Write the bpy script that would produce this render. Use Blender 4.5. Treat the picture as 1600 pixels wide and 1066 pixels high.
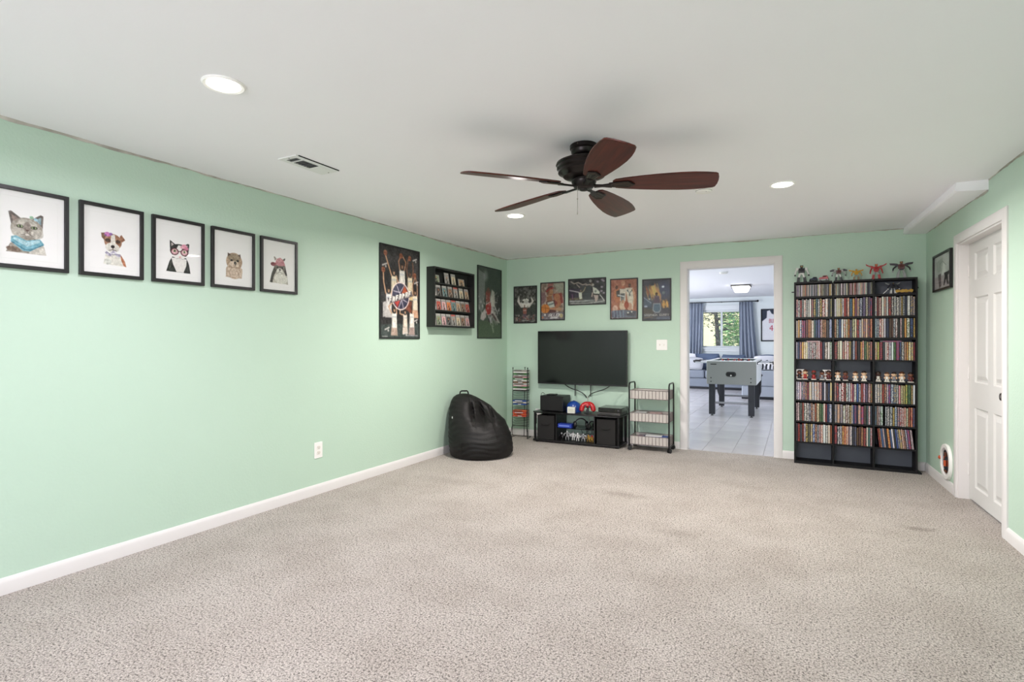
import bpy, bmesh, math, random
import numpy as np
from mathutils import Vector, Matrix

for _o in list(bpy.data.objects):
    bpy.data.objects.remove(_o, do_unlink=True)
scene = bpy.context.scene
COL = scene.collection
PI = math.pi
R_ = math.radians

# ---------------------------------------------------------------- camera
_cam = bpy.data.cameras.new('camera')
_cam.sensor_width = 36.0
_cam.lens = 849.877 * 36.0 / 1600.0
_cam.shift_y = 0.588 / 1600.0
_cam.clip_start = 0.02
_cam.clip_end = 200
camera = bpy.data.objects.new('camera', _cam)
camera.location = (0, 0, 1.2)
camera.rotation_euler = (PI / 2, 0, 0.480719832)
COL.objects.link(camera)
scene.camera = camera

# ---------------------------------------------------------------- sky
world = bpy.data.worlds.new('world')
scene.world = world
world.use_nodes = True
_nt = world.node_tree
_bg = _nt.nodes['Background']
_sky = _nt.nodes.new('ShaderNodeTexSky')
_sky.sky_type = 'NISHITA'
_sky.sun_disc = False
_sky.sun_elevation = R_(48)
_sky.sun_rotation = R_(200)
_nt.links.new(_sky.outputs[0], _bg.inputs[0])
_bg.inputs[1].default_value = 0.42

_sun = bpy.data.lights.new('sun', 'SUN')
_sun.energy = 5.0
_sun.angle = R_(1.0)
_sun.color = (1.0, 0.95, 0.86)
sun = bpy.data.objects.new('sun', _sun)
sun.rotation_euler = (R_(48), 0, R_(-35))
sun.location = (3, 8, 12)
COL.objects.link(sun)


def daylight_fill(name, loc, rot, sx, sy, watts, color):
    """daylight lamp added in a made-up opening out of view"""
    l = bpy.data.lights.new(name, 'AREA')
    l.shape = 'RECTANGLE'
    l.size, l.size_y = sx, sy
    l.energy = watts
    l.color = color
    o = bpy.data.objects.new(name, l)
    o.location = loc
    o.rotation_euler = rot
    COL.objects.link(o)
    return o


# fill lamps added in two unseen, made-up openings: front window and patio door
daylight_fill('front_fill_lamp', (-1.55, -2.57, 1.35), (R_(90), 0, 0), 1.9, 1.2, 92, (0.91, 0.88, 1.0))
daylight_fill('patio_fill_lamp', (-5.0, 11.0, 1.15), (R_(90), 0, R_(-90)), 2.2, 2.0, 185, (0.94, 0.96, 1.0))
DOWNLIGHT_W = 42.0
DOWNLIGHT_COL = (1.0, 0.932, 0.90)
FRONT_COL = (0.97, 0.90, 1.0)
FAR_LIGHT_W = 27.0
FAR_LIGHT_COL = (0.98, 0.97, 1.0)

vs = scene.view_settings
scene.display_settings.display_device = 'sRGB'
vs.view_transform = 'Standard'
vs.look = 'None'
vs.exposure = 0.07
vs.gamma = 1.0
vs.use_curve_mapping = False
cy = scene.cycles
cy.max_bounces = 12
cy.diffuse_bounces = 8
cy.glossy_bounces = 4
cy.transparent_max_bounces = 12
cy.caustics_reflective = False
cy.caustics_refractive = False
cy.sample_clamp_indirect = 6.0
cy.use_denoising = True

# ---------------------------------------------------------------- helpers


def lin(c):
    out = []
    for v in c[:3]:
        v = v / 255.0
        out.append(v / 12.92 if v <= 0.04045 else ((v + 0.055) / 1.055) ** 2.4)
    return tuple(out)


MATS = {}


def mat(name, rgb, rough=0.5, metal=0.0, var=None, bump=None, spec=0.5, coat=0.0, alpha=None,
        emit=None, emit_s=0.0, wood=None, coords='Object', sheen=0.0):
    """var = (scale, amount, rgb2): noise blend to a second colour; bump = (scale, strength, distance)"""
    if name in MATS:
        return MATS[name]
    m = bpy.data.materials.new(name)
    m.use_nodes = True
    nt = m.node_tree
    b = nt.nodes['Principled BSDF']
    c = lin(rgb) + (1,)
    b.inputs['Base Color'].default_value = c
    b.inputs['Roughness'].default_value = rough
    b.inputs['Metallic'].default_value = metal
    b.inputs['Specular IOR Level'].default_value = spec
    b.inputs['Coat Weight'].default_value = coat
    b.inputs['Sheen Weight'].default_value = sheen
    m.diffuse_color = c
    tc = nt.nodes.new('ShaderNodeTexCoord')
    if var:
        n = nt.nodes.new('ShaderNodeTexNoise')
        n.inputs['Scale'].default_value = var[0]
        n.inputs['Detail'].default_value = 4
        mp = nt.nodes.new('ShaderNodeMapping')
        if len(var) > 3:
            mp.inputs['Scale'].default_value = var[3]
        nt.links.new(tc.outputs[coords], mp.inputs[0])
        nt.links.new(mp.outputs[0], n.inputs['Vector'])
        rp = nt.nodes.new('ShaderNodeValToRGB')
        rp.color_ramp.elements[0].position = 0.38
        rp.color_ramp.elements[1].position = 0.62
        nt.links.new(n.outputs[0], rp.inputs[0])
        mx = nt.nodes.new('ShaderNodeMix')
        mx.data_type = 'RGBA'
        c2 = lin(var[2]) + (1,)
        rp.color_ramp.elements[0].color = (0, 0, 0, 1)
        rp.color_ramp.elements[1].color = (var[1], var[1], var[1], 1)
        mx.inputs[6].default_value = c
        mx.inputs[7].default_value = c2
        nt.links.new(rp.outputs[0], mx.inputs[0])
        nt.links.new(mx.outputs[2], b.inputs['Base Color'])
    if bump:
        n2 = nt.nodes.new('ShaderNodeTexNoise')
        n2.inputs['Scale'].default_value = bump[0]
        n2.inputs['Detail'].default_value = 3
        nt.links.new(tc.outputs['Object'], n2.inputs['Vector'])
        bp = nt.nodes.new('ShaderNodeBump')
        bp.inputs['Strength'].default_value = bump[1]
        bp.inputs['Distance'].default_value = bump[2]
        nt.links.new(n2.outputs[0], bp.inputs['Height'])
        nt.links.new(bp.outputs[0], b.inputs['Normal'])
    if emit:
        b.inputs['Emission Color'].default_value = lin(emit) + (1,)
        b.inputs['Emission Strength'].default_value = emit_s
    MATS[name] = m
    return m


def glass_mat(name, tint=(255, 255, 255), gloss=1.0, rough=0.0):
    """thin pane: clear transmission with a Fresnel reflection"""
    if name in MATS:
        return MATS[name]
    m = bpy.data.materials.new(name)
    m.use_nodes = True
    nt = m.node_tree
    nt.nodes.clear()
    out = nt.nodes.new('ShaderNodeOutputMaterial')
    tr = nt.nodes.new('ShaderNodeBsdfTransparent')
    tr.inputs[0].default_value = lin(tint) + (1,)
    gl = nt.nodes.new('ShaderNodeBsdfGlossy')
    gl.inputs['Roughness'].default_value = rough
    fr = nt.nodes.new('ShaderNodeFresnel')
    fr.inputs[0].default_value = 1.45
    ml = nt.nodes.new('ShaderNodeMath')
    ml.operation = 'MULTIPLY'
    ml.inputs[1].default_value = gloss
    mx = nt.nodes.new('ShaderNodeMixShader')
    nt.links.new(fr.outputs[0], ml.inputs[0])
    nt.links.new(ml.outputs[0], mx.inputs[0])
    nt.links.new(tr.outputs[0], mx.inputs[1])
    nt.links.new(gl.outputs[0], mx.inputs[2])
    nt.links.new(mx.outputs[0], out.inputs[0])
    MATS[name] = m
    return m


class MB:
    """collects shapes and links them as ONE mesh object"""

    def __init__(self):
        self.v, self.f, self.M = [], [], Matrix.Identity(4)

    def add(self, vs_, fs_):
        o = len(self.v)
        M = self.M
        self.v += [tuple(M @ Vector(p)) for p in vs_]
        self.f += [tuple(i + o for i in q) for q in fs_]
        return self

    def box(self, c, s, rot=None):
        x, y, z = (k / 2 for k in s)
        p = [Vector((sx * x, sy * y, sz * z)) for sz in (-1, 1) for sy in (-1, 1) for sx in (-1, 1)]
        if rot is not None:
            E = Matrix.Rotation(rot[2], 3, 'Z') @ Matrix.Rotation(rot[1], 3, 'Y') @ Matrix.Rotation(rot[0], 3, 'X')
            p = [E @ q for q in p]
        p = [q + Vector(c) for q in p]
        return self.add(p, [(0, 2, 3, 1), (4, 5, 7, 6), (0, 1, 5, 4), (2, 6, 7, 3), (0, 4, 6, 2), (1, 3, 7, 5)])

    def b2(self, lo, hi):
        return self.box([(a + b) / 2 for a, b in zip(lo, hi)], [abs(b - a) for a, b in zip(lo, hi)])

    def prism(self, poly, z0, z1, axis='Z'):
        n = len(poly)

        def m(a, b, c):
            return (a, b, c) if axis == 'Z' else ((a, c, b) if axis == 'Y' else (c, a, b))
        p = [m(a, b, z0) for a, b in poly] + [m(a, b, z1) for a, b in poly]
        f = [tuple(range(n))[::-1], tuple(range(n, 2 * n))] + [(i, (i + 1) % n, n + (i + 1) % n, n + i) for i in range(n)]
        return self.add(p, f)

    def cyl(self, p0, p1, r0, r1=None, n=12):
        return self.tube([p0, p1], [r0, r0 if r1 is None else r1], n)

    def tube(self, path, r, n=8, closed=False, caps=True):
        path = [Vector(p) for p in path]
        k = len(path)
        if not isinstance(r, (list, tuple)):
            r = [r] * k
        vs_, fs_ = [], []
        up = None
        for i, p in enumerate(path):
            if closed:
                t = path[(i + 1) % k] - path[i - 1]
            else:
                t = path[min(i + 1, k - 1)] - path[max(i - 1, 0)]
            t.normalize()
            if up is None:
                a = Vector((0, 0, 1)) if abs(t.z) < 0.9 else Vector((1, 0, 0))
                up = (a - t * a.dot(t)).normalized()
            else:
                up = (up - t * up.dot(t))
                up = up.normalized() if up.length > 1e-6 else t.orthogonal().normalized()
            w = t.cross(up)
            for j in range(n):
                an = 2 * PI * j / n
                vs_.append(p + (up * math.cos(an) + w * math.sin(an)) * r[i])
        m = k if closed else k - 1
        for i in range(m):
            for j in range(n):
                a, b = i * n + j, i * n + (j + 1) % n
                c, d = ((i + 1) % k) * n + (j + 1) % n, ((i + 1) % k) * n + j
                fs_.append((a, b, c, d))
        if caps and not closed:
            fs_.append(tuple(range(n))[::-1])
            fs_.append(tuple(range((k - 1) * n, k * n)))
        return self.add(vs_, fs_)

    def lathe(self, prof, n=24, c=(0, 0, 0)):
        vs_, fs_ = [], []
        k = len(prof)
        for r, z in prof:
            for j in range(n):
                a = 2 * PI * j / n
                vs_.append((c[0] + r * math.cos(a), c[1] + r * math.sin(a), c[2] + z))
        for i in range(k - 1):
            for j in range(n):
                fs_.append((i * n + j, i * n + (j + 1) % n, (i + 1) * n + (j + 1) % n, (i + 1) * n + j))
        fs_.append(tuple(range(n))[::-1])
        fs_.append(tuple(range((k - 1) * n, k * n)))
        return self.add(vs_, fs_)

    def ball(self, c, r, nu=14, nv=9, rot=None):
        if not isinstance(r, (list, tuple)):
            r = (r, r, r)
        vs_, fs_ = [], []
        E = None
        if rot is not None:
            E = Matrix.Rotation(rot[2], 3, 'Z') @ Matrix.Rotation(rot[1], 3, 'Y') @ Matrix.Rotation(rot[0], 3, 'X')

        def q(x, y, z):
            p = Vector((x * r[0], y * r[1], z * r[2]))
            if E is not None:
                p = E @ p
            return p + Vector(c)
        vs_.append(q(0, 0, -1))
        for i in range(1, nv):
            ph = -PI / 2 + PI * i / nv
            for j in range(nu):
                a = 2 * PI * j / nu
                vs_.append(q(math.cos(ph) * math.cos(a), math.cos(ph) * math.sin(a), math.sin(ph)))
        vs_.append(q(0, 0, 1))
        for j in range(nu):
            fs_.append((0, 1 + (j + 1) % nu, 1 + j))
            for i in range(nv - 2):
                a = 1 + i * nu
                fs_.append((a + j, a + (j + 1) % nu, a + nu + (j + 1) % nu, a + nu + j))
            a = 1 + (nv - 2) * nu
            fs_.append((a + j, a + (j + 1) % nu, len(vs_) - 1))
        return self.add(vs_, fs_)

    def grid(self, fn, nu, nv):
        vs_ = [fn(i / nu, j / nv) for j in range(nv + 1) for i in range(nu + 1)]
        fs_ = [(j * (nu + 1) + i, j * (nu + 1) + i + 1, (j + 1) * (nu + 1) + i + 1, (j + 1) * (nu + 1) + i)
               for j in range(nv) for i in range(nu)]
        return self.add(vs_, fs_)

    def mesh(self, name, smooth=35):
        me = bpy.data.meshes.new(name)
        me.from_pydata(self.v, [], self.f)
        me.validate()
        if smooth is not None:
            me.shade_smooth()
            me.set_sharp_from_angle(angle=R_(smooth))
        return me

    def build(self, name, m, parent=None, bevel=0, seg=2, smooth=35, subd=0, fix=False):
        me = self.mesh(name, smooth)
        if fix:
            bm = bmesh.new()
            bm.from_mesh(me)
            bmesh.ops.recalc_face_normals(bm, faces=bm.faces)
            bm.to_mesh(me)
            bm.free()
        o = bpy.data.objects.new(name, me)
        for q in (m if isinstance(m, (list, tuple)) else [m]):
            me.materials.append(q)
        COL.objects.link(o)
        if parent is not None:
            o.parent = parent
        if bevel:
            bv = o.modifiers.new('bevel', 'BEVEL')
            bv.width = bevel
            bv.segments = seg
            bv.limit_method = 'ANGLE'
            bv.angle_limit = R_(40)
            bv.harden_normals = True
        if subd:
            sd = o.modifiers.new('subd', 'SUBSURF')
            sd.levels = sd.render_levels = subd
        return o


def tag(o, label, cat, group=None, kind=None):
    o['label'] = label
    o['category'] = cat
    if group:
        o['group'] = group
    if kind:
        o['kind'] = kind
    return o


def thing(name, label, cat, loc=(0, 0, 0), rz=0.0, group=None):
    o = bpy.data.objects.new(name, None)
    o.empty_display_size = 0.05
    o.location = loc
    o.rotation_euler = (0, 0, rz)
    COL.objects.link(o)
    return tag(o, label, cat, group)


def struct(o, label=None):
    o['kind'] = 'structure'
    if label:
        o['label'] = label
    return o


def copy_tree(o, parent=None):
    c = o.copy()
    COL.objects.link(c)
    if parent is not None:
        c.parent = parent
    for ch in list(o.children):
        copy_tree(ch, c)
    return c


def rounded(w, h, r, n=5):
    p = []
    for cx, cy_, a0 in ((w / 2 - r, h / 2 - r, 0), (-w / 2 + r, h / 2 - r, 90), (-w / 2 + r, -h / 2 + r, 180), (w / 2 - r, -h / 2 + r, 270)):
        for i in range(n + 1):
            a = R_(a0 + 90 * i / n)
            p.append((cx + r * math.cos(a), cy_ + r * math.sin(a)))
    return p


XL, YB, ZC = -3.332, 6.247, 2.266       # left wall, back wall, ceiling
RA = math.atan(0.032)                   # the right wall leans 1.8 degrees off square
RC = Vector((1.074, YB, 0))
RD = Vector((0.032, -1, 0)).normalized()    # along the right wall, towards the viewer
RN = Vector((-1, -0.032, 0)).normalized()   # out of it, into the room


def rw(s, n, z):
    p = RC + RD * s + RN * n
    return (p.x, p.y, z)


RWM = Matrix(((RD.x, RN.x, 0, RC.x), (RD.y, RN.y, 0, RC.y), (0, 0, 1, 0), (0, 0, 0, 1)))   # local (s, n, z)
# ---------------------------------------------------------------- materials of the setting
M_mint = mat('mint_paint', (185, 209, 191), 0.5, var=(1.3, 0.35, (181, 206, 187)), bump=(70, 0.3, 0.004))
M_offwhite = mat('off_white_paint', (226, 224, 222), 0.6)  # for the unseen front wall, kept neutral to lessen green bounce
M_ceil = mat('ceiling_paint', (243, 242, 246), 0.7, var=(1.0, 0.3, (239, 238, 242)), bump=(55, 0.15, 0.003))
M_trim = mat('white_trim_paint', (219, 216, 214), 0.4)
M_doorp = mat('white_door_paint', (210, 209, 206), 0.42)
M_farwall = mat('pale_blue_paint', (226, 233, 236), 0.6)
M_farceil = mat('far_ceiling_paint', (236, 237, 242), 0.7)
M_black = mat('black_plastic', (18, 18, 19), 0.42)
M_blackm = mat('black_metal', (16, 16, 17), 0.35, metal=0.3)
M_white = mat('white_plastic', (238, 236, 232), 0.35)
M_dark = mat('dark_void', (10, 10, 11), 0.8)


def carpet_material():
    m = bpy.data.materials.new('speckled_carpet')
    m.use_nodes = True
    nt = m.node_tree
    b = nt.nodes['Principled BSDF']
    b.inputs['Roughness'].default_value = 0.95
    b.inputs['Specular IOR Level'].default_value = 0.1
    b.inputs['Sheen Weight'].default_value = 0.15
    tc = nt.nodes.new('ShaderNodeTexCoord')

    def noise(scale, detail, rough=0.6, vec=None):
        n = nt.nodes.new('ShaderNodeTexNoise')
        n.inputs['Scale'].default_value = scale
        n.inputs['Detail'].default_value = detail
        n.inputs['Roughness'].default_value = rough
        nt.links.new(tc.outputs['Object'], n.inputs['Vector'])
        return n

    def ramp(src, stops):
        r = nt.nodes.new('ShaderNodeValToRGB')
        e = r.color_ramp.elements
        e[0].position, e[0].color = stops[0][0], lin(stops[0][1]) + (1,)
        e[1].position, e[1].color = stops[1][0], lin(stops[1][1]) + (1,)
        for p, c in stops[2:]:
            q = e.new(p)
            q.color = lin(c) + (1,)
        nt.links.new(src, r.inputs[0])
        return r

    def mix(a, bb, fac, mode='MIX'):
        x = nt.nodes.new('ShaderNodeMix')
        x.data_type = 'RGBA'
        x.blend_type = mode
        for sock, v in ((6, a), (7, bb)):
            nt.links.new(v, x.inputs[sock])
        if isinstance(fac, float):
            x.inputs[0].default_value = fac
        else:
            nt.links.new(fac, x.inputs[0])
        return x.outputs[2]
    tuft = noise(150, 4, 0.75)
    base = ramp(tuft.outputs[0], [(0.34, (72, 66, 61)), (0.44, (156, 148, 140)), (0.54, (203, 194, 185)), (0.66, (226, 217, 209))])
    fleck = noise(95, 2, 0.65)
    fr = ramp(fleck.outputs[0], [(0.36, (96, 90, 86)), (0.46, (255, 255, 255))])
    c1 = mix(base.outputs[0], fr.outputs[0], 0.8, 'MULTIPLY')
    patch = noise(2.6, 5, 0.6)
    pr = ramp(patch.outputs[0], [(0.36, (238, 236, 234)), (0.62, (255, 255, 255))])
    c2 = mix(c1, pr.outputs[0], 1.0, 'MULTIPLY')
    # faint worn stains, as in the picture near the door
    st = noise(3.1, 2, 0.5)
    sr = ramp(st.outputs[0], [(0.20, (205, 196, 184)), (0.26, (255, 255, 255))])
    c3 = mix(c2, sr.outputs[0], 0.8, 'MULTIPLY')
    # a few worn spots with a place of their own
    wob = noise(14, 3, 0.6)
    for sx_, sy_, rx_, ry_, k_ in ((0.70, 4.29, 0.13, 0.06, 0.55), (-1.24, 4.18, 0.22, 0.09, 0.3), (-0.65, 3.48, 0.16, 0.08, 0.22), (-2.75, 3.9, 0.3, 0.14, 0.2)):
        mp = nt.nodes.new('ShaderNodeMapping')
        mp.inputs['Location'].default_value = (-sx_ / rx_, -sy_ / ry_, 0)
        mp.inputs['Scale'].default_value = (1 / rx_, 1 / ry_, 0)
        nt.links.new(tc.outputs['Object'], mp.inputs[0])
        ln = nt.nodes.new('ShaderNodeVectorMath')
        ln.operation = 'LENGTH'
        nt.links.new(mp.outputs[0], ln.inputs[0])
        ad = nt.nodes.new('ShaderNodeMath')
        ad.operation = 'MULTIPLY_ADD'
        ad.inputs[1].default_value = 1.6
        nt.links.new(wob.outputs[0], ad.inputs[0])
        nt.links.new(ln.outputs['Value'], ad.inputs[2])
        rr_ = ramp(ad.outputs[0], [(0.0, (150, 140, 126)), (1.0, (255, 255, 255))])
        mr = nt.nodes.new('ShaderNodeMapRange')
        mr.inputs['From Min'].default_value = 1.0
        mr.inputs['From Max'].default_value = 1.9
        nt.links.new(ad.outputs[0], mr.inputs[0])
        nt.links.new(mr.outputs[0], rr_.inputs[0])
        c3 = mix(c3, rr_.outputs[0], k_, 'MULTIPLY')
    nt.links.new(c3, b.inputs['Base Color'])
    h = nt.nodes.new('ShaderNodeMath')
    h.operation = 'ADD'
    nt.links.new(tuft.outputs[0], h.inputs[0])
    nt.links.new(fleck.outputs[0], h.inputs[1])
    bp = nt.nodes.new('ShaderNodeBump')
    bp.inputs['Strength'].default_value = 0.75
    bp.inputs['Distance'].default_value = 0.012
    nt.links.new(h.outputs[0], bp.inputs['Height'])
    nt.links.new(bp.outputs[0], b.inputs['Normal'])
    return m


M_carpet = carpet_material()

# ---------------------------------------------------------------- shell of the main room
YF = -2.6
T = 0.13
struct(MB().b2((XL - T, YF - T, -0.12), (1.8, YB + 0.012, 0)).build('floor', M_carpet, smooth=None), 'speckled beige carpet floor')
struct(MB().b2((XL - T, YF - T, ZC), (1.8, YB + T, ZC + 0.12)).build('ceiling', M_ceil, smooth=None), 'plain white plaster ceiling')
struct(MB().b2((XL - T, YF - T, 0), (XL, YB + T, ZC)).build('wall_left', M_mint, smooth=None), 'long mint green wall of framed pictures')
DX0, DX1, DZ = -1.083, -0.181, 2.018     # rough opening of the doorway in the back wall
w = MB()
w.b2((XL, YB, 0), (DX0, YB + T, ZC)).b2((DX1, YB, 0), (1.30, YB + T, ZC)).b2((DX0, YB, DZ), (DX1, YB + T, ZC))
struct(w.build('wall_back', M_mint, smooth=None), 'mint green wall with the open doorway')
# right wall with a door opening; local axes s (along, from the back corner), n (into the room), z
S0, S1, RZ = 0.955, 1.895, 1.955
w = MB()
w.M = RWM
w.b2((-0.02, -T, 0), (S0, 0, ZC)).b2((S1, -T, 0), (9.1, 0, ZC)).b2((S0, -T, RZ), (S1, 0, ZC))
struct(w.build('wall_right', M_mint, smooth=None), 'mint green wall with the closed white door')
# front wall behind the viewer, with an added opening for the fill lamp
w = MB()
w.b2((XL, YF - T, 0), (-2.5, YF, ZC)).b2((-0.6, YF - T, 0), (1.8, YF, ZC))
w.b2((-2.5, YF - T, 0), (-0.6, YF, 0.75)).b2((-2.5, YF - T, 1.95), (-0.6, YF, ZC))
struct(w.build('wall_front', M_offwhite, smooth=None), 'unseen off-white front wall with an added window')
f = MB()
for a, b in (((-2.5, -2.42), (0.75, 1.95)), ((-0.68, -0.6), (0.75, 1.95)), ((-1.58, -1.52), (0.75, 1.95)), ((-2.5, -0.6), (0.75, 0.82)), ((-2.5, -0.6), (1.88, 1.95))):
    f.b2((a[0], YF - 0.09, b[0]), (a[1], YF - 0.04, b[1]))
struct(f.build('added_window_1', M_trim, bevel=0.004), 'added white window frame in the unseen front wall')

# soffit along the right wall at the back corner
w = MB()
w.M = RWM
w.prism([(0, ZC + 0.01), (0.17, ZC + 0.01), (0.178, 2.215), (0.165, 2.207), (0, 2.199)], 0.0, 1.625, 'X')
struct(w.build('trim_1', M_ceil, smooth=20, fix=True), 'white boxed soffit under the ceiling in the right corner')


def baseboard(name, pts, label):
    """pts: polyline on the floor along the wall, the room on its left side"""
    prof = [(0, 0), (0.014, 0), (0.014, 0.056), (0.011, 0.066), (0.006, 0.077), (0.0, 0.079)]
    m = MB()
    for (a, b) in pts:
        a, b = Vector(a), Vector(b)
        d = (b - a).normalized()
        n = Vector((-d.y, d.x, 0))
        k = len(prof)
        vs_ = [a + n * o + Vector((0, 0, z)) for o, z in prof] + [b + n * o + Vector((0, 0, z)) for o, z in prof]
        fs_ = [(i, (i + 1) % k, k + (i + 1) % k, k + i) for i in range(k)] + [tuple(range(k))[::-1], tuple(range(k, 2 * k))]
        m.add(vs_, fs_)
    return struct(m.build(name, M_trim, fix=True, smooth=25), label)


baseboard('baseboard_left', [((XL, YB, 0), (XL, YF, 0))], 'white baseboard under the long green wall')
baseboard('baseboard_back', [((DX0 - 0.062, YB, 0), (XL, YB, 0)), ((1.074, YB, 0), (DX1 + 0.062, YB, 0))], 'white baseboard of the doorway wall')
baseboard('baseboard_right', [(rw(S0 - 0.068, 0, 0), rw(0, 0, 0)), (rw(8.9, 0, 0), rw(S1 + 0.068, 0, 0))], 'white baseboard of the door wall')


# ragged unfinished plaster edge where ceiling meets wall
def ragged(name, a, b, nrm, z, seed, label):
    rnd = random.Random(seed)
    a, b, nrm = Vector(a), Vector(b), Vector(nrm)
    L = (b - a).length
    n = int(L / 0.035)
    m = MB()
    vs_, fs_ = [], []
    w1 = w2 = 0.006
    for i in range(n + 1):
        p = a.lerp(b, i / n)
        w1 = min(0.013, max(0.002, w1 + rnd.uniform(-0.004, 0.004)))
        w2 = min(0.015, max(0.002, w2 + rnd.uniform(-0.004, 0.004)))
        vs_ += [p + Vector((0, 0, z)), p + nrm * w1 + Vector((0, 0, z)), p + nrm * 0.003 + Vector((0, 0, z - w2)), p + Vector((0, 0, z - w2))]
    for i in range(n):
        o = 4 * i
        fs_ += [(o + k, o + (k + 1) % 4, o + 4 + (k + 1) % 4, o + 4 + k) for k in range(4)]
    m.add(vs_, fs_)
    return struct(m.build(name, M_rag, smooth=20, fix=True), label)


M_rag = mat('rough_plaster_edge', (158, 155, 145), 0.9, var=(9, 0.8, (204, 201, 192)))
ragged('trim_2', (XL, YF, 0), (XL, YB, 0), (1, 0, 0), ZC, 1, 'ragged plaster line over the long green wall')
ragged('trim_3', (XL, YB, 0), (0.90, YB, 0), (0, -1, 0), ZC, 2, 'ragged plaster line over the doorway wall')
ragged('trim_4', rw(1.63, 0, 0), rw(8.8, 0, 0), RN, ZC, 3, 'ragged plaster line over the door wall')
ragged('trim_5', rw(0.02, 0, 0), rw(1.62, 0, 0), RN, 2.2, 4, 'ragged plaster line under the soffit')


def casing(name, M, a0, a1, top, label, width=0.07, th=0.016):
    """three mitred casing boards round an opening; a along the wall, local y out of the wall"""
    m = MB()
    m.M = M
    prof = [(0, 0), (0, th * 0.75), (0.012, th), (width - 0.012, th * 0.8), (width, th * 0.55), (width, 0)]   # (across from inner edge, out)
    k = len(prof)

    def sweep(pts):
        vs_, fs_ = [], []
        for (x, z), (ox, oz) in pts:
            vs_ += [(x + ox * u, o, z + oz * u) for u, o in prof]
        for i in range(len(pts) - 1):
            fs_ += [(i * k + j, i * k + (j + 1) % k, (i + 1) * k + (j + 1) % k, (i + 1) * k + j) for j in range(k)]
        fs_ += [tuple(range(k)), tuple(range((len(pts) - 1) * k, len(pts) * k))]
        m.add(vs_, fs_)
    sweep([((a0, 0), (-1, 0)), ((a0, top), (-1, 1)), ((a1, top), (1, 1)), ((a1, 0), (1, 0))])
    return struct(m.build(name, M_trim, fix=True, smooth=25), label)


BM = Matrix(((1, 0, 0, 0), (0, -1, 0, YB), (0, 0, 1, 0), (0, 0, 0, 1)))
casing('trim_6', BM, -1.069, -0.193, 2.012, 'white casing round the open doorway', 0.073)
casing('trim_7', RWM, S0 + 0.004, S1 - 0.004, RZ - 0.006, 'white casing round the closed white door', 0.07)
j = MB()
j.b2((DX0, YB - 0.001, 0), (DX0 + 0.02, YB + T + 0.001, DZ)).b2((DX1 - 0.02, YB - 0.001, 0), (DX1, YB + T + 0.001, DZ)).b2((DX0 + 0.02, YB - 0.001, DZ - 0.016), (DX1 - 0.02, YB + T + 0.001, DZ))
struct(j.build('trim_8', M_trim, smooth=None), 'white jamb lining of the open doorway')
j = MB()
j.M = RWM
j.b2((S0, -T, 0), (S0 + 0.018, 0.001, RZ)).b2((S1 - 0.018, -T, 0), (S1, 0.001, RZ)).b2((S0 + 0.018, -T, RZ - 0.018), (S1 - 0.018, 0.001, RZ))
j.b2((S0 + 0.018, -T, 0), (S0 + 0.030, -0.104, RZ - 0.018)).b2((S1 - 0.030, -T, 0), (S1 - 0.018, -0.104, RZ - 0.018))
struct(j.build('trim_9', M_trim, smooth=None), 'white jamb lining of the closed white door')

# six panel door
dw = (S1 - 0.021) - (S0 + 0.021)
door = bpy.data.objects.new('door_1', None)
door.location = rw(S0 + 0.021, -0.066, 0.012)
door.rotation_euler = (0, 0, math.atan2(RD.y, RD.x))
COL.objects.link(door)
struct(door, 'closed white six-panel door in the mint green wall')
DH = RZ - 0.03
# local x along the wall (hinge to latch), local -y ... the room side is +n; rotation puts +y on the room side
slab = MB()
cols = [(0.118, 0.118 + (dw - 0.118 * 2 - 0.1) / 2)]
cols.append((cols[0][1] + 0.1, dw - 0.118))
rows = [(0.105, 0.70), (0.885, 1.515), (1.64, 1.845)]
xs = [0, cols[0][0], cols[0][1], cols[1][0], cols[1][1], dw]
zs = [0, rows[0][0], rows[0][1], rows[1][0], rows[1][1], rows[2][0], rows[2][1], DH]
for i in range(5):
    for k in range(7):
        hole = i in (1, 3) and k in (1, 3, 5)
        if not hole:
            slab.b2((xs[i], 0, zs[k]), (xs[i + 1], 0.035, zs[k + 1]))
slab.build('door_slab', M_doorp, door, smooth=None)
for c0, c1 in cols:
    for r0, r1 in rows:
        p = MB()

        def ring(d, y):
            return [(c0 + d, y, r0 + d), (c1 - d, y, r0 + d), (c1 - d, y, r1 - d), (c0 + d, y, r1 - d)]
        lv = [ring(0, 0), ring(0.010, 0.011), ring(0.024, 0.011), ring(0.052, 0.002)]
        vs_ = [q for l in lv for q in l]
        fs_ = [(a * 4 + b, a * 4 + (b + 1) % 4, (a + 1) * 4 + (b + 1) % 4, (a + 1) * 4 + b) for a in range(3) for b in range(4)] + [(12, 13, 14, 15)]
        p.add(vs_, fs_)
        p.build('panel', M_doorp, door, smooth=15)
k = MB()
k.M = Matrix.Translation((dw - 0.06, 0, 0.84)) @ Matrix.Rotation(PI / 2, 4, 'X')
k.lathe([(0.0, 0), (0.03, 0.0), (0.03, 0.006), (0.011, 0.008), (0.011, 0.03), (0.024, 0.038), (0.028, 0.05), (0.022, 0.062), (0.0, 0.066)], 20)
k.build('door_knob', mat('dark_bronze', (48, 40, 34), 0.3, metal=0.9), door)
for z in (0.22, 0.95, 1.72):
    MB().cyl((0.0, -0.004, z - 0.045), (0.0, -0.004, z + 0.045), 0.006, n=10).build('hinge', M_trim, door)

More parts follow.
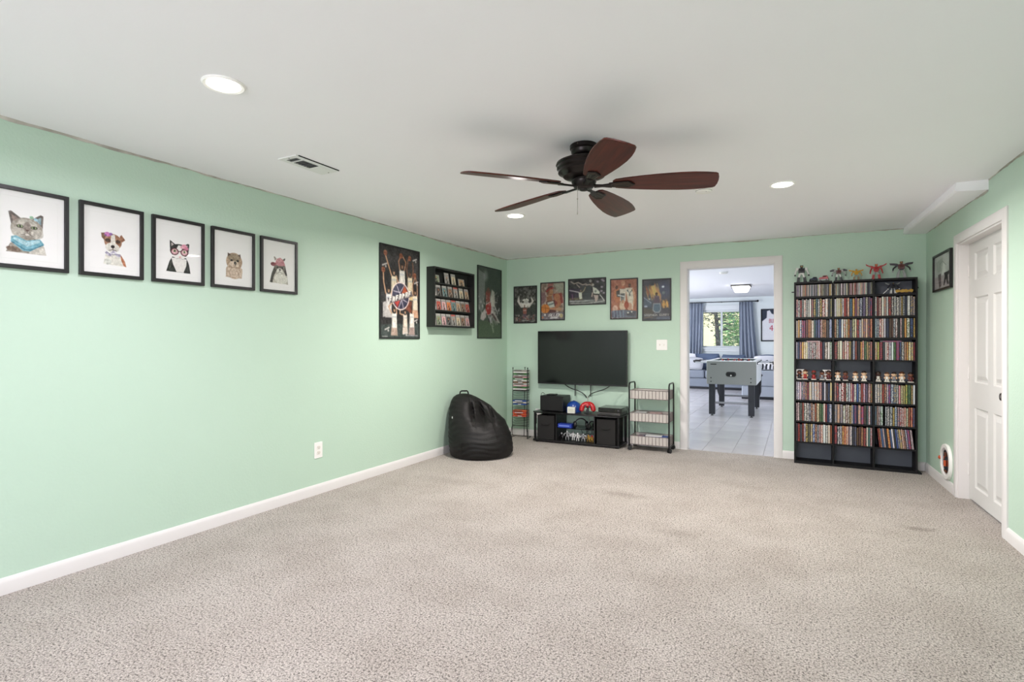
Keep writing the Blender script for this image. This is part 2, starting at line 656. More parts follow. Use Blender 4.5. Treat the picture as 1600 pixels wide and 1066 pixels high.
# ---------------------------------------------------------------- the room beyond the doorway
FX0, FX1, FY0, FY1, FZ = -5.05, 2.2, YB + T, 15.2, 2.345
M_tile = mat('pale_glossy_tile', (196, 193, 194), 0.2, var=(2.2, 0.6, (176, 174, 178)), coords='Object')
M_grout = mat('grey_grout', (190, 188, 190), 0.6)
far_floor = struct(MB().b2((FX0, YB + 0.012, -0.12), (FX1, FY1, -0.004)).build('floor_2', M_grout, smooth=None), 'pale glossy tile floor beyond the doorway')
# tiles seen through the doorway, each its own piece; the unseen rest of the floor is one plain slab
tile_me = MB().b2((0.002, 0.002, -0.004), (0.302, 0.602, 0.002)).mesh('tile', None)
tile_me.materials.append(M_tile)
half_me = MB().b2((0.002, 0.002, -0.004), (0.302, 0.300, 0.002)).mesh('tile', None)
half_me.materials.append(M_tile)
rest = MB()
for i in range(-17, 8):
    for kk in range(0, 15):
        x0 = i * 0.304
        y0 = YB + 0.014 + kk * 0.604 - (0.302 if i % 2 else 0)
        if y0 < YB + 0.01:
            t = bpy.data.objects.new('tile', half_me)
            t.location = (x0, YB + 0.014, 0)
            t.parent = far_floor
            if -0.215 < (x0 + 0.15) / 6.4 < 0.01:
                COL.objects.link(t)
            continue
        cx_, cy2 = x0 + 0.15, y0 + 0.3
        a = cx_ / cy2
        if -0.215 < a < 0.01 and cy2 < 15:
            t = bpy.data.objects.new('tile', tile_me)
            t.location = (x0, y0, 0)
            t.parent = far_floor
            COL.objects.link(t)
        elif cy2 < 15:
            rest.b2((x0 + 0.002, y0 + 0.002, -0.004), (x0 + 0.302, y0 + 0.602, 0.002))
o = rest.build('tile_field', M_tile, far_floor, smooth=None)
o['kind'] = 'stuff'
struct(MB().b2((FX0 - T, FY0 - 0.1, FZ), (FX1 + T, FY1 + T, FZ + 0.1)).build('ceiling_2', M_farceil, smooth=None), 'white ceiling of the room beyond')
w = MB()
WX0, WX1, WZ0, WZ1 = -2.24, -1.22, 1.03, 2.02
w.b2((FX0 - T, FY1, 0), (WX0, FY1 + T, FZ)).b2((WX1, FY1, 0), (FX1 + T, FY1 + T, FZ)).b2((WX0, FY1, 0), (WX1, FY1 + T, WZ0)).b2((WX0, FY1, WZ1), (WX1, FY1 + T, FZ))
struct(w.build('wall_far_back', M_farwall, smooth=None), 'pale blue wall with the curtained window')
w = MB()
w.b2((FX0 - T, FY0, 0), (FX0, 9.85, FZ)).b2((FX0 - T, 12.15, 0), (FX0, FY1, FZ)).b2((FX0 - T, 9.85, 2.15), (FX0, 12.15, FZ))
struct(w.build('wall_far_left', M_farwall, smooth=None), 'unseen wall with the added patio door in the room beyond')
w = MB()  # patio door frame added out of view, round the fill lamp
for ya, yb_ in ((9.85, 9.92), (10.97, 11.03), (12.08, 12.15)):
    w.b2((FX0 - 0.09, ya, 0), (FX0 - 0.05, yb_, 2.15))
w.b2((FX0 - 0.09, 9.85, 2.08), (FX0 - 0.05, 12.15, 2.15)).b2((FX0 - 0.09, 9.85, 0), (FX0 - 0.05, 12.15, 0.07))
struct(w.build('added_door_2', M_trim, smooth=None), 'added white sliding patio door frame, out of view')
struct(MB().b2((FX1, FY0, 0), (FX1 + T, FY1, FZ)).build('wall_far_right', M_farwall, smooth=None))
struct(MB().b2((FX0 - T, FY0 - 0.0005, ZC), (FX1 + T, FY0 + 0.02, FZ)).build('wall_far_front', M_farwall, smooth=None))
w = MB()
w.b2((FX0 - T, FY0 - T, 0), (XL - T - 0.001, FY0, FZ)).b2((1.301, FY0 - T, 0), (FX1 + T, FY0, FZ))
struct(w.build('wall_far_side', M_farwall, smooth=None))
# ---------------------------------------------------------------- ceiling: downlights, fan, vent, smoke detector
M_lens = mat('downlight_lens', (255, 250, 242), 0.5, emit=(255, 248, 238), emit_s=9.0)
M_ltrim = mat('downlight_trim', (244, 243, 240), 0.4)


def downlight(x, y, z, label, group, watts, color, r=0.083):
    t = thing('recessed_downlight', label, 'ceiling light', (x, y, z), 0, group)
    MB().lathe([(r * 0.80, -0.0005), (r * 1.0, -0.0005), (r * 1.0, -0.004), (r * 0.93, -0.009), (r * 0.80, -0.006)], 32).build('trim_ring', M_ltrim, t)
    lens = MB().lathe([(r * 0.80, -0.002), (r * 0.8, -0.005), (r * 0.72, -0.009), (r * 0.4, -0.013), (0.002, -0.014)], 32).build('lens', M_lens, t)
    l = bpy.data.lights.new('downlight_lamp', 'AREA')
    l.shape = 'DISK'
    l.size = r * 1.5
    l.spread = R_(168)
    l.energy = watts
    l.color = color
    o = bpy.data.objects.new('downlight_lamp', l)
    o.parent = t
    o.location = (0, 0, -0.018)
    COL.objects.link(o)
    return t


G = 'recessed ceiling lights of the green room'
downlight(-2.10, 1.445, ZC, 'round recessed ceiling light above the animal pictures, largest in view', G, DOWNLIGHT_W * 0.60, FRONT_COL)
downlight(-2.10, 4.09, ZC, 'round recessed ceiling light just below the lowest fan blade tip', G, DOWNLIGHT_W, DOWNLIGHT_COL)
downlight(-0.08, 4.11, ZC, 'round recessed ceiling light between the fan and the doorway side soffit', G, DOWNLIGHT_W, DOWNLIGHT_COL)
for x, y, lab in ((-0.08, 1.445, 'ahead of the viewer on the door side'), (-2.10, -1.2, 'behind the viewer by the long wall'), (-0.08, -1.2, 'behind the viewer on the door side')):  # out of view, continuing the ceiling grid; added for the room's brightness
    downlight(x, y, ZC, 'unseen round recessed ceiling light ' + lab, G, DOWNLIGHT_W * 0.46, FRONT_COL)

# ceiling fan
M_fan = mat('dark_bronze_fan', (30, 25, 23), 0.32, metal=0.55)
M_fanhi = mat('aged_bronze_relief', (92, 82, 72), 0.4, metal=0.7)


def wood_blade():
    m = bpy.data.materials.new('dark_cherry_wood')
    m.use_nodes = True
    nt = m.node_tree
    b = nt.nodes['Principled BSDF']
    b.inputs['Roughness'].default_value = 0.34
    b.inputs['Specular IOR Level'].default_value = 0.32
    tc = nt.nodes.new('ShaderNodeTexCoord')
    mp = nt.nodes.new('ShaderNodeMapping')
    mp.inputs['Scale'].default_value = (4, 60, 60)
    nz = nt.nodes.new('ShaderNodeTexNoise')
    nz.inputs['Scale'].default_value = 1.0
    nz.inputs['Detail'].default_value = 5
    rp = nt.nodes.new('ShaderNodeValToRGB')
    rp.color_ramp.elements[0].position = 0.3
    rp.color_ramp.elements[0].color = lin((54, 22, 17)) + (1,)
    rp.color_ramp.elements[1].position = 0.7
    rp.color_ramp.elements[1].color = lin((92, 40, 30)) + (1,)
    nt.links.new(tc.outputs['Object'], mp.inputs[0])
    nt.links.new(mp.outputs[0], nz.inputs['Vector'])
    nt.links.new(nz.outputs[0], rp.inputs[0])
    nt.links.new(rp.outputs[0], b.inputs['Base Color'])
    return m


M_blade = wood_blade()
fan = thing('ceiling_fan', 'dark bronze ceiling fan with five cherry wood blades', 'ceiling fan', (-1.02, 2.80, ZC))
MB().lathe([(0.072, 0), (0.076, -0.004), (0.076, -0.022), (0.070, -0.028), (0.068, -0.046), (0.060, -0.056), (0.045, -0.06), (0.045, -0.085)], 36).build('canopy', M_fan, fan)
MB().lathe([(0.05, -0.076), (0.118, -0.083), (0.148, -0.097), (0.152, -0.108), (0.146, -0.114), (0.147, -0.128), (0.138, -0.136), (0.140, -0.150), (0.120, -0.160), (0.112, -0.172), (0.075, -0.182), (0.05, -0.184)], 44).build('motor_housing', M_fan, fan)
MB().lathe([(0.05, -0.180), (0.060, -0.186), (0.060, -0.196), (0.068, -0.199), (0.066, -0.208), (0.058, -0.224), (0.046, -0.236), (0.024, -0.240), (0.022, -0.246), (0.004, -0.248)], 36).build('switch_cup', M_fan, fan)
for a in (0.4, 2.2, 4.6):
    MB().ball((0.074 * math.cos(a), 0.074 * math.sin(a), -0.012), 0.005, 8, 6).build('screw', M_fanhi, fan)
ch = MB()
ch.cyl((-0.02, -0.045, -0.215), (-0.02, -0.045, -0.375), 0.0013, n=6)
ch.ball((-0.02, -0.045, -0.30), 0.0035, 8, 6).ball((-0.02, -0.045, -0.378), (0.004, 0.004, 0.007), 8, 6)
ch.build('pull_chain', mat('steel_chain', (150, 146, 138), 0.35, metal=0.8), fan)
BZ = 2.052 - ZC
outl = [(0.155, 0.028), (0.17, 0.044), (0.22, 0.056), (0.30, 0.069), (0.40, 0.081), (0.50, 0.088), (0.57, 0.087), (0.63, 0.081), (0.672, 0.073), (0.683, 0.064),
        (0.690, 0.035), (0.692, 0.0)]
poly = outl + [(x, -y) for x, y in outl[-2::-1]]
for ang in (159, 87, 15, -57, -129):
    bl = MB()
    bl.prism(poly[::-1], -0.004, 0.004)
    o = bl.build('blade', M_blade, fan, bevel=0.002, seg=1)
    o.location = (0, 0, BZ)
    pass
    o.rotation_euler = (Matrix.Rotation(R_(ang), 3, 'Z') @ Matrix.Rotation(R_(1.5), 3, 'Y') @ Matrix.Rotation(R_(-13), 3, 'X')).to_euler()
    ir = MB()
    ir.prism([(0.135, -0.022), (0.24, -0.034), (0.272, 0.0), (0.24, 0.034), (0.135, 0.022)], -0.011, -0.0045)
    q = ir.build('blade_iron', M_fan, o, bevel=0.002, seg=1)
    rl = MB()
    rl.tube([(0.15, -0.015, -0.0115), (0.232, -0.025, -0.0115), (0.258, 0, -0.0115), (0.232, 0.025, -0.0115), (0.15, 0.015, -0.0115)], 0.0022, 6)
    rl.tube([(0.16, -0.005, -0.0115), (0.225, -0.012, -0.0115), (0.242, 0, -0.0115), (0.225, 0.012, -0.0115), (0.16, 0.005, -0.0115)], 0.0016, 6)
    rl.build('relief_rib', M_fanhi, o)
    ar = MB()
    ar.prism([(0.055, -0.014), (0.10, -0.009), (0.15, -0.020), (0.15, 0.020), (0.10, 0.009), (0.055, 0.014)], -0.016, -0.006)
    ar.build('blade_arm', M_fan, o, bevel=0.002, seg=1)

# air register: white face plate, louvres, dark strip standing for the shaded gap at one long edge
vent = thing('ceiling_vent', 'white ceiling air vent with loose edge above the green wall', 'vent', (-2.60, 2.345, ZC), 0)
fr = MB()
Lx, Ly = 0.075, 0.165
fr.b2((-Lx, -Ly, -0.006), (-0.042, Ly, -0.0005)).b2((0.042, -Ly, -0.006), (Lx, Ly, -0.0005))
fr.b2((-0.042, -Ly, -0.006), (0.042, -0.135, -0.0005)).b2((-0.042, 0.135, -0.006), (0.042, Ly, -0.0005))
fr.b2((-0.042, -0.093, -0.006), (0.042, -0.084, -0.0005))
fr.build('face_plate', mat('vent_white', (226, 227, 226), 0.4), vent)
MB().b2((-0.042, -0.135, -0.0012), (0.042, 0.135, -0.0004)).build('duct_opening', mat('duct_grey', (70, 72, 72), 0.7), vent)
M_louv = mat('grey_louvre', (128, 129, 128), 0.5)
for i in range(8):
    y = -0.124 + i * 0.0205
    if abs(y + 0.0885) < 0.008:
        continue
    MB().box((0, y, -0.0035), (0.084, 0.009, 0.001), (R_(40), 0, 0)).build('louvre', M_louv, vent)
MB().b2((-0.042, 0.032, -0.0075), (0.042, 0.135, -0.0055)).build('deflector_plate', mat('vent_white', (226, 227, 226)), vent, bevel=0.001, seg=1)
MB().b2((Lx, -0.15, -0.0045), (Lx + 0.006, Ly - 0.005, -0.0004)).build('gap_dark_strip', M_dark, vent, smooth=None)  # solid dark strip in place of the shade inside the gap
for y in (-0.15, 0.15):
    MB().ball((0, y, -0.006), (0.004, 0.004, 0.002), 8, 6).build('screw', M_dark, vent)

sd = thing('smoke_detector', 'small white round smoke detector beyond the fan blade tip', 'smoke detector', (-0.565, 3.955, ZC), 0)
MB().lathe([(0.062, -0.0003), (0.062, -0.012), (0.055, -0.02), (0.05, -0.034), (0.03, -0.038), (0.002, -0.038)], 28).build('detector_body', M_white, sd)
MB().lathe([(0.0535, -0.022), (0.0545, -0.024), (0.0525, -0.026), (0.05, -0.026)], 28).build('sensor_slot', mat('slot_grey', (120, 120, 120)), sd)
MB().ball((0.02, -0.03, -0.036), 0.003, 8, 6).build('test_button', mat('slot_grey', (120, 120, 120)), sd)
# ---------------------------------------------------------------- flat prints: painted into a fine mesh's colour attribute
class Cv:
    """a small canvas, x right 0..1, y down 0..1, colours 0..255"""

    def __init__(self, w, h, bg, seed=0):
        self.w, self.h = w, h
        self.a = np.empty((h, w, 3))
        self.a[:] = bg
        self.Y, self.X = np.mgrid[0:h, 0:w]
        self.X = (self.X + 0.5) / w
        self.Y = (self.Y + 0.5) / h
        self.rg = np.random.RandomState(seed)
        self.asp = w / h

    def put(self, m, col, k=1.0):
        m = np.clip(m, 0, 1)[..., None] * k
        self.a = self.a * (1 - m) + np.array(col, float) * m
        return self

    def ell(self, cx, cy_, rx, ry, col, rot=0, k=1.0, soft=None):
        c, s = math.cos(R_(rot)), math.sin(R_(rot))
        dx, dy = (self.X - cx) * self.asp, self.Y - cy_
        u, v = dx * c + dy * s, -dx * s + dy * c
        d = np.sqrt((u / (rx * self.asp)) ** 2 + (v / ry) ** 2)
        e = soft if soft else 1.2 / (min(rx * self.w, ry * self.h) + 1)
        return self.put((1 + e / 2 - d) / e, col, k)

    def poly(self, pts, col, k=1.0):
        ins = np.zeros((self.h, self.w))
        for ox in (-0.25, 0.25):
            for oy in (-0.25, 0.25):
                X, Y = self.X + ox / self.w, self.Y + oy / self.h
                t = np.zeros((self.h, self.w), bool)
                n = len(pts)
                for i in range(n):
                    x0, y0 = pts[i]
                    x1, y1 = pts[(i + 1) % n]
                    if y0 == y1:
                        continue
                    t ^= ((Y < y0) != (Y < y1)) & (X < (x1 - x0) * (Y - y0) / (y1 - y0) + x0)
                ins += t
        return self.put(ins / 4, col, k)

    def line(self, pts, wd, col, k=1.0):
        """wd in fractions of the height"""
        best = np.full((self.h, self.w), 9.0)
        for (x0, y0), (x1, y1) in zip(pts[:-1], pts[1:]):
            ax, ay, bx, by = x0 * self.asp, y0, x1 * self.asp, y1
            dx, dy = bx - ax, by - ay
            L = dx * dx + dy * dy + 1e-9
            t = np.clip(((self.X * self.asp - ax) * dx + (self.Y - ay) * dy) / L, 0, 1)
            best = np.minimum(best, np.hypot(self.X * self.asp - ax - t * dx, self.Y - ay - t * dy))
        e = 1.0 / self.h
        return self.put((wd / 2 + e / 2 - best) / e, col, k)

    def smooth_noise(self, n):
        g = self.rg.rand(int(n / max(self.asp, 1e-3)) + 3 if self.asp < 1 else n + 3, n + 3)
        x = self.X * n
        y = self.Y * (g.shape[0] - 3)
        xi, yi = x.astype(int), y.astype(int)
        fx, fy = x - xi, y - yi
        fx, fy = fx * fx * (3 - 2 * fx), fy * fy * (3 - 2 * fy)
        return (g[yi, xi] * (1 - fx) + g[yi, xi + 1] * fx) * (1 - fy) + (g[yi + 1, xi] * (1 - fx) + g[yi + 1, xi + 1] * fx) * fy

    def grain(self, amt, n=None, region=None, tint=None):
        z = (self.rg.rand(self.h, self.w) if n is None else self.smooth_noise(n)) - 0.5
        z = z[..., None] * amt * 2
        if tint is not None:
            z = z * np.array(tint)
        if region is not None:
            x0, y0, x1, y1 = region
            z = z * ((self.X > x0) & (self.X < x1) & (self.Y > y0) & (self.Y < y1))[..., None]
        self.a = np.clip(self.a + z, 0, 255)
        return self

    def inkgrain(self, amt, base):
        # brush marks: only where there is ink on the paper
        ink = np.clip(np.abs(self.a - np.array(base, float)).max(axis=2) / 40.0, 0, 1)[..., None]
        z = (self.smooth_noise(34) - 0.5 + 0.6 * (self.smooth_noise(60) - 0.5) + 0.5 * (self.rg.rand(self.h, self.w) - 0.5))[..., None]
        self.a = np.clip(self.a + z * amt * 2 * ink, 0, 255)
        return self

    def soft(self, n=1, keep=0.35):
        # print softness: neighbouring ink runs together a little
        for _ in range(n):
            p = np.pad(self.a, ((1, 1), (1, 1), (0, 0)), 'edge')
            b = sum(p[i:i + self.h, j:j + self.w] for i in range(3) for j in range(3)) / 9
            self.a = self.a * keep + b * (1 - keep)
        g = self.a.mean(axis=2, keepdims=True)
        self.a = g + (self.a - g) * 0.88
        return self

    def text(self, s, x, y, cw, h, col, slant=0.0, rise=0.0, k=1.0):
        for i, chr_ in enumerate(s):
            g = FONT.get(chr_)
            if g is None:
                continue
            for r in range(7):
                for c in range(5):
                    if g[r] >> (4 - c) & 1:
                        X0 = x + i * cw + (c / 6.0) * cw + slant * (7 - r) / 7.0 * h
                        Y0 = y + r / 7.0 * h + rise * (i + c / 6.0)
                        self.poly([(X0, Y0), (X0 + cw / 5.4, Y0), (X0 + cw / 5.4, Y0 + h / 6.6), (X0, Y0 + h / 6.6)], col, k)
        return self


FONT = {'A': (14, 17, 17, 31, 17, 17, 17), 'L': (16, 16, 16, 16, 16, 16, 31), 'E': (31, 16, 16, 30, 16, 16, 31), 'N': (17, 25, 25, 21, 19, 19, 17),
        'S': (15, 16, 16, 14, 1, 1, 30), 'T': (31, 4, 4, 4, 4, 4, 4), 'P': (30, 17, 17, 30, 16, 16, 16), 'H': (17, 17, 17, 31, 17, 17, 17),
        'C': (14, 17, 16, 16, 16, 17, 14), 'U': (17, 17, 17, 17, 17, 17, 14), 'R': (30, 17, 17, 30, 20, 18, 17), 'Y': (17, 17, 10, 4, 4, 4, 4),
        'B': (30, 17, 17, 30, 17, 17, 30), 'O': (14, 17, 17, 17, 17, 17, 14), 'X': (17, 17, 10, 4, 10, 17, 17), 'I': (14, 4, 4, 4, 4, 4, 14), '4': (2, 6, 10, 18, 31, 2, 2)}


def print_material():
    m = bpy.data.materials.new('printed_paper')
    m.use_nodes = True
    nt = m.node_tree
    b = nt.nodes['Principled BSDF']
    b.inputs['Roughness'].default_value = 0.45
    b.inputs['Specular IOR Level'].default_value = 0.35
    at = nt.nodes.new('ShaderNodeVertexColor')
    at.layer_name = 'ink'
    nt.links.new(at.outputs[0], b.inputs['Base Color'])
    return m


M_print = print_material()


def print_mesh(cv, w, h, name='print'):
    """the canvas as a fine grid in the local xz plane, face towards -y, centred"""
    nx, nz = cv.w, cv.h
    xs_ = np.linspace(-w / 2, w / 2, nx)
    zs_ = np.linspace(h / 2, -h / 2, nz)
    co = np.zeros((nz, nx, 3))
    co[..., 0] = xs_[None, :]
    co[..., 2] = zs_[:, None]
    i = np.arange(nz * nx).reshape(nz, nx)
    q = np.stack([i[:-1, :-1], i[1:, :-1], i[1:, 1:], i[:-1, 1:]], -1).reshape(-1, 4)
    me = bpy.data.meshes.new(name)
    me.vertices.add(nz * nx)
    me.vertices.foreach_set('co', co.reshape(-1))
    me.loops.add(len(q) * 4)
    me.loops.foreach_set('vertex_index', q.reshape(-1).astype(np.int32))
    me.polygons.add(len(q))
    me.polygons.foreach_set('loop_start', np.arange(0, len(q) * 4, 4, dtype=np.int32))
    me.update(calc_edges=True)
    s = cv.a / 255.0
    l = np.where(s <= 0.04045, s / 12.92, ((s + 0.055) / 1.055) ** 2.4)
    rgba = np.ones((nz * nx, 4))
    rgba[:, :3] = l.reshape(-1, 3)
    at = me.color_attributes.new('ink', 'FLOAT_COLOR', 'POINT')
    at.data.foreach_set('color', rgba.reshape(-1))
    me.materials.append(M_print)
    return me


def print_part(cv, w, h, parent, y, name='print', loc=(0, 0)):
    o = bpy.data.objects.new(name, print_mesh(cv, w, h, name))
    COL.objects.link(o)
    o.parent = parent
    o.location = (loc[0], y, loc[1])
    return o


M_frame = mat('black_picture_frame', (22, 21, 22), 0.4)
M_glass = glass_mat('picture_glass', (253, 254, 253), 0.3)


def framed(name, label, loc, rz, w, h, fw, d, cv, group=None, cat='picture', glass=True, fm=None):
    """local x right, z up, -y out of the wall; origin at the middle of the back"""
    t = thing(name, label, cat, loc, rz, group)
    m = MB()
    o, i = (w / 2, h / 2), (w / 2 - fw, h / 2 - fw)
    sg = ((-1, -1), (1, -1), (1, 1), (-1, 1))
    vs_ = []
    for sx, sz in sg:
        vs_ += [(sx * o[0], 0, sz * o[1]), (sx * o[0], -d, sz * o[1]), (sx * i[0], -d, sz * i[1]), (sx * i[0], 0, sz * i[1])]
    fs_ = [(a * 4 + b, a * 4 + (b + 1) % 4, ((a + 1) % 4) * 4 + (b + 1) % 4, ((a + 1) % 4) * 4 + b) for a in range(4) for b in range(4)]
    m.add(vs_, fs_)
    m.build('frame', fm or M_frame, t, bevel=0.0015, seg=1, smooth=30, fix=True)
    MB().b2((-i[0], -0.004, -i[1]), (i[0], -0.0005, i[1])).build('backing', M_dark, t, smooth=None)
    print_part(cv, 2 * i[0], 2 * i[1], t, -min(0.008, d * 0.6))
    if glass:
        MB().b2((-i[0], -d * 0.80 - 0.0006, -i[1]), (i[0], -d * 0.80, i[1])).build('glass', M_glass, t, smooth=None)
    return t


# ---- five animal portraits on the long wall
W0 = (246, 242, 243)


def pet_base(seed):
    c = Cv(132, 168, W0, seed)
    for d, col in ((0.10, (232, 229, 228)), (0.107, (248, 246, 245))):
        dx, dy = d, d * 0.8
        c.line([(dx, dy), (1 - dx, dy), (1 - dx, 1 - dy), (dx, 1 - dy), (dx, dy)], 0.004, col, 0.8)
    return c


def pet_grey_cat():
    c = pet_base(1)
    g, dk, lt = (158, 148, 138), (104, 94, 88), (206, 199, 190)
    c.poly([(0.17, 0.83), (0.22, 0.72), (0.33, 0.62), (0.62, 0.62), (0.70, 0.72), (0.73, 0.83)], g)
    c.poly([(0.48, 0.83), (0.52, 0.74), (0.69, 0.70), (0.73, 0.83)], lt)
    c.ell(0.27, 0.79, 0.10, 0.035, (122, 102, 90), 10)
    c.poly([(0.24, 0.46), (0.20, 0.29), (0.235, 0.275), (0.39, 0.37)], dk)
    c.poly([(0.27, 0.43), (0.235, 0.315), (0.34, 0.375)], (146, 126, 118))
    c.poly([(0.68, 0.46), (0.69, 0.29), (0.65, 0.275), (0.52, 0.36)], dk)
    c.poly([(0.655, 0.42), (0.655, 0.31), (0.57, 0.36)], (150, 176, 186))
    c.ell(0.455, 0.50, 0.225, 0.155, g)
    c.ell(0.455, 0.43, 0.14, 0.06, lt, 0, 0.6)
    c.ell(0.33, 0.55, 0.09, 0.07, lt, 0, 0.7)
    c.ell(0.60, 0.55, 0.09, 0.07, lt, 0, 0.7)
    c.ell(0.46, 0.47, 0.05, 0.07, (132, 118, 110), 0, 0.8)
    for x in (0.36, 0.555):
        c.ell(x, 0.47, 0.048, 0.024, (66, 60, 54))
        c.ell(x, 0.468, 0.035, 0.019, (142, 156, 112))
        c.ell(x, 0.468, 0.014, 0.018, (18, 18, 16))
    c.poly([(0.43, 0.505), (0.49, 0.505), (0.46, 0.535)], (90, 62, 58))
    c.line([(0.46, 0.53), (0.46, 0.56), (0.38, 0.585)], 0.008, dk).line([(0.46, 0.56), (0.54, 0.585)], 0.008, dk)
    c.ell(0.46, 0.575, 0.03, 0.015, (226, 216, 208))
    c.poly([(0.24, 0.62), (0.30, 0.60), (0.45, 0.655), (0.64, 0.615), (0.70, 0.68), (0.50, 0.80), (0.40, 0.80), (0.23, 0.69)], (118, 172, 190))
    c.poly([(0.26, 0.62), (0.45, 0.67), (0.63, 0.63), (0.64, 0.66), (0.46, 0.74), (0.26, 0.65)], (186, 216, 224), 0.85)
    c.line([(0.24, 0.69), (0.42, 0.78), (0.50, 0.78), (0.69, 0.69)], 0.012, (74, 128, 150))
    c.ell(0.52, 0.33, 0.03, 0.02, (140, 176, 150)).ell(0.58, 0.35, 0.03, 0.02, (160, 196, 210))
    return c.inkgrain(23, W0)


def pet_dog():
    c = pet_base(2)
    br, wh, dk = (158, 116, 92), (228, 222, 214), (58, 46, 40)
    c.poly([(0.34, 0.85), (0.38, 0.70), (0.64, 0.68), (0.73, 0.80), (0.745, 0.865), (0.5, 0.86)], wh)
    c.poly([(0.64, 0.68), (0.72, 0.78), (0.75, 0.87), (0.70, 0.86), (0.65, 0.76)], (176, 112, 82))
    c.ell(0.42, 0.81, 0.06, 0.05, (196, 196, 190), 0, 0.7)
    c.poly([(0.30, 0.385), (0.40, 0.37), (0.37, 0.50), (0.31, 0.45)], (120, 90, 70))
    c.poly([(0.63, 0.40), (0.66, 0.375), (0.73, 0.45), (0.64, 0.51)], (150, 106, 84))
    c.ell(0.51, 0.50, 0.155, 0.12, br)
    c.poly([(0.48, 0.39), (0.54, 0.39), (0.56, 0.56), (0.46, 0.56)], wh)
    c.ell(0.50, 0.59, 0.125, 0.075, wh)
    c.ell(0.42, 0.485, 0.05, 0.03, dk, 0, 0.8).ell(0.60, 0.49, 0.045, 0.028, dk, 0, 0.8)
    c.ell(0.505, 0.575, 0.034, 0.024, (32, 28, 28)).line([(0.505, 0.59), (0.505, 0.62), (0.44, 0.64)], 0.008, dk).line([(0.505, 0.62), (0.57, 0.635)], 0.008, dk)
    c.ell(0.41, 0.395, 0.055, 0.035, (206, 130, 190)).ell(0.47, 0.385, 0.03, 0.02, (150, 110, 170)).ell(0.38, 0.41, 0.02, 0.014, (120, 80, 140))
    for i in range(9):
        c.ell(0.40 + 0.028 * i, 0.68 + 0.03 * math.sin(i * 1.1), 0.03, 0.016, (204, 196, 214) if i % 2 else (150, 142, 170), i * 30, 0.8)
    c.line([(0.39, 0.66), (0.47, 0.70), (0.60, 0.69)], 0.006, (110, 104, 130))
    return c.inkgrain(23, W0)


def pet_tuxedo():
    c = pet_base(3)
    bk, wh = (38, 38, 38), (238, 232, 230)
    c.poly([(0.23, 0.855), (0.30, 0.68), (0.36, 0.60), (0.66, 0.60), (0.72, 0.70), (0.755, 0.86)], bk)
    c.line([(0.29, 0.84), (0.34, 0.68)], 0.012, (96, 100, 86), 0.7).line([(0.71, 0.84), (0.67, 0.70)], 0.012, (92, 92, 86), 0.6)
    c.poly([(0.34, 0.62), (0.67, 0.62), (0.66, 0.74), (0.60, 0.855), (0.45, 0.855), (0.37, 0.72)], wh)
    c.poly([(0.31, 0.50), (0.305, 0.325), (0.44, 0.395)], bk).poly([(0.34, 0.43), (0.335, 0.36), (0.41, 0.405)], (214, 200, 198))
    c.poly([(0.71, 0.50), (0.73, 0.36), (0.70, 0.345), (0.58, 0.40)], bk).poly([(0.685, 0.42), (0.695, 0.375), (0.63, 0.40)], (222, 196, 200))
    c.ell(0.51, 0.49, 0.20, 0.115, bk)
    c.poly([(0.49, 0.395), (0.545, 0.395), (0.64, 0.60), (0.52, 0.655), (0.36, 0.595)], wh)
    for x in (0.41, 0.62):
        c.ell(x, 0.51, 0.085, 0.06, (84, 30, 38))
        c.ell(x, 0.51, 0.066, 0.045, (222, 176, 184))
        c.ell(x, 0.50, 0.03, 0.022, (184, 196, 150)).ell(x, 0.50, 0.013, 0.02, (20, 20, 18))
    c.line([(0.48, 0.50), (0.55, 0.50)], 0.014, (84, 30, 38))
    c.ell(0.615, 0.41, 0.06, 0.042, (226, 150, 172)).ell(0.67, 0.435, 0.04, 0.03, (206, 118, 146)).ell(0.56, 0.425, 0.035, 0.026, (236, 184, 196))
    c.ell(0.525, 0.595, 0.022, 0.012, (226, 160, 164)).line([(0.44, 0.63), (0.525, 0.615), (0.60, 0.63)], 0.005, (170, 160, 160))
    return c.inkgrain(23, W0)


def pet_pom():
    c = pet_base(4)
    tan, lt, dk = (176, 150, 128), (214, 194, 176), (92, 74, 64)
    c.ell(0.52, 0.72, 0.215, 0.145, (200, 176, 156)).ell(0.52, 0.54, 0.21, 0.165, tan)
    c.poly([(0.30, 0.84), (0.31, 0.66), (0.73, 0.66), (0.72, 0.845)], (206, 184, 166))
    c.poly([(0.35, 0.46), (0.35, 0.385), (0.45, 0.42)], dk).poly([(0.69, 0.46), (0.68, 0.385), (0.60, 0.42)], dk)
    c.ell(0.52, 0.47, 0.15, 0.075, (150, 132, 112)).ell(0.52, 0.585, 0.13, 0.06, lt)
    c.ell(0.45, 0.52, 0.03, 0.02, (30, 26, 24)).ell(0.61, 0.52, 0.03, 0.02, (30, 26, 24))
    c.ell(0.545, 0.565, 0.035, 0.03, (40, 34, 34)).line([(0.545, 0.58), (0.545, 0.62)], 0.01, dk)
    for i in range(46):
        a = c.rg.rand() * 6.28
        x, y = 0.52 + 0.19 * math.cos(a) * c.rg.rand() ** 0.4, 0.66 + 0.17 * math.sin(a) * c.rg.rand() ** 0.4
        c.line([(x, y), (x + 0.02 * (c.rg.rand() - 0.5), y + 0.035)], 0.006, (150, 116, 96) if i % 3 else (232, 214, 198), 0.6)
    return c.inkgrain(23, W0)


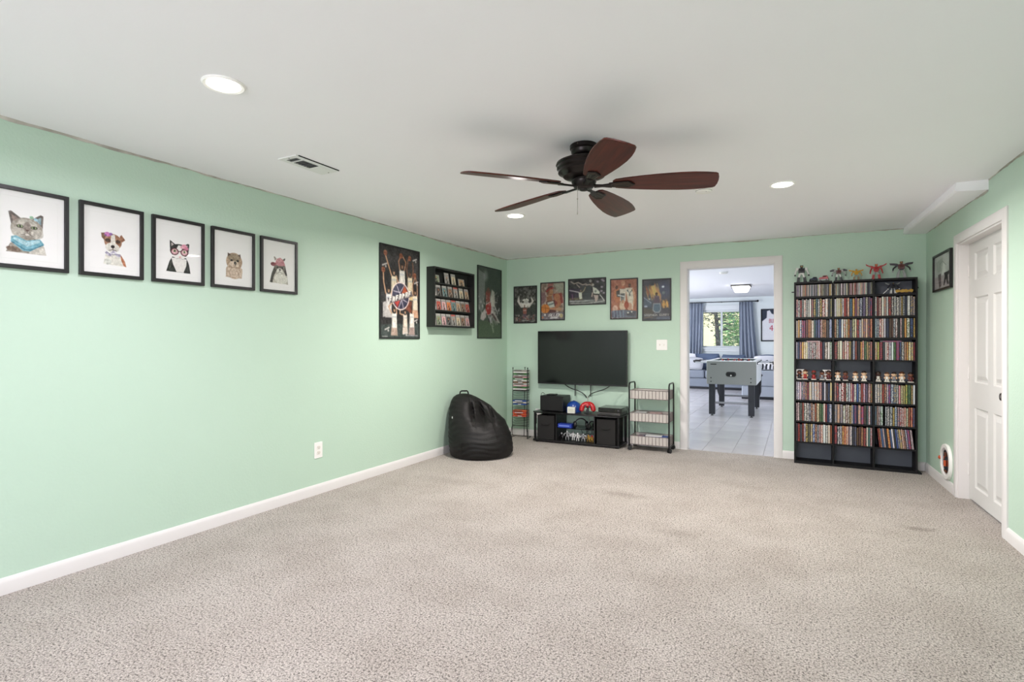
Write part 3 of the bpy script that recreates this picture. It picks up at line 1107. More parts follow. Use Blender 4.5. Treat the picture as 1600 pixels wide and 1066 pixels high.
def pet_bandana_cat():
    c = pet_base(5)
    dk, wh, pk = (62, 58, 54), (228, 224, 216), (196, 132, 140)
    c.poly([(0.21, 0.845), (0.28, 0.66), (0.36, 0.50), (0.68, 0.50), (0.74, 0.66), (0.78, 0.86)], (196, 190, 180))
    c.poly([(0.21, 0.845), (0.27, 0.66), (0.36, 0.50), (0.44, 0.56), (0.33, 0.72), (0.29, 0.85)], dk)
    c.poly([(0.60, 0.54), (0.69, 0.50), (0.75, 0.68), (0.70, 0.68)], dk)
    c.ell(0.55, 0.76, 0.20, 0.10, wh)
    c.ell(0.52, 0.52, 0.175, 0.105, (110, 102, 94))
    c.ell(0.52, 0.60, 0.10, 0.055, wh)
    c.poly([(0.37, 0.40), (0.33, 0.33), (0.36, 0.315), (0.42, 0.36)], (150, 138, 130)).poly([(0.66, 0.39), (0.69, 0.335), (0.67, 0.325), (0.61, 0.36)], (96, 88, 84))
    c.poly([(0.36, 0.48), (0.42, 0.36), (0.53, 0.325), (0.63, 0.37), (0.69, 0.48), (0.52, 0.50)], pk)
    c.ell(0.50, 0.38, 0.08, 0.04, (220, 168, 172), 0, 0.6)
    c.ell(0.315, 0.475, 0.075, 0.04, (128, 66, 72)).ell(0.37, 0.47, 0.03, 0.03, (160, 84, 90))
    c.ell(0.45, 0.53, 0.025, 0.016, (24, 24, 22)).ell(0.59, 0.53, 0.025, 0.016, (24, 24, 22))
    c.ell(0.52, 0.575, 0.028, 0.016, (52, 44, 44)).line([(0.52, 0.585), (0.52, 0.615), (0.46, 0.635)], 0.008, dk).line([(0.52, 0.615), (0.58, 0.635)], 0.008, dk)
    for i in range(16):
        c.line([(0.40 + 0.02 * i, 0.70 + 0.03 * c.rg.rand()), (0.40 + 0.021 * i, 0.82)], 0.006, (198, 192, 184), 0.6)
    return c.inkgrain(23, W0)


pets = [('grey cat in a blue bandana', pet_grey_cat), ('brown and white puppy with a pink flower', pet_dog), ('black and white cat in red glasses', pet_tuxedo),
        ('fluffy tan dog with small ears', pet_pom), ('long-haired cat in a pink headscarf', pet_bandana_cat)]
for i, (who, fn) in enumerate(pets):
    framed('framed_picture', 'black framed watercolour print of a ' + who, (XL + 0.0005, 1.2705 + 0.3622 * i, 1.7465), PI / 2, 0.315, 0.392, 0.019, 0.019, fn(), 'animal portraits on the long green wall')


# ---- two tall basketball posters on the long wall
def player(c, x, y, s, skin, kit=(226, 224, 216), arms=(), ball=None, legs=True, shorts=None):
    """x, y = neck; s = torso height"""
    c.poly([(x - 0.36 * s / c.asp * 0.5, y - 0.02 * s), (x - 0.12 * s / c.asp, y + 0.08 * s), (x + 0.12 * s / c.asp, y + 0.08 * s), (x + 0.36 * s / c.asp * 0.5, y - 0.02 * s),
            (x + 0.46 * s / c.asp * 0.5, y + 0.15 * s), (x + 0.54 * s / c.asp * 0.5, y + s), (x - 0.54 * s / c.asp * 0.5, y + s), (x - 0.46 * s / c.asp * 0.5, y + 0.15 * s)], kit)
    dk_ = tuple(v * 0.74 for v in kit)
    c.poly([(x - 0.54 * s / c.asp * 0.5, y + s), (x - 0.46 * s / c.asp * 0.5, y + 0.15 * s), (x - 0.30 * s / c.asp * 0.5, y + 0.4 * s), (x - 0.34 * s / c.asp * 0.5, y + s)], dk_, 0.7)
    c.line([(x + 0.1 * s / c.asp, y + 0.5 * s), (x + 0.16 * s / c.asp, y + 0.95 * s)], 0.03 * s, dk_, 0.7)
    c.ell(x, y - 0.16 * s, 0.085 * s / c.asp, 0.16 * s, skin)
    c.ell(x - 0.03 * s / c.asp, y - 0.14 * s, 0.03 * s / c.asp, 0.10 * s, tuple(v * 0.7 for v in skin), 0, 0.7)
    c.ell(x, y - 0.25 * s, 0.072 * s / c.asp, 0.07 * s, (40, 30, 26))
    c.line([(x - 0.04, y + 0.3 * s), (x + 0.04, y + 0.3 * s)], 0.10 * s, (150, 160, 170), 0.6)
    for pts in arms:
        c.line(pts, 0.10 * s, skin)
    if ball:
        c.ell(ball[0], ball[1], 0.045, 0.045 * c.asp, (142, 84, 58))
        c.line([(ball[0] - 0.04, ball[1]), (ball[0] + 0.04, ball[1])], 0.004, (70, 36, 26))
    if legs:
        c.poly([(x - 0.28 * s / c.asp, y + s), (x + 0.28 * s / c.asp, y + s), (x + 0.33 * s / c.asp, y + 1.5 * s), (x - 0.33 * s / c.asp, y + 1.5 * s)], shorts or (216, 206, 190))


def poster_team():
    c = Cv(120, 180, (44, 42, 42), 11)
    c.grain(16, 5).grain(8)
    c.poly([(0, 0.86), (1, 0.83), (1, 1), (0, 1)], (66, 78, 74), 0.8)
    b1, b2, b3 = (196, 152, 116), (120, 84, 62), (158, 116, 88)
    wh = (214, 208, 194)
    player(c, 0.54, 0.23, 0.20, b3, (206, 202, 192), [[(0.48, 0.24), (0.45, 0.15), (0.50, 0.09)], [(0.60, 0.24), (0.64, 0.15), (0.56, 0.09)]], (0.51, 0.085), True)
    player(c, 0.33, 0.31, 0.18, b1, (202, 190, 160), [[(0.27, 0.32), (0.20, 0.22), (0.13, 0.12)], [(0.39, 0.32), (0.46, 0.42), (0.54, 0.50)]], (0.12, 0.085), True, (190, 150, 100))
    player(c, 0.75, 0.30, 0.18, b2, (208, 192, 158), [[(0.69, 0.31), (0.66, 0.22), (0.70, 0.11)], [(0.81, 0.31), (0.84, 0.22), (0.82, 0.14)]], (0.74, 0.095), True, (196, 170, 120))
    player(c, 0.20, 0.51, 0.18, b1, (206, 204, 200), [[(0.13, 0.52), (0.08, 0.40), (0.07, 0.30)], [(0.27, 0.52), (0.34, 0.48)]], (0.07, 0.27), True, (180, 176, 172))
    player(c, 0.89, 0.50, 0.18, b3, (220, 206, 180), [[(0.84, 0.51), (0.82, 0.40), (0.88, 0.30)], [(0.95, 0.51), (0.95, 0.40), (0.90, 0.30)]], (0.88, 0.28), True, (196, 150, 120))
    player(c, 0.34, 0.72, 0.17, b1, (222, 218, 206), [[(0.27, 0.73), (0.20, 0.66), (0.32, 0.60)], [(0.40, 0.73), (0.38, 0.62), (0.40, 0.56)]], None, True, (170, 146, 130))
    player(c, 0.62, 0.73, 0.15, b1, (216, 200, 180), [[(0.56, 0.74), (0.48, 0.73), (0.50, 0.66)]], (0.51, 0.64), True, (198, 182, 166))
    player(c, 0.80, 0.71, 0.17, b2, (222, 216, 204), [[(0.74, 0.71), (0.70, 0.60)]], None, True, (160, 138, 130))
    c.poly([(0.06, 0.62), (0.16, 0.60), (0.17, 0.76), (0.06, 0.78)], (178, 174, 170), 0.9)
    c.poly([(0.52, 0.60), (0.80, 0.58), (0.78, 0.72), (0.56, 0.66)], (140, 66, 44), 0.7)
    # round red and blue ball emblem with white seams and a slanting band of letters
    cx, cy_, rx = 0.50, 0.535, 0.215
    ry = rx * c.asp
    c.ell(cx, cy_, rx + 0.02, ry + 0.013, (226, 206, 196))
    c.ell(cx, cy_, rx, ry, (56, 56, 76))
    c.poly([(cx + 0.02, cy_ - 0.02), (cx + 0.10, cy_ - ry * 0.85), (cx + rx * 0.92, cy_ - 0.05)], (172, 76, 46))
    c.poly([(cx - rx * 0.9, cy_ + 0.05), (cx + 0.0, cy_ + 0.035), (cx - 0.08, cy_ + ry * 0.9)], (178, 56, 50))
    for pts in ([(cx - 0.1, cy_ - ry * 0.8), (cx - 0.02, cy_ - 0.03)], [(cx + 0.09, cy_ - ry * 0.85), (cx - 0.02, cy_ - 0.03)], [(cx - 0.18, cy_ - 0.05), (cx - 0.02, cy_ - 0.04)],
                [(cx - 0.05, cy_ + ry * 0.9), (cx + 0.03, cy_ + 0.04)], [(cx + 0.07, cy_ + ry * 0.9), (cx + 0.03, cy_ + 0.04)], [(cx + 0.17, cy_ + 0.06), (cx + 0.03, cy_ + 0.03)]):
        c.line(pts, 0.008, (214, 200, 206))
    c.poly([(cx - 0.33, cy_ + 0.035), (cx + 0.29, cy_ - 0.075), (cx + 0.33, cy_ - 0.015), (cx - 0.28, cy_ + 0.095)], (92, 84, 86))
    for i in range(7):      # the band's letters cannot be read in the photograph; only their white strokes show
        x = cx - 0.285 + 0.083 * i
        y = cy_ + 0.030 - 0.0150 * i
        c.line([(x + 0.004, y + 0.048), (x + 0.014, y)], 0.016, (232, 230, 220))
        c.line([(x + 0.014, y), (x + 0.050, y - 0.004 + 0.016 * (i % 3 == 1))], 0.015, (232, 230, 220))
        c.line([(x + 0.006, y + 0.028), (x + 0.044, y + 0.020)], 0.013, (232, 230, 220), 0.9)
        if i % 2:
            c.line([(x + 0.050, y), (x + 0.042, y + 0.044)], 0.014, (232, 230, 220))
    for x, y in ((0.10, 0.21), (0.88, 0.10), (0.92, 0.36), (0.16, 0.90), (0.62, 0.945), (0.90, 0.80)):
        c.line([(x - 0.05, y + 0.012), (x + 0.05, y - 0.012)], 0.016, (206, 200, 194), 0.85).ell(x + 0.03, y + 0.02, 0.018, 0.013, (206, 200, 194), 0, 0.8)
    c.line([(0.05, 0.985), (0.17, 0.985)], 0.008, (200, 200, 196), 0.8).line([(0.66, 0.972), (0.96, 0.972)], 0.010, (190, 176, 184), 0.7)
    c.soft(1, 0.55).grain(14, 26)
    return c.grain(18)


def poster_splash():
    c = Cv(120, 180, (58, 70, 62), 12)
    c.grain(9, 4)
    c.poly([(0, 0.77), (1, 0.74), (1, 1), (0, 1)], (66, 84, 62))
    c.ell(0.85, 0.55, 0.28, 0.22, (40, 42, 42), 0, 0.8, 0.6)
    rg = c.rg
    c.poly([(0.03, 0.05), (0.30, 0.10), (0.28, 0.42), (0.16, 0.66), (0.02, 0.60)], (150, 152, 152), 0.55)
    c.ell(0.32, 0.12, 0.09, 0.07, (156, 160, 158), 0, 0.5, 0.8)
    for i in range(70):
        a = rg.rand()
        x0, y0 = 0.56 + 0.10 * (rg.rand() - 0.5), 0.40 + 0.2 * rg.rand()
        x1, y1 = x0 + 0.38 * (rg.rand() - 0.25), y0 + 0.40 * (rg.rand() - 0.35)
        g = 150 + 80 * rg.rand()
        c.line([(x0, y0), ((x0 + x1) / 2 + 0.04 * (rg.rand() - 0.5), (y0 + y1) / 2), (x1, y1)], 0.004 + 0.016 * rg.rand(), (g, g - 2, g - 6), 0.5)
    c.poly([(0.58, 0.30), (0.70, 0.33), (0.72, 0.55), (0.60, 0.55), (0.54, 0.42)], (186, 184, 172), 0.8)
    c.poly([(0.32, 0.36), (0.38, 0.31), (0.52, 0.33), (0.50, 0.48), (0.33, 0.50)], (124, 62, 54))
    c.ell(0.43, 0.32, 0.06, 0.04, (98, 64, 54))
    c.poly([(0.33, 0.52), (0.52, 0.48), (0.57, 0.58), (0.52, 0.66), (0.38, 0.68), (0.32, 0.60)], (152, 44, 42))
    c.line([(0.33, 0.53), (0.50, 0.485)], 0.010, (220, 206, 200)).line([(0.34, 0.60), (0.38, 0.675), (0.52, 0.665), (0.57, 0.62)], 0.008, (206, 188, 182))
    c.poly([(0.12, 0.68), (0.30, 0.58), (0.34, 0.70), (0.22, 0.76), (0.10, 0.74)], (190, 180, 178), 0.85)
    c.poly([(0.55, 0.60), (0.66, 0.60), (0.96, 0.78), (0.84, 0.78)], (186, 180, 174), 0.8)
    c.poly([(0.54, 0.66), (0.62, 0.64), (0.84, 0.745), (0.78, 0.755)], (64, 44, 44), 0.9)
    c.poly([(0.38, 0.70), (0.50, 0.68), (0.58, 0.78), (0.44, 0.78)], (48, 46, 48), 0.8)
    c.poly([(0.46, 0.70), (0.53, 0.69), (0.60, 0.79), (0.52, 0.79)], (176, 178, 182), 0.8)
    c.poly([(0.55, 0.80), (0.62, 0.82), (0.69, 0.92), (0.63, 0.93)], (140, 148, 128), 0.7)
    for i in range(60):
        x, y = rg.rand(), 0.36 + 0.40 * rg.rand()
        g = 140 + 90 * rg.rand()
        c.ell(x, y, 0.012 + 0.02 * rg.rand(), 0.008 + 0.012 * rg.rand(), (g, g, g - 6), 0, 0.5)
    c.soft(2)
    return c.grain(14)


framed('wall_poster', 'tall poster of many white-kitted basketball players round a ball emblem', (XL + 0.0005, 4.087, 1.6585), PI / 2, 0.585, 0.868, 0.011, 0.014, poster_team(), 'tall basketball posters on the long wall', 'poster', False)
framed('wall_poster', 'tall green poster of a red basketball player in white splashes', (XL + 0.0005, 5.787, 1.670), PI / 2, 0.585, 0.868, 0.011, 0.014, poster_splash(), 'tall basketball posters on the long wall', 'poster', False)


# ---- five small posters on the doorway wall
def poster_hoop():
    c = Cv(76, 108, (78, 76, 72), 21)
    c.grain(45, 14).grain(26)
    c.poly([(0, 0.5), (1, 0.5), (1, 0.78), (0, 0.78)], (52, 56, 52), 0.8)
    c.poly([(0.12, 0.40), (0.20, 0.24), (0.25, 0.42), (0.42, 0.52), (0.62, 0.52), (0.80, 0.42), (0.74, 0.26), (0.90, 0.40), (0.70, 0.58), (0.30, 0.58)], (206, 200, 192))
    c.poly([(0.30, 0.44), (0.44, 0.30), (0.50, 0.36), (0.58, 0.30), (0.74, 0.44), (0.62, 0.56), (0.42, 0.56)], (216, 212, 204))
    c.ell(0.385, 0.42, 0.05, 0.035, (60, 58, 54)).ell(0.69, 0.42, 0.05, 0.035, (60, 58, 54))
    c.ell(0.54, 0.42, 0.10, 0.05, (176, 174, 168))
    c.line([(0.40, 0.34), (0.54, 0.29), (0.60, 0.33)], 0.02, (60, 66, 58))
    c.line([(0.46, 0.60), (0.47, 0.52)], 0.03, (96, 64, 52)).line([(0.58, 0.60), (0.62, 0.54)], 0.02, (140, 120, 110))
    c.poly([(0.38, 0.60), (0.57, 0.60), (0.56, 0.76), (0.40, 0.76)], (146, 88, 76))
    c.line([(0.42, 0.66), (0.53, 0.66)], 0.03, (198, 172, 160), 0.8)
    c.poly([(0.40, 0.76), (0.56, 0.76), (0.58, 0.90), (0.38, 0.90)], (92, 72, 84))
    for i in range(60):
        x, y = c.rg.rand(), 0.80 + 0.15 * c.rg.rand()
        col = [(150, 84, 78), (110, 100, 98), (168, 156, 150), (70, 60, 60)][c.rg.randint(4)]
        c.ell(x, y, 0.03, 0.022, col, 0, 0.8)
    c.poly([(0.36, 0.935), (0.66, 0.935), (0.66, 0.955), (0.36, 0.955)], (176, 176, 172))
    c.soft(1)
    return c.grain(20)


def poster_passer():
    c = Cv(84, 122, (150, 130, 118), 22)
    c.grain(40, 10).grain(22)
    c.poly([(0.30, 0.0), (0.55, 0.0), (0.5, 0.1), (0.28, 0.12)], (150, 78, 76), 0.8)
    c.poly([(0.55, 0.02), (0.98, 0.02), (0.98, 0.30), (0.70, 0.22)], (150, 152, 134), 0.8)
    c.poly([(0.0, 0.25), (0.18, 0.25), (0.2, 0.5), (0.0, 0.6)], (120, 86, 92), 0.8)
    c.poly([(0.52, 0.30), (0.90, 0.28), (0.97, 0.55), (0.60, 0.62)], (140, 62, 58))
    c.poly([(0.22, 0.50), (0.60, 0.46), (0.66, 0.80), (0.28, 0.82)], (98, 60, 58))
    c.poly([(0.26, 0.53), (0.54, 0.49), (0.60, 0.66), (0.34, 0.68)], (188, 190, 180))
    c.line([(0.32, 0.60), (0.54, 0.56)], 0.035, (72, 92, 92), 0.8)
    c.ell(0.40, 0.26, 0.125, 0.115, (172, 120, 84), 12)
    c.ell(0.31, 0.24, 0.06, 0.10, (112, 72, 54), 12, 0.8)
    c.line([(0.24, 0.22), (0.36, 0.155), (0.52, 0.135)], 0.045, (150, 42, 44))
    c.line([(0.26, 0.16), (0.36, 0.11), (0.48, 0.10)], 0.03, (60, 40, 34))
    c.line([(0.36, 0.31), (0.48, 0.30)], 0.015, (98, 58, 44))
    c.poly([(0.24, 0.36), (0.44, 0.36), (0.50, 0.48), (0.26, 0.50)], (142, 92, 66))
    c.ell(0.70, 0.40, 0.13, 0.11, (178, 116, 80)).line([(0.74, 0.42), (0.80, 0.58), (0.62, 0.70)], 0.10, (168, 106, 74))
    c.line([(0.62, 0.71), (0.42, 0.70)], 0.06, (186, 128, 96)).ell(0.78, 0.72, 0.12, 0.05, (178, 136, 104))
    c.ell(0.18, 0.70, 0.19, 0.125, (206, 122, 52))
    c.line([(0.0, 0.66), (0.18, 0.68), (0.36, 0.70)], 0.012, (120, 60, 26)).line([(0.16, 0.58), (0.20, 0.70), (0.17, 0.82)], 0.010, (120, 60, 26))
    c.poly([(0, 0.82), (1, 0.80), (1, 1), (0, 1)], (110, 104, 116), 0.8)
    c.grain(30, 16, (0, 0.82, 1, 1))
    c.soft(2).grain(20)
    c.text('ALLEN', 0.32, 0.835, 0.105, 0.085, (240, 238, 236), 0.5)
    c.poly([(0.40, 0.945), (0.72, 0.94), (0.72, 0.965), (0.40, 0.97)], (226, 226, 226))
    c.ell(0.07, 0.94, 0.03, 0.022, (212, 130, 70)).ell(0.88, 0.90, 0.07, 0.06, (196, 178, 132), 0, 0.8)
    c.ell(0.17, 0.87, 0.05, 0.03, (226, 218, 214), 0, 0.8)
    return c.grain(10)


def poster_arena():
    c = Cv(118, 78, (54, 50, 54), 23)
    c.grain(22, 12).grain(12)
    c.poly([(0, 0.35), (0.34, 0.38), (0.36, 0.72), (0, 0.74)], (58, 44, 72), 0.6)
    c.poly([(0, 0.74), (0.38, 0.74), (0.38, 0.82), (0, 0.82)], (112, 98, 72), 0.7)
    c.poly([(0.38, 0.30), (0.62, 0.28), (0.62, 0.82), (0.38, 0.82)], (62, 68, 72), 0.8)
    c.poly([(0, 0.84), (1, 0.80), (1, 1), (0, 1)], (120, 120, 120), 0.85)
    c.line([(0, 0.865), (0.25, 0.88), (0.6, 0.87)], 0.03, (190, 192, 190), 0.8).line([(0.05, 0.96), (0.5, 0.98), (0.95, 0.90)], 0.04, (186, 186, 182), 0.7)
    c.grain(26, 22, (0, 0.80, 1, 1))
    for pts, wd in (([(0.06, 0.08), (0.14, 0.16), (0.26, 0.12), (0.38, 0.22), (0.48, 0.19)], 0.05), ([(0.48, 0.24), (0.58, 0.22), (0.66, 0.27)], 0.05), ([(0.22, 0.20), (0.30, 0.32)], 0.04)):
        c.line(pts, wd, (172, 156, 146), 0.9)
    c.ell(0.60, 0.08, 0.04, 0.06, (150, 146, 140)).ell(0.63, 0.19, 0.03, 0.05, (96, 74, 68))
    c.line([(0.0, 0.42), (0.12, 0.46), (0.28, 0.52)], 0.045, (196, 188, 190), 0.8)
    c.poly([(0.27, 0.53), (0.36, 0.51), (0.37, 0.78), (0.30, 0.80), (0.28, 0.70)], (206, 208, 192))
    c.line([(0.36, 0.53), (0.42, 0.46), (0.46, 0.32)], 0.035, (160, 142, 110)).ell(0.33, 0.46, 0.025, 0.04, (120, 104, 84))
    c.line([(0.09, 0.60), (0.10, 0.78)], 0.05, (120, 80, 116), 0.8)
    c.ell(0.67, 0.24, 0.03, 0.05, (176, 168, 156)).poly([(0.66, 0.32), (0.76, 0.38), (0.86, 0.54), (0.84, 0.64), (0.70, 0.62), (0.67, 0.50)], (204, 204, 192))
    c.ell(0.74, 0.50, 0.03, 0.05, (110, 118, 112), 0, 0.8)
    c.poly([(0.68, 0.64), (0.82, 0.62), (0.81, 0.80), (0.77, 0.92), (0.73, 0.92), (0.72, 0.80)], (186, 166, 158))
    c.line([(0.66, 0.56), (0.64, 0.70)], 0.05, (188, 168, 156)).line([(0.84, 0.62), (0.92, 0.76), (0.98, 0.90)], 0.04, (198, 196, 192))
    c.line([(0.70, 0.62), (0.84, 0.64)], 0.05, (46, 48, 44))
    for x, y in ((0.92, 0.06), (0.96, 0.10), (0.91, 0.34), (0.80, 0.12), (0.90, 0.50), (0.97, 0.58)):
        c.ell(x, y, 0.035, 0.04, (186, 168, 186), 0, 0.7)
    c.soft(1)
    return c.grain(18)


def poster_trio():
    c = Cv(84, 122, (166, 98, 72), 24)
    c.grain(16, 5)
    c.poly([(0, 0), (0.5, 0), (0.2, 0.5), (0, 0.7)], (176, 110, 92), 0.6).ell(0.8, 0.15, 0.3, 0.15, (142, 82, 60), 0, 0.5, 0.8)
    wh = (208, 196, 178)
    c.poly([(0.12, 0.27), (0.30, 0.22), (0.36, 0.50), (0.24, 0.62), (0.10, 0.50)], (186, 112, 76))
    c.poly([(0.20, 0.30), (0.34, 0.26), (0.36, 0.46), (0.22, 0.44)], (84, 76, 72))
    c.ell(0.22, 0.20, 0.055, 0.05, (96, 60, 44))
    c.poly([(0.56, 0.22), (0.84, 0.22), (0.88, 0.56), (0.84, 0.80), (0.66, 0.60)], wh)
    c.ell(0.72, 0.165, 0.055, 0.05, (92, 58, 44))
    c.text('Y', 0.62, 0.27, 0.24, 0.16, (84, 92, 96))
    c.line([(0.84, 0.26), (0.92, 0.45), (0.88, 0.62)], 0.05, (198, 140, 104))
    c.poly([(0.34, 0.24), (0.58, 0.24), (0.56, 0.56), (0.36, 0.56)], (214, 204, 188))
    c.ell(0.47, 0.105, 0.07, 0.065, (206, 150, 122)).ell(0.47, 0.075, 0.065, 0.04, (186, 128, 98)).line([(0.44, 0.20), (0.50, 0.20)], 0.05, (196, 112, 84))
    c.poly([(0.36, 0.36), (0.54, 0.36), (0.52, 0.56), (0.40, 0.56)], (76, 76, 78), 0.85)
    c.line([(0.28, 0.40), (0.50, 0.44)], 0.03, (196, 196, 200))
    for i in range(4):
        c.line([(0.38 + 0.045 * i, 0.47), (0.39 + 0.045 * i, 0.60)], 0.010, (190, 188, 186), 0.7)
    c.ell(0.46, 0.68, 0.13, 0.13, (206, 178, 150)).ell(0.16, 0.74, 0.10, 0.08, (210, 168, 146)).ell(0.72, 0.70, 0.10, 0.10, (204, 158, 132))
    c.ell(0.60, 0.66, 0.09, 0.09, (164, 70, 44)).ell(0.46, 0.57, 0.05, 0.05, (190, 140, 108))
    c.poly([(0.02, 0.80), (0.5, 0.78), (0.98, 0.82), (0.98, 0.99), (0.02, 0.99)], (92, 98, 112))
    c.poly([(0.60, 0.84), (0.95, 0.84), (0.95, 0.95), (0.60, 0.93)], (66, 62, 72))
    for i in range(9):
        x = 0.05 + 0.06 * i
        c.line([(x, 0.80), (x + 0.02, 0.97)], 0.016, (150, 168, 190) if i % 2 else (96, 84, 116), 0.8)
    c.ell(0.66, 0.86, 0.04, 0.02, (222, 214, 206)).ell(0.80, 0.84, 0.03, 0.018, (222, 214, 206))
    c.soft(1)
    return c.grain(22).grain(14, 12)


def poster_flames():
    c = Cv(92, 126, (74, 72, 80), 25)
    c.grain(14, 6)
    c.ell(0.78, 0.25, 0.25, 0.2, (72, 78, 108), 0, 0.8, 0.8)
    for i in range(40):
        x = 0.10 + 0.46 * c.rg.rand()
        y = 0.08 + 0.24 * c.rg.rand()
        col = [(206, 140, 62), (226, 178, 92), (176, 92, 46), (196, 158, 92)][c.rg.randint(4)]
        c.line([(x, y), (x + 0.07 + 0.06 * c.rg.rand(), y + 0.14 + 0.08 * c.rg.rand())], 0.018, col, 0.7)
    c.poly([(0.30, 0.16), (0.44, 0.12), (0.52, 0.36), (0.42, 0.40)], (216, 186, 106), 0.8)
    for i in range(26):
        x, y = 0.70 + 0.22 * c.rg.rand(), 0.50 + 0.12 * c.rg.rand()
        c.line([(x, y), (x + 0.08 * (c.rg.rand() - 0.2), y + 0.10)], 0.018, [(222, 158, 72), (196, 122, 54), (230, 190, 110)][c.rg.randint(3)], 0.75)
    c.line([(0.44, 0.16), (0.56, 0.26), (0.66, 0.40), (0.64, 0.56)], 0.025, (176, 126, 106), 0.9)
    c.line([(0.30, 0.20), (0.38, 0.40), (0.44, 0.56)], 0.018, (206, 150, 100), 0.8)
    c.ell(0.74, 0.18, 0.05, 0.026, (214, 222, 236)).ell(0.76, 0.33, 0.06, 0.04, (120, 130, 128), 0, 0.7)
    c.poly([(0.02, 0.40), (0.32, 0.56), (0.30, 0.68), (0.02, 0.66)], (78, 88, 108), 0.9)
    c.line([(0.03, 0.44), (0.30, 0.58)], 0.014, (162, 168, 184)).ell(0.10, 0.66, 0.06, 0.022, (178, 180, 204)).ell(0.24, 0.48, 0.03, 0.022, (168, 174, 176))
    c.ell(0.50, 0.35, 0.05, 0.035, (84, 56, 40))
    c.poly([(0.42, 0.40), (0.60, 0.40), (0.62, 0.58), (0.40, 0.58)], (88, 70, 84)).line([(0.42, 0.42), (0.59, 0.42)], 0.012, (146, 120, 130))
    c.poly([(0.37, 0.585), (0.65, 0.585), (0.67, 0.76), (0.60, 0.83), (0.43, 0.83), (0.35, 0.76)], (142, 146, 152))
    c.poly([(0.40, 0.61), (0.62, 0.61), (0.635, 0.75), (0.57, 0.80), (0.45, 0.80), (0.385, 0.75)], (84, 102, 122))
    c.poly([(0.0, 0.70), (0.34, 0.74), (0.40, 0.85), (0.0, 0.85)], (84, 74, 66), 0.8)
    c.soft(2).grain(16)
    c.text('STEPHEN CURRY', 0.035, 0.855, 0.072, 0.048, (214, 208, 202))
    c.poly([(0.5, 0.93), (1, 0.92), (1, 1), (0.5, 1)], (96, 104, 122), 0.8).line([(0.05, 0.95), (0.35, 0.93)], 0.02, (116, 98, 80))
    return c.grain(13)


G = 'small basketball posters on the doorway wall'
for lab, x, z, w_, h_, fn in (('black framed poster of a player reaching up below a hoop', -3.0625, 1.6685, 0.329, 0.476, poster_hoop),
                              ('black framed poster of a player passing an orange ball', -2.685, 1.6995, 0.330, 0.476, poster_passer),
                              ('black framed landscape poster of two players in a dark arena', -2.235, 1.8015, 0.480, 0.322, poster_arena),
                              ('black framed poster of three players on an orange ground', -1.7795, 1.6975, 0.331, 0.477, poster_trio),
                              ('black framed poster of a player with golden flames and lettering', -1.4015, 1.673, 0.326, 0.476, poster_flames)):
    framed('wall_poster', lab, (x, YB - 0.0005, z), 0, w_, h_, 0.013, 0.015, fn(), G, 'poster')


def photo_grey():
    c = Cv(84, 60, (176, 184, 178), 31)
    c.grain(14, 5)
    c.poly([(0.10, 0.16), (0.5, 0.10), (0.6, 0.45), (0.2, 0.5)], (140, 152, 142), 0.6)  # greenish tones here paint a reflection into the picture
    c.ell(0.54, 0.42, 0.10, 0.2, (206, 214, 206), 0, 0.8, 0.6)
    c.line([(0.3, 0.55), (0.34, 0.25), (0.5, 0.2), (0.7, 0.35)], 0.03, (110, 124, 114), 0.7).line([(0.45, 0.5), (0.5, 0.25)], 0.02, (100, 112, 104), 0.7)
    c.poly([(0.0, 0.62), (1, 0.60), (1, 1), (0, 1)], (150, 140, 142), 0.7)
    c.poly([(0.22, 0.56), (0.40, 0.54), (0.42, 0.92), (0.30, 0.98), (0.26, 0.80)], (84, 76, 78))
    c.poly([(0.58, 0.56), (0.90, 0.54), (0.88, 0.64), (0.80, 0.66), (0.86, 0.92), (0.76, 0.92), (0.70, 0.74), (0.62, 0.92), (0.54, 0.92), (0.62, 0.66)], (34, 32, 34))
    for i in range(22):
        c.line([(c.rg.rand(), 0.70 + 0.25 * c.rg.rand()), (c.rg.rand(), 0.75 + 0.2 * c.rg.rand())], 0.012, (196, 186, 188) if i % 2 else (96, 90, 92), 0.35)
    return c.grain(12)


p = rw(0.577, 0.0005, 1.783)
framed('framed_picture', 'small black framed grey photograph beside the white door', p, math.atan2(RD.y, RD.x), 0.523, 0.315, 0.017, 0.022, photo_grey(), glass=False)
# ---------------------------------------------------------------- wall fittings
def plate(name, label, loc, rz, w_, h_, cat, parts):
    t = thing(name, label, cat, loc, rz)
    m = MB()
    m.prism(rounded(w_, h_, 0.006, 3), -0.005, 0.0, 'Y')
    m.build('cover_plate', M_white, t, bevel=0.0015, seg=1, smooth=30)
    parts(t)
    return t


M_ivory = mat('ivory_plastic', (226, 222, 214), 0.35)
M_slot = mat('socket_slot', (60, 56, 52), 0.6)


def outlet_parts(t):
    for z in (0.02, -0.02):
        m = MB().prism(rounded(0.034, 0.028, 0.011, 4), -0.0075, -0.005, 'Y')
        m.M = Matrix.Identity(4)
        o = m.build('receptacle', M_ivory, t, smooth=30)
        o.location = (0, 0, z)
        s = MB().b2((-0.008, -0.0079, -0.002), (-0.006, -0.0074, 0.008)).b2((0.006, -0.0079, -0.002), (0.008, -0.0074, 0.006)).ball((0, -0.0075, -0.008), (0.003, 0.0006, 0.003), 8, 6)
        s.build('slot', M_slot, o, smooth=None)


def switch_parts(t):
    for x in (-0.023, 0.023):
        MB().b2((x - 0.006, -0.006, -0.012), (x + 0.006, -0.0049, 0.012)).build('toggle_slot', M_ivory, t, smooth=None)
        MB().box((x, -0.010, 0.004), (0.008, 0.012, 0.007), (R_(25), 0, 0)).build('toggle', M_white, t, bevel=0.001, seg=1)


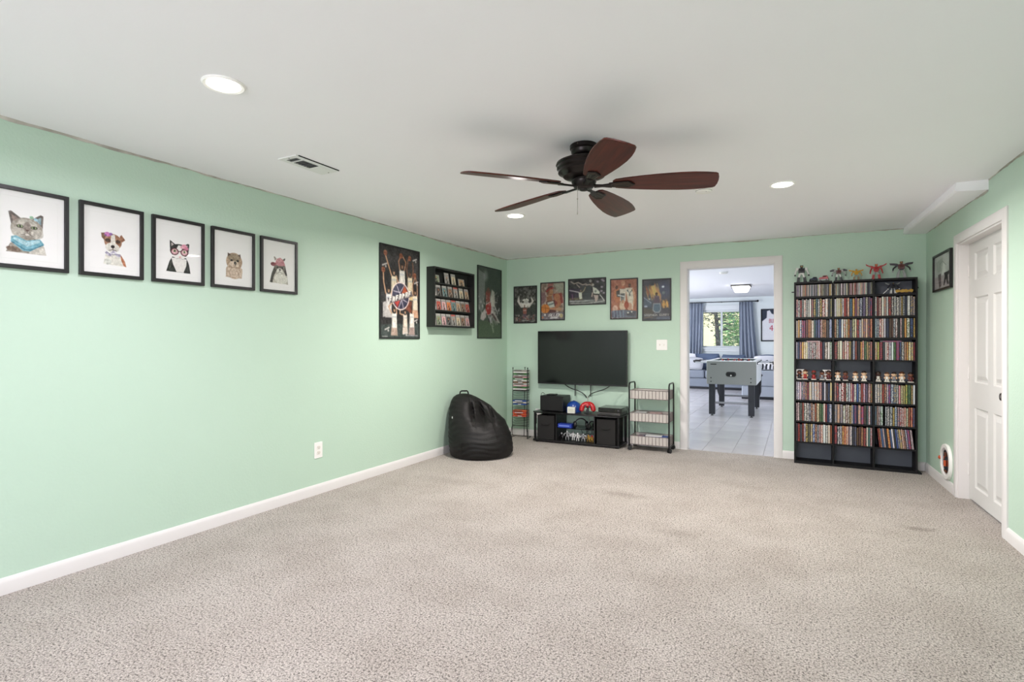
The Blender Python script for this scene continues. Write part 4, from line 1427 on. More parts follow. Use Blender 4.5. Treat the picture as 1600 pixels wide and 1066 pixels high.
plate('wall_outlet', 'white power outlet low on the long green wall', (XL + 0.0003, 3.0895, 0.345), PI / 2, 0.082, 0.124, 'outlet', outlet_parts)
plate('wall_outlet', 'white power outlet half hidden behind the wire media rack', (-2.885, YB - 0.0003, 0.29), 0, 0.075, 0.118, 'outlet', outlet_parts)
plate('light_switch', 'white double light switch between television and doorway', (-1.343, YB - 0.0003, 1.16), 0, 0.122, 0.120, 'light switch', switch_parts)

# cat flap in the right wall (out of the wall is -y)
p = rw(0.69, 0.0, 0.222)
cf = thing('cat_flap', 'white oval cat flap low in the wall beside the door', 'cat flap', p, math.atan2(RD.y, RD.x))
o_, i_ = rounded(0.285, 0.285, 0.125, 8), rounded(0.215, 0.215, 0.095, 8)
m = MB()
k_ = len(o_)
vs_ = [(x, -0.0005, z) for x, z in o_] + [(x * 0.97, -0.022, z * 0.97) for x, z in o_] + [(x, -0.022, z) for x, z in i_] + [(x, -0.0005, z) for x, z in i_]
m.add(vs_, [(a * k_ + b, a * k_ + (b + 1) % k_, ((a + 1) % 4) * k_ + (b + 1) % k_, ((a + 1) % 4) * k_ + b) for a in range(4) for b in range(k_)])
m.build('flap_frame', M_white, cf, bevel=0.003, seg=2, smooth=30, fix=True)
MB().prism(rounded(0.213, 0.213, 0.094, 8), -0.003, -0.0008, 'Y').build('tunnel_back', mat('tunnel_grey', (150, 144, 140), 0.7), cf)
MB().prism(rounded(0.188, 0.192, 0.085, 8), -0.013, -0.010, 'Y').build('flap', glass_mat('smoked_flap', (170, 172, 178), 0.6), cf)
m = MB()
m.tube([(x * 0.93, -0.0115, z * 0.93) for x, z in rounded(0.2, 0.205, 0.09, 6)], 0.004, 6, closed=True)
m.build('flap_seal', mat('grey_seal', (186, 182, 180), 0.6), cf)
M_orange = mat('orange_plastic', (186, 82, 46), 0.4)
MB().box((0.012, -0.022, -0.012), (0.026, 0.016, 0.048)).build('latch', M_orange, cf, bevel=0.004)
MB().ball((-0.128, -0.026, 0.01), (0.014, 0.01, 0.016)).build('lock_knob', M_orange, cf)
M_catch = mat('brown_plastic', (96, 52, 34), 0.5)
MB().b2((-0.014, -0.022, 0.04), (0.014, -0.013, 0.075)).build('catch', M_catch, cf, bevel=0.002, seg=1)
MB().b2((-0.03, -0.020, -0.085), (0.03, -0.013, -0.068)).build('catch', M_catch, cf, bevel=0.002, seg=1)

# ---------------------------------------------------------------- display case with graded cards
case = thing('card_display_case', 'deep black wall case with four ledges of graded cards', 'display case', (XL + 0.0005, 4.892, 1.655), PI / 2)
CW, CH, CD = 0.772, 0.612, 0.10
M_case = mat('black_case_wood', (20, 22, 20), 0.45)
m = MB()
t_ = 0.016
m.b2((-CW / 2, -CD, -CH / 2), (-CW / 2 + t_, 0, CH / 2)).b2((CW / 2 - t_, -CD, -CH / 2), (CW / 2, 0, CH / 2))
m.b2((-CW / 2 + t_, -CD, CH / 2 - t_), (CW / 2 - t_, 0, CH / 2)).b2((-CW / 2 + t_, -CD, -CH / 2), (CW / 2 - t_, 0, -CH / 2 + t_))
m.build('case_frame', M_case, case, smooth=None)
MB().b2((-CW / 2 + t_, -0.012, -CH / 2 + t_), (CW / 2 - t_, -0.001, CH / 2 - t_)).build('felt_back', mat('black_felt', (26, 30, 27), 0.95), case, smooth=None)
led = [0.147, 0.008, -0.135, -0.2895]
for z in led[:3]:
    MB().b2((-CW / 2 + t_, -0.062, z - 0.008), (CW / 2 - t_, -0.012, z)).b2((-CW / 2 + t_, -0.062, z), (CW / 2 - t_, -0.058, z + 0.008)).build('ledge', M_case, case, smooth=None)
rg_ = random.Random(5)
words_ = {'grey': (150, 148, 142), 'white': (214, 210, 204), 'red': (170, 66, 56), 'orange': (204, 110, 56), 'pink': (206, 160, 162), 'blue': (86, 102, 132), 'green': (124, 140, 110), 'brown': (118, 92, 72),
          'black': (52, 50, 50), 'tan': (176, 150, 120), 'cream': (206, 196, 164), 'teal': (84, 120, 120)}


def card_print(col, seed, wide=False):
    c = Cv(16, 12, (148, 146, 140), seed) if wide else Cv(12, 18, (148, 146, 140), seed)
    y0 = 0.06 if wide else 0.16
    c.poly([(0.12, y0 + 0.08), (0.88, y0 + 0.08), (0.88, 0.93), (0.12, 0.93)], col)
    d = tuple(v * 0.45 for v in col)
    c.ell(0.5, y0 + 0.28, 0.13, 0.09, (150, 110, 84)).poly([(0.34, y0 + 0.36), (0.66, y0 + 0.36), (0.72, 0.93), (0.28, 0.93)], d)
    c.line([(0.3, 0.80), (0.7, 0.55)], 0.06, (206, 200, 192), 0.7)
    if not wide:
        c.poly([(0.06, 0.03), (0.94, 0.03), (0.94, 0.15), (0.06, 0.15)], (196, 70, 62) if seed % 4 == 0 else (176, 174, 168))
    return c.grain(22)


M_slab = mat('clear_slab_edge', (120, 120, 117), 0.25)
rowz = ['top', 'second', 'third', 'lowest']
lay = [
    [(-0.285, 'green', 1), (-0.085, 'grey', 0), (0.040, 'cream', 0), (0.195, 'tan', 1)],
    [(-0.325, 'white', 0), (-0.235, 'black', 0), (-0.125, 'teal', 0), (-0.02, 'brown', 0), (0.085, 'grey', 0), (0.195, 'cream', 0), (0.305, 'tan', 0)],
    [(-0.325, 'white', 0), (-0.2325, 'red', 0), (-0.140, 'pink', 0), (-0.0475, 'orange', 0), (0.045, 'teal', 0), (0.1375, 'tan', 0), (0.230, 'brown', 0), (0.3225, 'red', 0)],
    [(-0.325, 'grey', 0), (-0.2325, 'green', 0), (-0.140, 'pink', 0), (-0.0475, 'black', 0), (0.045, 'grey', 0), (0.1375, 'cream', 0), (0.230, 'brown', 0), (0.3225, 'pink', 0)]]
ordn = ['first', 'second', 'third', 'fourth', 'fifth', 'sixth', 'seventh', 'eighth']
cz = Vector(case.location)
for r in range(4):
    for k, (x, cname, wide) in enumerate(lay[r]):
        w_, h_ = (0.118, 0.082) if wide else (0.084, 0.126)
        if wide:
            w_, h_ = 0.122, 0.086
        zb = led[r] + 0.0006 if r < 3 else -CH / 2 + t_ + 0.0005
        # local x of the case runs along +y of the room; the card leans back a little on its ledge
        t = thing('graded_card', '%s graded card, %s from left on the %s ledge of the case' % (cname, ordn[k], rowz[r]), 'trading card',
                  (cz.x + 0.052, cz.y + x, cz.z + zb + 0.0012), PI / 2, 'graded cards in the black display case')
        t.rotation_euler = (R_(-9), 0, PI / 2 )
        MB().b2((-w_ / 2, 0, 0), (w_ / 2, 0.005, h_)).build('slab', M_slab, t, smooth=None)
        print_part(card_print(words_[cname], r * 8 + k, wide), w_ * 0.96, h_ * 0.97, t, -0.0006, 'card_face', (0, h_ / 2))

# ---------------------------------------------------------------- bean bag
M_bag = mat('black_nylon', (20, 18, 17), 0.55, bump=(60, 0.4, 0.004), spec=0.3)
bag = thing('bean_bag', 'black nylon bean bag chair in the corner by the long wall', 'bean bag', (-2.952, 4.945, 0.0), 0.480719832)
bag.scale = (0.95, 0.92, 0.985)
prof = [(0.0, 0.300, -0.005, 0.30), (0.012, 0.335, 0.0, 0.335), (0.05, 0.350, 0.008, 0.35), (0.11, 0.356, 0.004, 0.36), (0.2, 0.350, -0.006, 0.355), (0.285, 0.337, -0.022, 0.335), (0.37, 0.314, -0.046, 0.30),
        (0.46, 0.264, -0.092, 0.245), (0.52, 0.230, -0.122, 0.20), (0.575, 0.180, -0.158, 0.155), (0.615, 0.128, -0.184, 0.11), (0.638, 0.082, -0.196, 0.07), (0.648, 0.035, -0.20, 0.035)]
NB = 128
rb = np.random.RandomState(3)
nw = [(rb.randint(2, 9), rb.rand() * 6.28, rb.uniform(18, 46), rb.rand() * 6.28, rb.uniform(0.4, 1)) for _ in range(26)]
zs2 = np.concatenate([np.linspace(0, 0.06, 7), np.linspace(0.07, 0.60, 150), np.linspace(0.608, 0.648, 8)])
pz = [q[0] for q in prof]


def fold(a, z):
    # sharp little tension folds running round the bag
    w_ = 3.2 * math.sin(a * 2.0 + 1.0) + 2.1 * math.sin(a * 5 + z * 9)
    t_ = math.sin(z * 120 + w_)
    return (t_ * abs(t_)) * (0.4 + 0.6 * math.sin(a * 3 + z * 17) ** 2)


vs_, fs_ = [], []
for z in zs2:
    hw, cx, dp = (np.interp(z, pz, [q[j] for q in prof]) for j in (1, 2, 3))
    for j in range(NB):
        a = 2 * PI * j / NB
        u, v = math.cos(a), math.sin(a)
        # horizontal tension wrinkles, strongest on the low front and sides
        wr = sum(am * math.sin(n * a + p0 + 1.5 * math.sin(z * 9 + p1)) * math.sin(fz * z + p1 + n) for n, p0, fz, p1, am in nw) / 26
        k = min(1, z / 0.05) * min(1, (0.655 - z) / 0.08)
        rr = 1 + 0.07 * wr * k + 0.008 * k * fold(a, z)
        x, y = cx + hw * u * rr, dp * v * rr + 0.10 * max(0, z - 0.18) / 0.47
        # the seat: pressed in on the front right of the upper half, with two gathered creases
        front = max(0, -v)
        d1 = math.exp(-((x - 0.02) / 0.11) ** 2 - ((z - 0.47 + 0.25 * x) / 0.10) ** 2) * front
        y += 0.16 * d1
        for cx0, slope in ((-0.105, -0.42), (-0.015, -0.62), (0.075, -0.8)):
            ln = x - (cx0 + (0.56 - z) * -slope * 0.55)
            g = math.exp(-(ln / 0.014) ** 2) * front * math.exp(-((z - 0.47) / 0.10) ** 2)
            y += 0.07 * g
        vs_.append((x, y, max(0.0, z + 0.010 * wr * k)))
n2 = len(zs2)
for i in range(n2 - 1):
    for j in range(NB):
        fs_.append((i * NB + j, i * NB + (j + 1) % NB, (i + 1) * NB + (j + 1) % NB, (i + 1) * NB + j))
fs_.append(tuple(range(NB))[::-1])
fs_.append(tuple(range((n2 - 1) * NB, n2 * NB)))
MB().add(vs_, fs_).build('bag_body', M_bag, bag, smooth=75)
h = MB()
hp = [(-0.245, 0.10, 0.63), (-0.236, 0.10, 0.668), (-0.222, 0.10, 0.678), (-0.16, 0.10, 0.678), (-0.150, 0.10, 0.668), (-0.142, 0.10, 0.628)]
h.tube(hp, 0.008, 6)
h.build('carry_handle', M_bag, bag, smooth=60)
o = MB().box((0, 0, 0), (0.016, 0.003, 0.052)).build('label_tab', M_white, bag, bevel=0.001, seg=1)
o.location = (-0.305, -0.115, 0.40)
o.rotation_euler = (0, R_(4), R_(-58))
s = MB()
for aa in (-2.15, -0.95):
    pts = []
    for z in np.linspace(0.03, 0.60, 16):
        hw, cx, dp = (np.interp(z, pz, [q[j] for q in prof]) for j in (1, 2, 3))
        pts.append((cx + hw * math.cos(aa) * 1.0, dp * math.sin(aa) * 1.0 + 0.10 * max(0, z - 0.18) / 0.47 + (0.02 if z > 0.36 else 0), z))
    s.tube(pts, 0.0035, 5)
s.build('seam_piping', M_bag, bag, smooth=60)

# ---------------------------------------------------------------- television and its cables
tv = thing('television', 'large black flat television on the green wall', 'television', (-2.282, YB - 0.0005, 1.002))
TW, TH = 1.130, 0.650
M_tv = mat('tv_bezel', (14, 14, 15), 0.35)
M_scr = mat('tv_screen', (7, 10, 9), 0.12, spec=0.42)
m = MB()
m.b2((-TW / 2, -0.096, -TH / 2), (TW / 2, -0.060, TH / 2))
m.build('tv_body', M_tv, tv, bevel=0.004)
MB().b2((-TW / 2 + 0.010, -0.0975, -TH / 2 + 0.017), (TW / 2 - 0.010, -0.0962, TH / 2 - 0.010)).build('screen', M_scr, tv, smooth=None)
b = MB().b2((-0.028, -0.100, -TH / 2 - 0.004), (0.028, -0.085, -TH / 2 + 0.0055)).build('logo_tab', mat('grey_badge', (70, 70, 72), 0.4), tv, bevel=0.001, seg=1)
MB().prism([(-0.40, -0.24), (0.40, -0.24), (0.40, 0.15), (-0.40, 0.15)], -0.062, -0.030, 'Y').build('rear_housing', M_tv, tv, bevel=0.006)
m = MB().b2((-0.22, -0.004, -0.1), (0.22, 0, 0.1)).b2((-0.12, -0.031, -0.2), (-0.09, -0.004, 0.15)).b2((0.09, -0.031, -0.2), (0.12, -0.004, 0.15))
m.build('wall_bracket', M_blackm, tv, smooth=None)
for x in (-0.085, 0.112):
    MB().b2((x - 0.0055, -0.058, -TH / 2 - 0.137), (x + 0.0055, -0.053, -TH / 2 + 0.03)).build('release_strap', M_black, tv, smooth=None)


def cable(label, pts, r, m_, name='cable', par=None):
    # smooth the polyline a little
    P = [Vector(p) for p in pts]
    for _ in range(2):
        Q = [P[0]]
        for a, b_ in zip(P[:-1], P[1:]):
            Q += [a.lerp(b_, 0.25), a.lerp(b_, 0.75)]
        P = Q + [P[-1]]
    if par is not None:
        P = [q - Vector(par.location) for q in P]
    o = MB().tube(P, r, 6).build(name, m_, par, smooth=60)
    return o if par is not None else tag(o, label, 'cable')


yk = YB - 0.05
cable('black cable curving from under the television towards the controllers', [(-2.52, yk, 0.70), (-2.50, yk, 0.668), (-2.42, yk, 0.625), (-2.31, yk, 0.60), (-2.245, yk + 0.03, 0.545), (-2.24, yk + 0.04, 0.52)], 0.0055, M_black, par=tv)
cable('thin black cable rising from the controllers to the television right end', [(-2.215, yk + 0.04, 0.53), (-2.19, yk + 0.03, 0.562), (-2.13, yk, 0.592), (-2.02, yk, 0.625), (-1.94, yk, 0.668), (-1.93, yk, 0.70)], 0.0045, M_black, par=tv)
cable('thin pale cable hanging straight down behind the red controller', [(-2.225, YB - 0.006, 0.53), (-2.226, YB - 0.006, 0.42), (-2.20, YB - 0.006, 0.30), (-2.215, YB - 0.008, 0.004)], 0.0028, mat('pale_cable', (196, 176, 168), 0.5))

# ---------------------------------------------------------------- media stand
M_ash = mat('black_ash_board', (19, 18, 19), 0.38)
M_bglass = mat('black_tempered_glass', (14, 16, 17), 0.08, spec=0.6)
SX0, SX1, SY0, SY1, SH = -2.795, -1.735, 5.905, 6.235, 0.362
ms = thing('media_stand', 'low black media stand under the television', 'tv stand', ((SX0 + SX1) / 2, (SY0 + SY1) / 2, 0))
hx, hy = (SX1 - SX0) / 2, (SY1 - SY0) / 2
MB().prism([(-hx - 0.012, -hy + 0.03), (-hx + 0.05, -hy - 0.012), (hx - 0.05, -hy - 0.012), (hx + 0.012, -hy + 0.03), (hx + 0.012, hy), (-hx - 0.012, hy)], SH - 0.016, SH).build('top_board', M_ash, ms, bevel=0.003, seg=1)
MB().b2((-hx, -hy, 0.012), (hx, hy, 0.034)).build('base_board', M_ash, ms, bevel=0.003, seg=1)
for sx in (-1, 1):
    for sy in (-1, 1):
        MB().lathe([(0.02, 0), (0.022, 0.004), (0.018, 0.012)], 14, (sx * (hx - 0.04), sy * (hy - 0.04), 0)).build('foot', M_black, ms)
        MB().cyl((sx * (hx - 0.018), sy * (hy - 0.02), 0.034), (sx * (hx - 0.018), sy * (hy - 0.02), SH - 0.016), 0.0145, n=14).build('post', M_blackm, ms)
for x in (-0.235, 0.235):
    MB().b2((x - 0.007, -hy + 0.01, 0.034), (x + 0.007, hy - 0.01, SH - 0.016)).build('upright_panel', M_ash, ms, bevel=0.001, seg=1)
MB().b2((-0.228, -hy + 0.03, 0.178), (0.228, hy - 0.02, 0.186)).build('glass_shelf', M_bglass, ms, bevel=0.001, seg=1)
MB().b2((-hx + 0.036, -hy + 0.012, 0.215), (-hx + 0.042, -hy + 0.018, 0.335)).build('reflection_strip', mat('reflection_metal', (220, 220, 222), 0.15, metal=1), ms, smooth=None)  # bright strip standing in for a white reflection

M_bin = mat('black_bin_fabric', (26, 24, 23), 0.85, bump=(160, 0.4, 0.003))
for lab, x0, x1 in (('black fabric storage cube in the left bay of the media stand', -hx + 0.052, -0.262), ('black fabric storage cube in the right bay of the media stand', 0.262, hx - 0.052)):
    cx_ = (SX0 + SX1) / 2 + (x0 + x1) / 2
    t = thing('storage_cube', lab, 'storage bin', (cx_, (SY0 + SY1) / 2, 0.0345), 0, 'fabric storage cubes in the media stand')
    w2 = (x1 - x0) / 2
    m = MB()
    d2 = hy - 0.012
    hh = 0.285
    m.b2((-w2, -d2, 0), (w2, -d2 + 0.006, hh)).b2((-w2, d2 - 0.006, 0), (w2, d2, hh)).b2((-w2, -d2 + 0.006, 0), (-w2 + 0.006, d2 - 0.006, hh)).b2((w2 - 0.006, -d2 + 0.006, 0), (w2, d2 - 0.006, hh)).b2((-w2 + 0.006, -d2 + 0.006, 0), (w2 - 0.006, d2 - 0.006, 0.006))
    m.build('cube_walls', M_bin, t, bevel=0.002, seg=1)
    m = MB()
    m.tube([(-w2, -d2 - 0.001, hh - 0.003), (w2, -d2 - 0.001, hh - 0.003)], 0.003, 6)
    m.build('rim_binding', M_bin, t)
    m = MB().tube([(-0.05, -d2 - 0.001, 0.19), (-0.04, -d2 - 0.010, 0.175), (0.04, -d2 - 0.010, 0.175), (0.05, -d2 - 0.001, 0.19)], 0.004, 6)
    m.build('pull_strap', M_bin, t, smooth=60)

SC = (SX0 + SX1) / 2
sp = thing('speaker_box', 'black boxy speaker on the media stand', 'speaker', (-2.582, 6.085, SH + 0.0005))
MB().b2((-0.148, -0.12, 0.006), (0.148, 0.12, 0.186)).build('cabinet', M_black, sp, bevel=0.006)
MB().b2((-0.138, -0.1245, 0.014), (0.138, -0.1195, 0.178)).build('grille_cloth', mat('grille_cloth', (22, 22, 22), 0.9, bump=(300, 0.5, 0.002)), sp, bevel=0.002, seg=1)
for sx in (-1, 1):
    for sy in (-1, 1):
        MB().cyl((sx * 0.12, sy * 0.09, 0), (sx * 0.12, sy * 0.09, 0.006), 0.01, n=10).build('rubber_foot', M_black, sp)
rm = thing('remote_box', 'flat black gadget lying on the boxy speaker', 'gadget', (-2.62, 6.07, SH + 0.187))
MB().b2((-0.0475, -0.05, 0), (0.055, 0.05, 0.014)).build('gadget_body', M_black, rm, bevel=0.004)
MB().ball((0.03, -0.02, 0.014), (0.006, 0.006, 0.002), 10, 6).build('button', mat('grey_badge', (70, 70, 72)), rm)
cable('thin dark cable looping off the speaker top by the rack', [(-2.735, 6.12, 0.5515), (-2.77, 6.13, 0.575), (-2.80, 6.14, 0.545), (-2.775, 6.15, 0.46), (-2.745, 6.20, 0.37)], 0.003, M_black)


def controller(label, loc, rz, body, dark, front_box=False):
    t = thing('game_controller', label, 'game controller', loc, rz)
    # cradle
    MB().b2((-0.045, -0.03, 0), (0.045, 0.045, 0.008)).b2((-0.012, 0.02, 0.008), (0.012, 0.032, 0.055)).build('cradle', M_black, t, bevel=0.003, seg=1)
    g = MB()
    pts = []
    n = 18
    for i in range(n + 1):
        a = PI * (1.06 - 1.12 * i / n)
        pts.append((0.068 * math.cos(a), 0.0 - 0.014 * math.cos(2 * a), 0.030 + 0.078 * math.sin(a) ** 0.8 if math.sin(a) > 0 else 0.028))
    rr = [0.015 + 0.012 * abs(math.cos(PI * i / n)) ** 0.6 + 0.008 * math.sin(PI * i / n) for i in range(n + 1)]
    rr[0] = rr[-1] = 0.012
    g.tube(pts, rr, 12)
    g.ball((0, 0.004, 0.088), (0.055, 0.026, 0.030))
    g.ball(pts[0], 0.013, 10, 8).ball(pts[-1], 0.013, 10, 8)
    g.build('controller_shell', body, t, smooth=60)
    for x in (-0.024, 0.024):
        MB().lathe([(0.012, 0), (0.012, 0.004), (0.006, 0.006), (0.006, 0.014), (0.0105, 0.016), (0.010, 0.021), (0.002, 0.021)], 14).build('thumb_stick', dark, t).matrix_basis = Matrix.Translation((x, -0.018, 0.078)) @ Matrix.Rotation(R_(80), 4, 'X')
    b_ = MB()
    for a in range(4):
        b_.ball((0.045 + 0.010 * math.cos(a * PI / 2), -0.022, 0.095 + 0.010 * math.sin(a * PI / 2)), (0.004, 0.004, 0.004), 8, 6)
    b_.build('face_buttons', dark, t)
    b_ = MB().b2((-0.0475, -0.026, 0.093), (-0.035, -0.018, 0.099)).b2((-0.048, -0.026, 0.086), (-0.042, -0.018, 0.106))
    b_.build('direction_pad', dark, t)
    MB().b2((-0.018, -0.032, 0.008), (0.018, -0.016, 0.045)).build('charge_dock', dark, t, bevel=0.003, seg=1)
    return t


M_red = mat('glossy_red_plastic', (176, 30, 34), 0.25)
M_blue = mat('glossy_blue_plastic', (28, 66, 142), 0.28)
controller('glossy red game controller standing on the media stand', (-2.155, 6.045, SH + 0.0005), 0.25, M_red, M_black)
# blue cap-shaped visor with a white box before it
cap = thing('baseball_cap', 'shiny blue cap on the media stand beside the red controller', 'cap', (-2.345, 6.09, SH + 0.0005), 0.2)
m = MB()
m.lathe([(0.086, 0.0), (0.088, 0.03), (0.083, 0.065), (0.068, 0.098), (0.045, 0.118), (0.02, 0.127), (0.002, 0.128)], 28)
m.build('crown', M_blue, cap, smooth=60)
m = MB()
m.prism([(-0.085, -0.02), (-0.08, -0.06), (-0.05, -0.105), (0, -0.118), (0.05, -0.105), (0.08, -0.06), (0.085, -0.02)], 0.0, 0.007)
m.build('brim', M_blue, cap, bevel=0.002, seg=1)
m = MB()
for a in range(6):
    an = a * PI / 3
    m.tube([(0.0885 * math.cos(an), 0.0885 * math.sin(an), 0.02), (0.084 * math.cos(an), 0.084 * math.sin(an), 0.065), (0.069 * math.cos(an), 0.069 * math.sin(an), 0.099), (0.02 * math.cos(an), 0.02 * math.sin(an), 0.128)], 0.0018, 5)
m.ball((0, 0, 0.129), (0.009, 0.009, 0.005), 10, 6)
m.build('seam', mat('navy_thread', (18, 44, 104), 0.5), cap)
wb = thing('white_box', 'small white box in front of the blue cap', 'box', (-2.322, 5.955, SH + 0.0005), 0.08)
MB().b2((-0.045, -0.02, 0), (0.045, 0.012, 0.072)).build('carton', mat('white_card', (214, 214, 204), 0.6), wb, bevel=0.002, seg=1)
MB().b2((-0.032, -0.0208, 0.018), (0.032, -0.0199, 0.052)).build('printed_label', mat('cream_label', (196, 198, 182), 0.6), wb, smooth=None)

for lab, z0, h_, dx, dy, m_ in (('thick grey game console, lower of the flat pair on the stand', SH + 0.0005, 0.036, 0.0, 0.0, mat('grey_console', (58, 55, 54), 0.4)),
                                ('flat black console with glossy lid, upper of the flat pair', SH + 0.0375, 0.05, 0.012, 0.01, mat('gloss_black_console', (20, 23, 20), 0.18))):
    t = thing('game_console', lab, 'game console', (-1.868 + dx, 6.065 + dy, z0), 0, None)
    MB().b2((-0.135, -0.14, 0.003), (0.135, 0.14, h_)).build('console_case', m_, t, bevel=0.004)
    MB().b2((-0.10, -0.1415, h_ * 0.42), (0.06, -0.1395, h_ * 0.56)).build('disc_slot', M_dark, t, smooth=None)
    for sx in (-1, 1):
        MB().b2((sx * 0.12 - 0.01, -0.12, 0), (sx * 0.12 + 0.01, 0.12, 0.003)).build('rubber_foot', M_black, t, smooth=None)
    MB().b2((0.09, -0.1415, h_ * 0.35), (0.11, -0.1395, h_ * 0.65)).build('power_button', mat('grey_badge', (70, 70, 72)), t, smooth=None)

bb = thing('blue_box', 'blue flat box on the glass shelf of the media stand', 'box', (SC - 0.135, 5.985, 0.1865))
MB().b2((-0.085, -0.055, 0), (0.085, 0.055, 0.046)).build('carton', mat('blue_card', (38, 62, 158), 0.4), bb, bevel=0.002, seg=1)
MB().b2((-0.07, -0.0557, 0.016), (0.06, -0.0549, 0.032)).build('printed_label', mat('pale_blue_print', (110, 130, 206), 0.4), bb, smooth=None)


def headphones(label, loc, rz, s=1.0):
    t = thing('headphones', label, 'headphones', loc, rz)
    m = MB()
    m.tube([(0.075 * s * math.cos(a), 0, 0.045 * s + 0.075 * s * math.sin(a)) for a in np.linspace(0, PI, 17)], 0.008 * s, 8)
    m.build('headband', M_black, t, smooth=60)
    for sx in (-1, 1):
        q = MB()
        q.M = Matrix.Translation((sx * 0.075 * s, 0, 0.044 * s)) @ Matrix.Rotation(PI / 2, 4, 'Y')
        q.lathe([(0.01, -0.018 * s), (0.036 * s, -0.016 * s), (0.044 * s, -0.004 * s), (0.044 * s, 0.006 * s), (0.034 * s, 0.017 * s), (0.01, 0.019 * s)], 20)
        q.build('ear_cup', M_black, t, smooth=40)
    return t


headphones('black headphones lying on the glass shelf beside the blue box', (SC + 0.035, 6.02, 0.1865), 0.5, 0.92)
headphones('smaller black headset at the right end of the glass shelf', (SC + 0.165, 6.03, 0.1865), 1.25, 0.72)

# small figures on the stand's base
M_silver = mat('silver_toy', (176, 178, 180), 0.3, metal=0.5)
M_whitet = mat('white_toy', (210, 210, 208), 0.4)
M_gold = mat('gold_toy', (176, 140, 62), 0.35, metal=0.4)


def figurine(label, loc, rz, s, m1, m2, wide=1.0):
    t = thing('toy_figure', label, 'toy figure', loc, rz, 'small toy figures on the base of the media stand')
    MB().lathe([(0.022, 0), (0.022, 0.004), (0.018, 0.006)], 12).build('stand_disc', M_black, t)
    b_ = MB()
    for sx in (-1, 1):
        b_.tube([(sx * 0.012 * wide, 0, 0.006), (sx * 0.013 * wide, -0.004, 0.03 * s), (sx * 0.007, 0, 0.055 * s)], [0.006, 0.0055, 0.007], 8)
        b_.tube([(sx * 0.014, 0, 0.088 * s), (sx * 0.030 * wide, -0.004, 0.072 * s), (sx * 0.026 * wide, -0.016, 0.052 * s)], [0.006, 0.005, 0.004], 8)
    b_.tube([(0, 0, 0.05 * s), (0, 0, 0.070 * s), (0, 0, 0.092 * s)], [0.011, 0.012, 0.014], 10)
    b_.build('figure_body', m1, t, smooth=60)
    MB().ball((0, -0.001, 0.104 * s), (0.011, 0.011, 0.013), 12, 8).build('figure_head', m2, t)
    MB().tube([(0.026 * wide, -0.016, 0.052 * s), (0.034 * wide, -0.034, 0.090 * s)], 0.0025, 6).build('held_staff', m2, t)
    return t


for i, (dx, dy, s, a, b_, wd, lab) in enumerate((
        (-0.185, -0.10, 0.75, M_blackm, M_silver, 1.0, 'small dark toy figure nearest the left storage cube'),
        (-0.12, -0.09, 1.0, M_silver, M_whitet, 1.3, 'tall silver toy figure with wide arms below the blue box'),
        (-0.0475, -0.08, 0.95, M_whitet, M_silver, 0.9, 'slim white toy figure below the headphones'),
        (0.015, -0.10, 0.85, M_whitet, M_whitet, 1.1, 'white toy figure in the middle of the stand base'),
        (0.08, -0.09, 0.8, M_silver, M_silver, 1.4, 'stocky silver toy figure with bowed arms'),
        (0.14, -0.08, 0.7, M_gold, M_gold, 1.2, 'gold toy figure beside the stocky silver one'),
        (0.19, -0.10, 0.7, M_gold, M_red, 0.9, 'gold and red toy figure by the right storage cube'))):
    figurine(lab, (SC + dx, (SY0 + SY1) / 2 + dy, 0.0345), 0.1 * ((i * 7) % 5 - 2), s, a, b_, wd)
for i, (dx, lab) in enumerate(((0.02, 'dark cable looping in the stand behind the toy figures'), (0.09, 'dark cable sagging below the glass shelf'), (0.16, 'dark cable drooping by the right storage cube'))):
    cable(lab, [(SC + dx - 0.05, 6.20 - 0.02 * i, 0.172), (SC + dx - 0.04, 6.20 - 0.02 * i, 0.10), (SC + dx, 6.20 - 0.02 * i, 0.075 + 0.01 * i), (SC + dx + 0.03, 6.20 - 0.02 * i, 0.11), (SC + dx + 0.035, 6.20 - 0.02 * i, 0.172)], 0.0035, M_black)

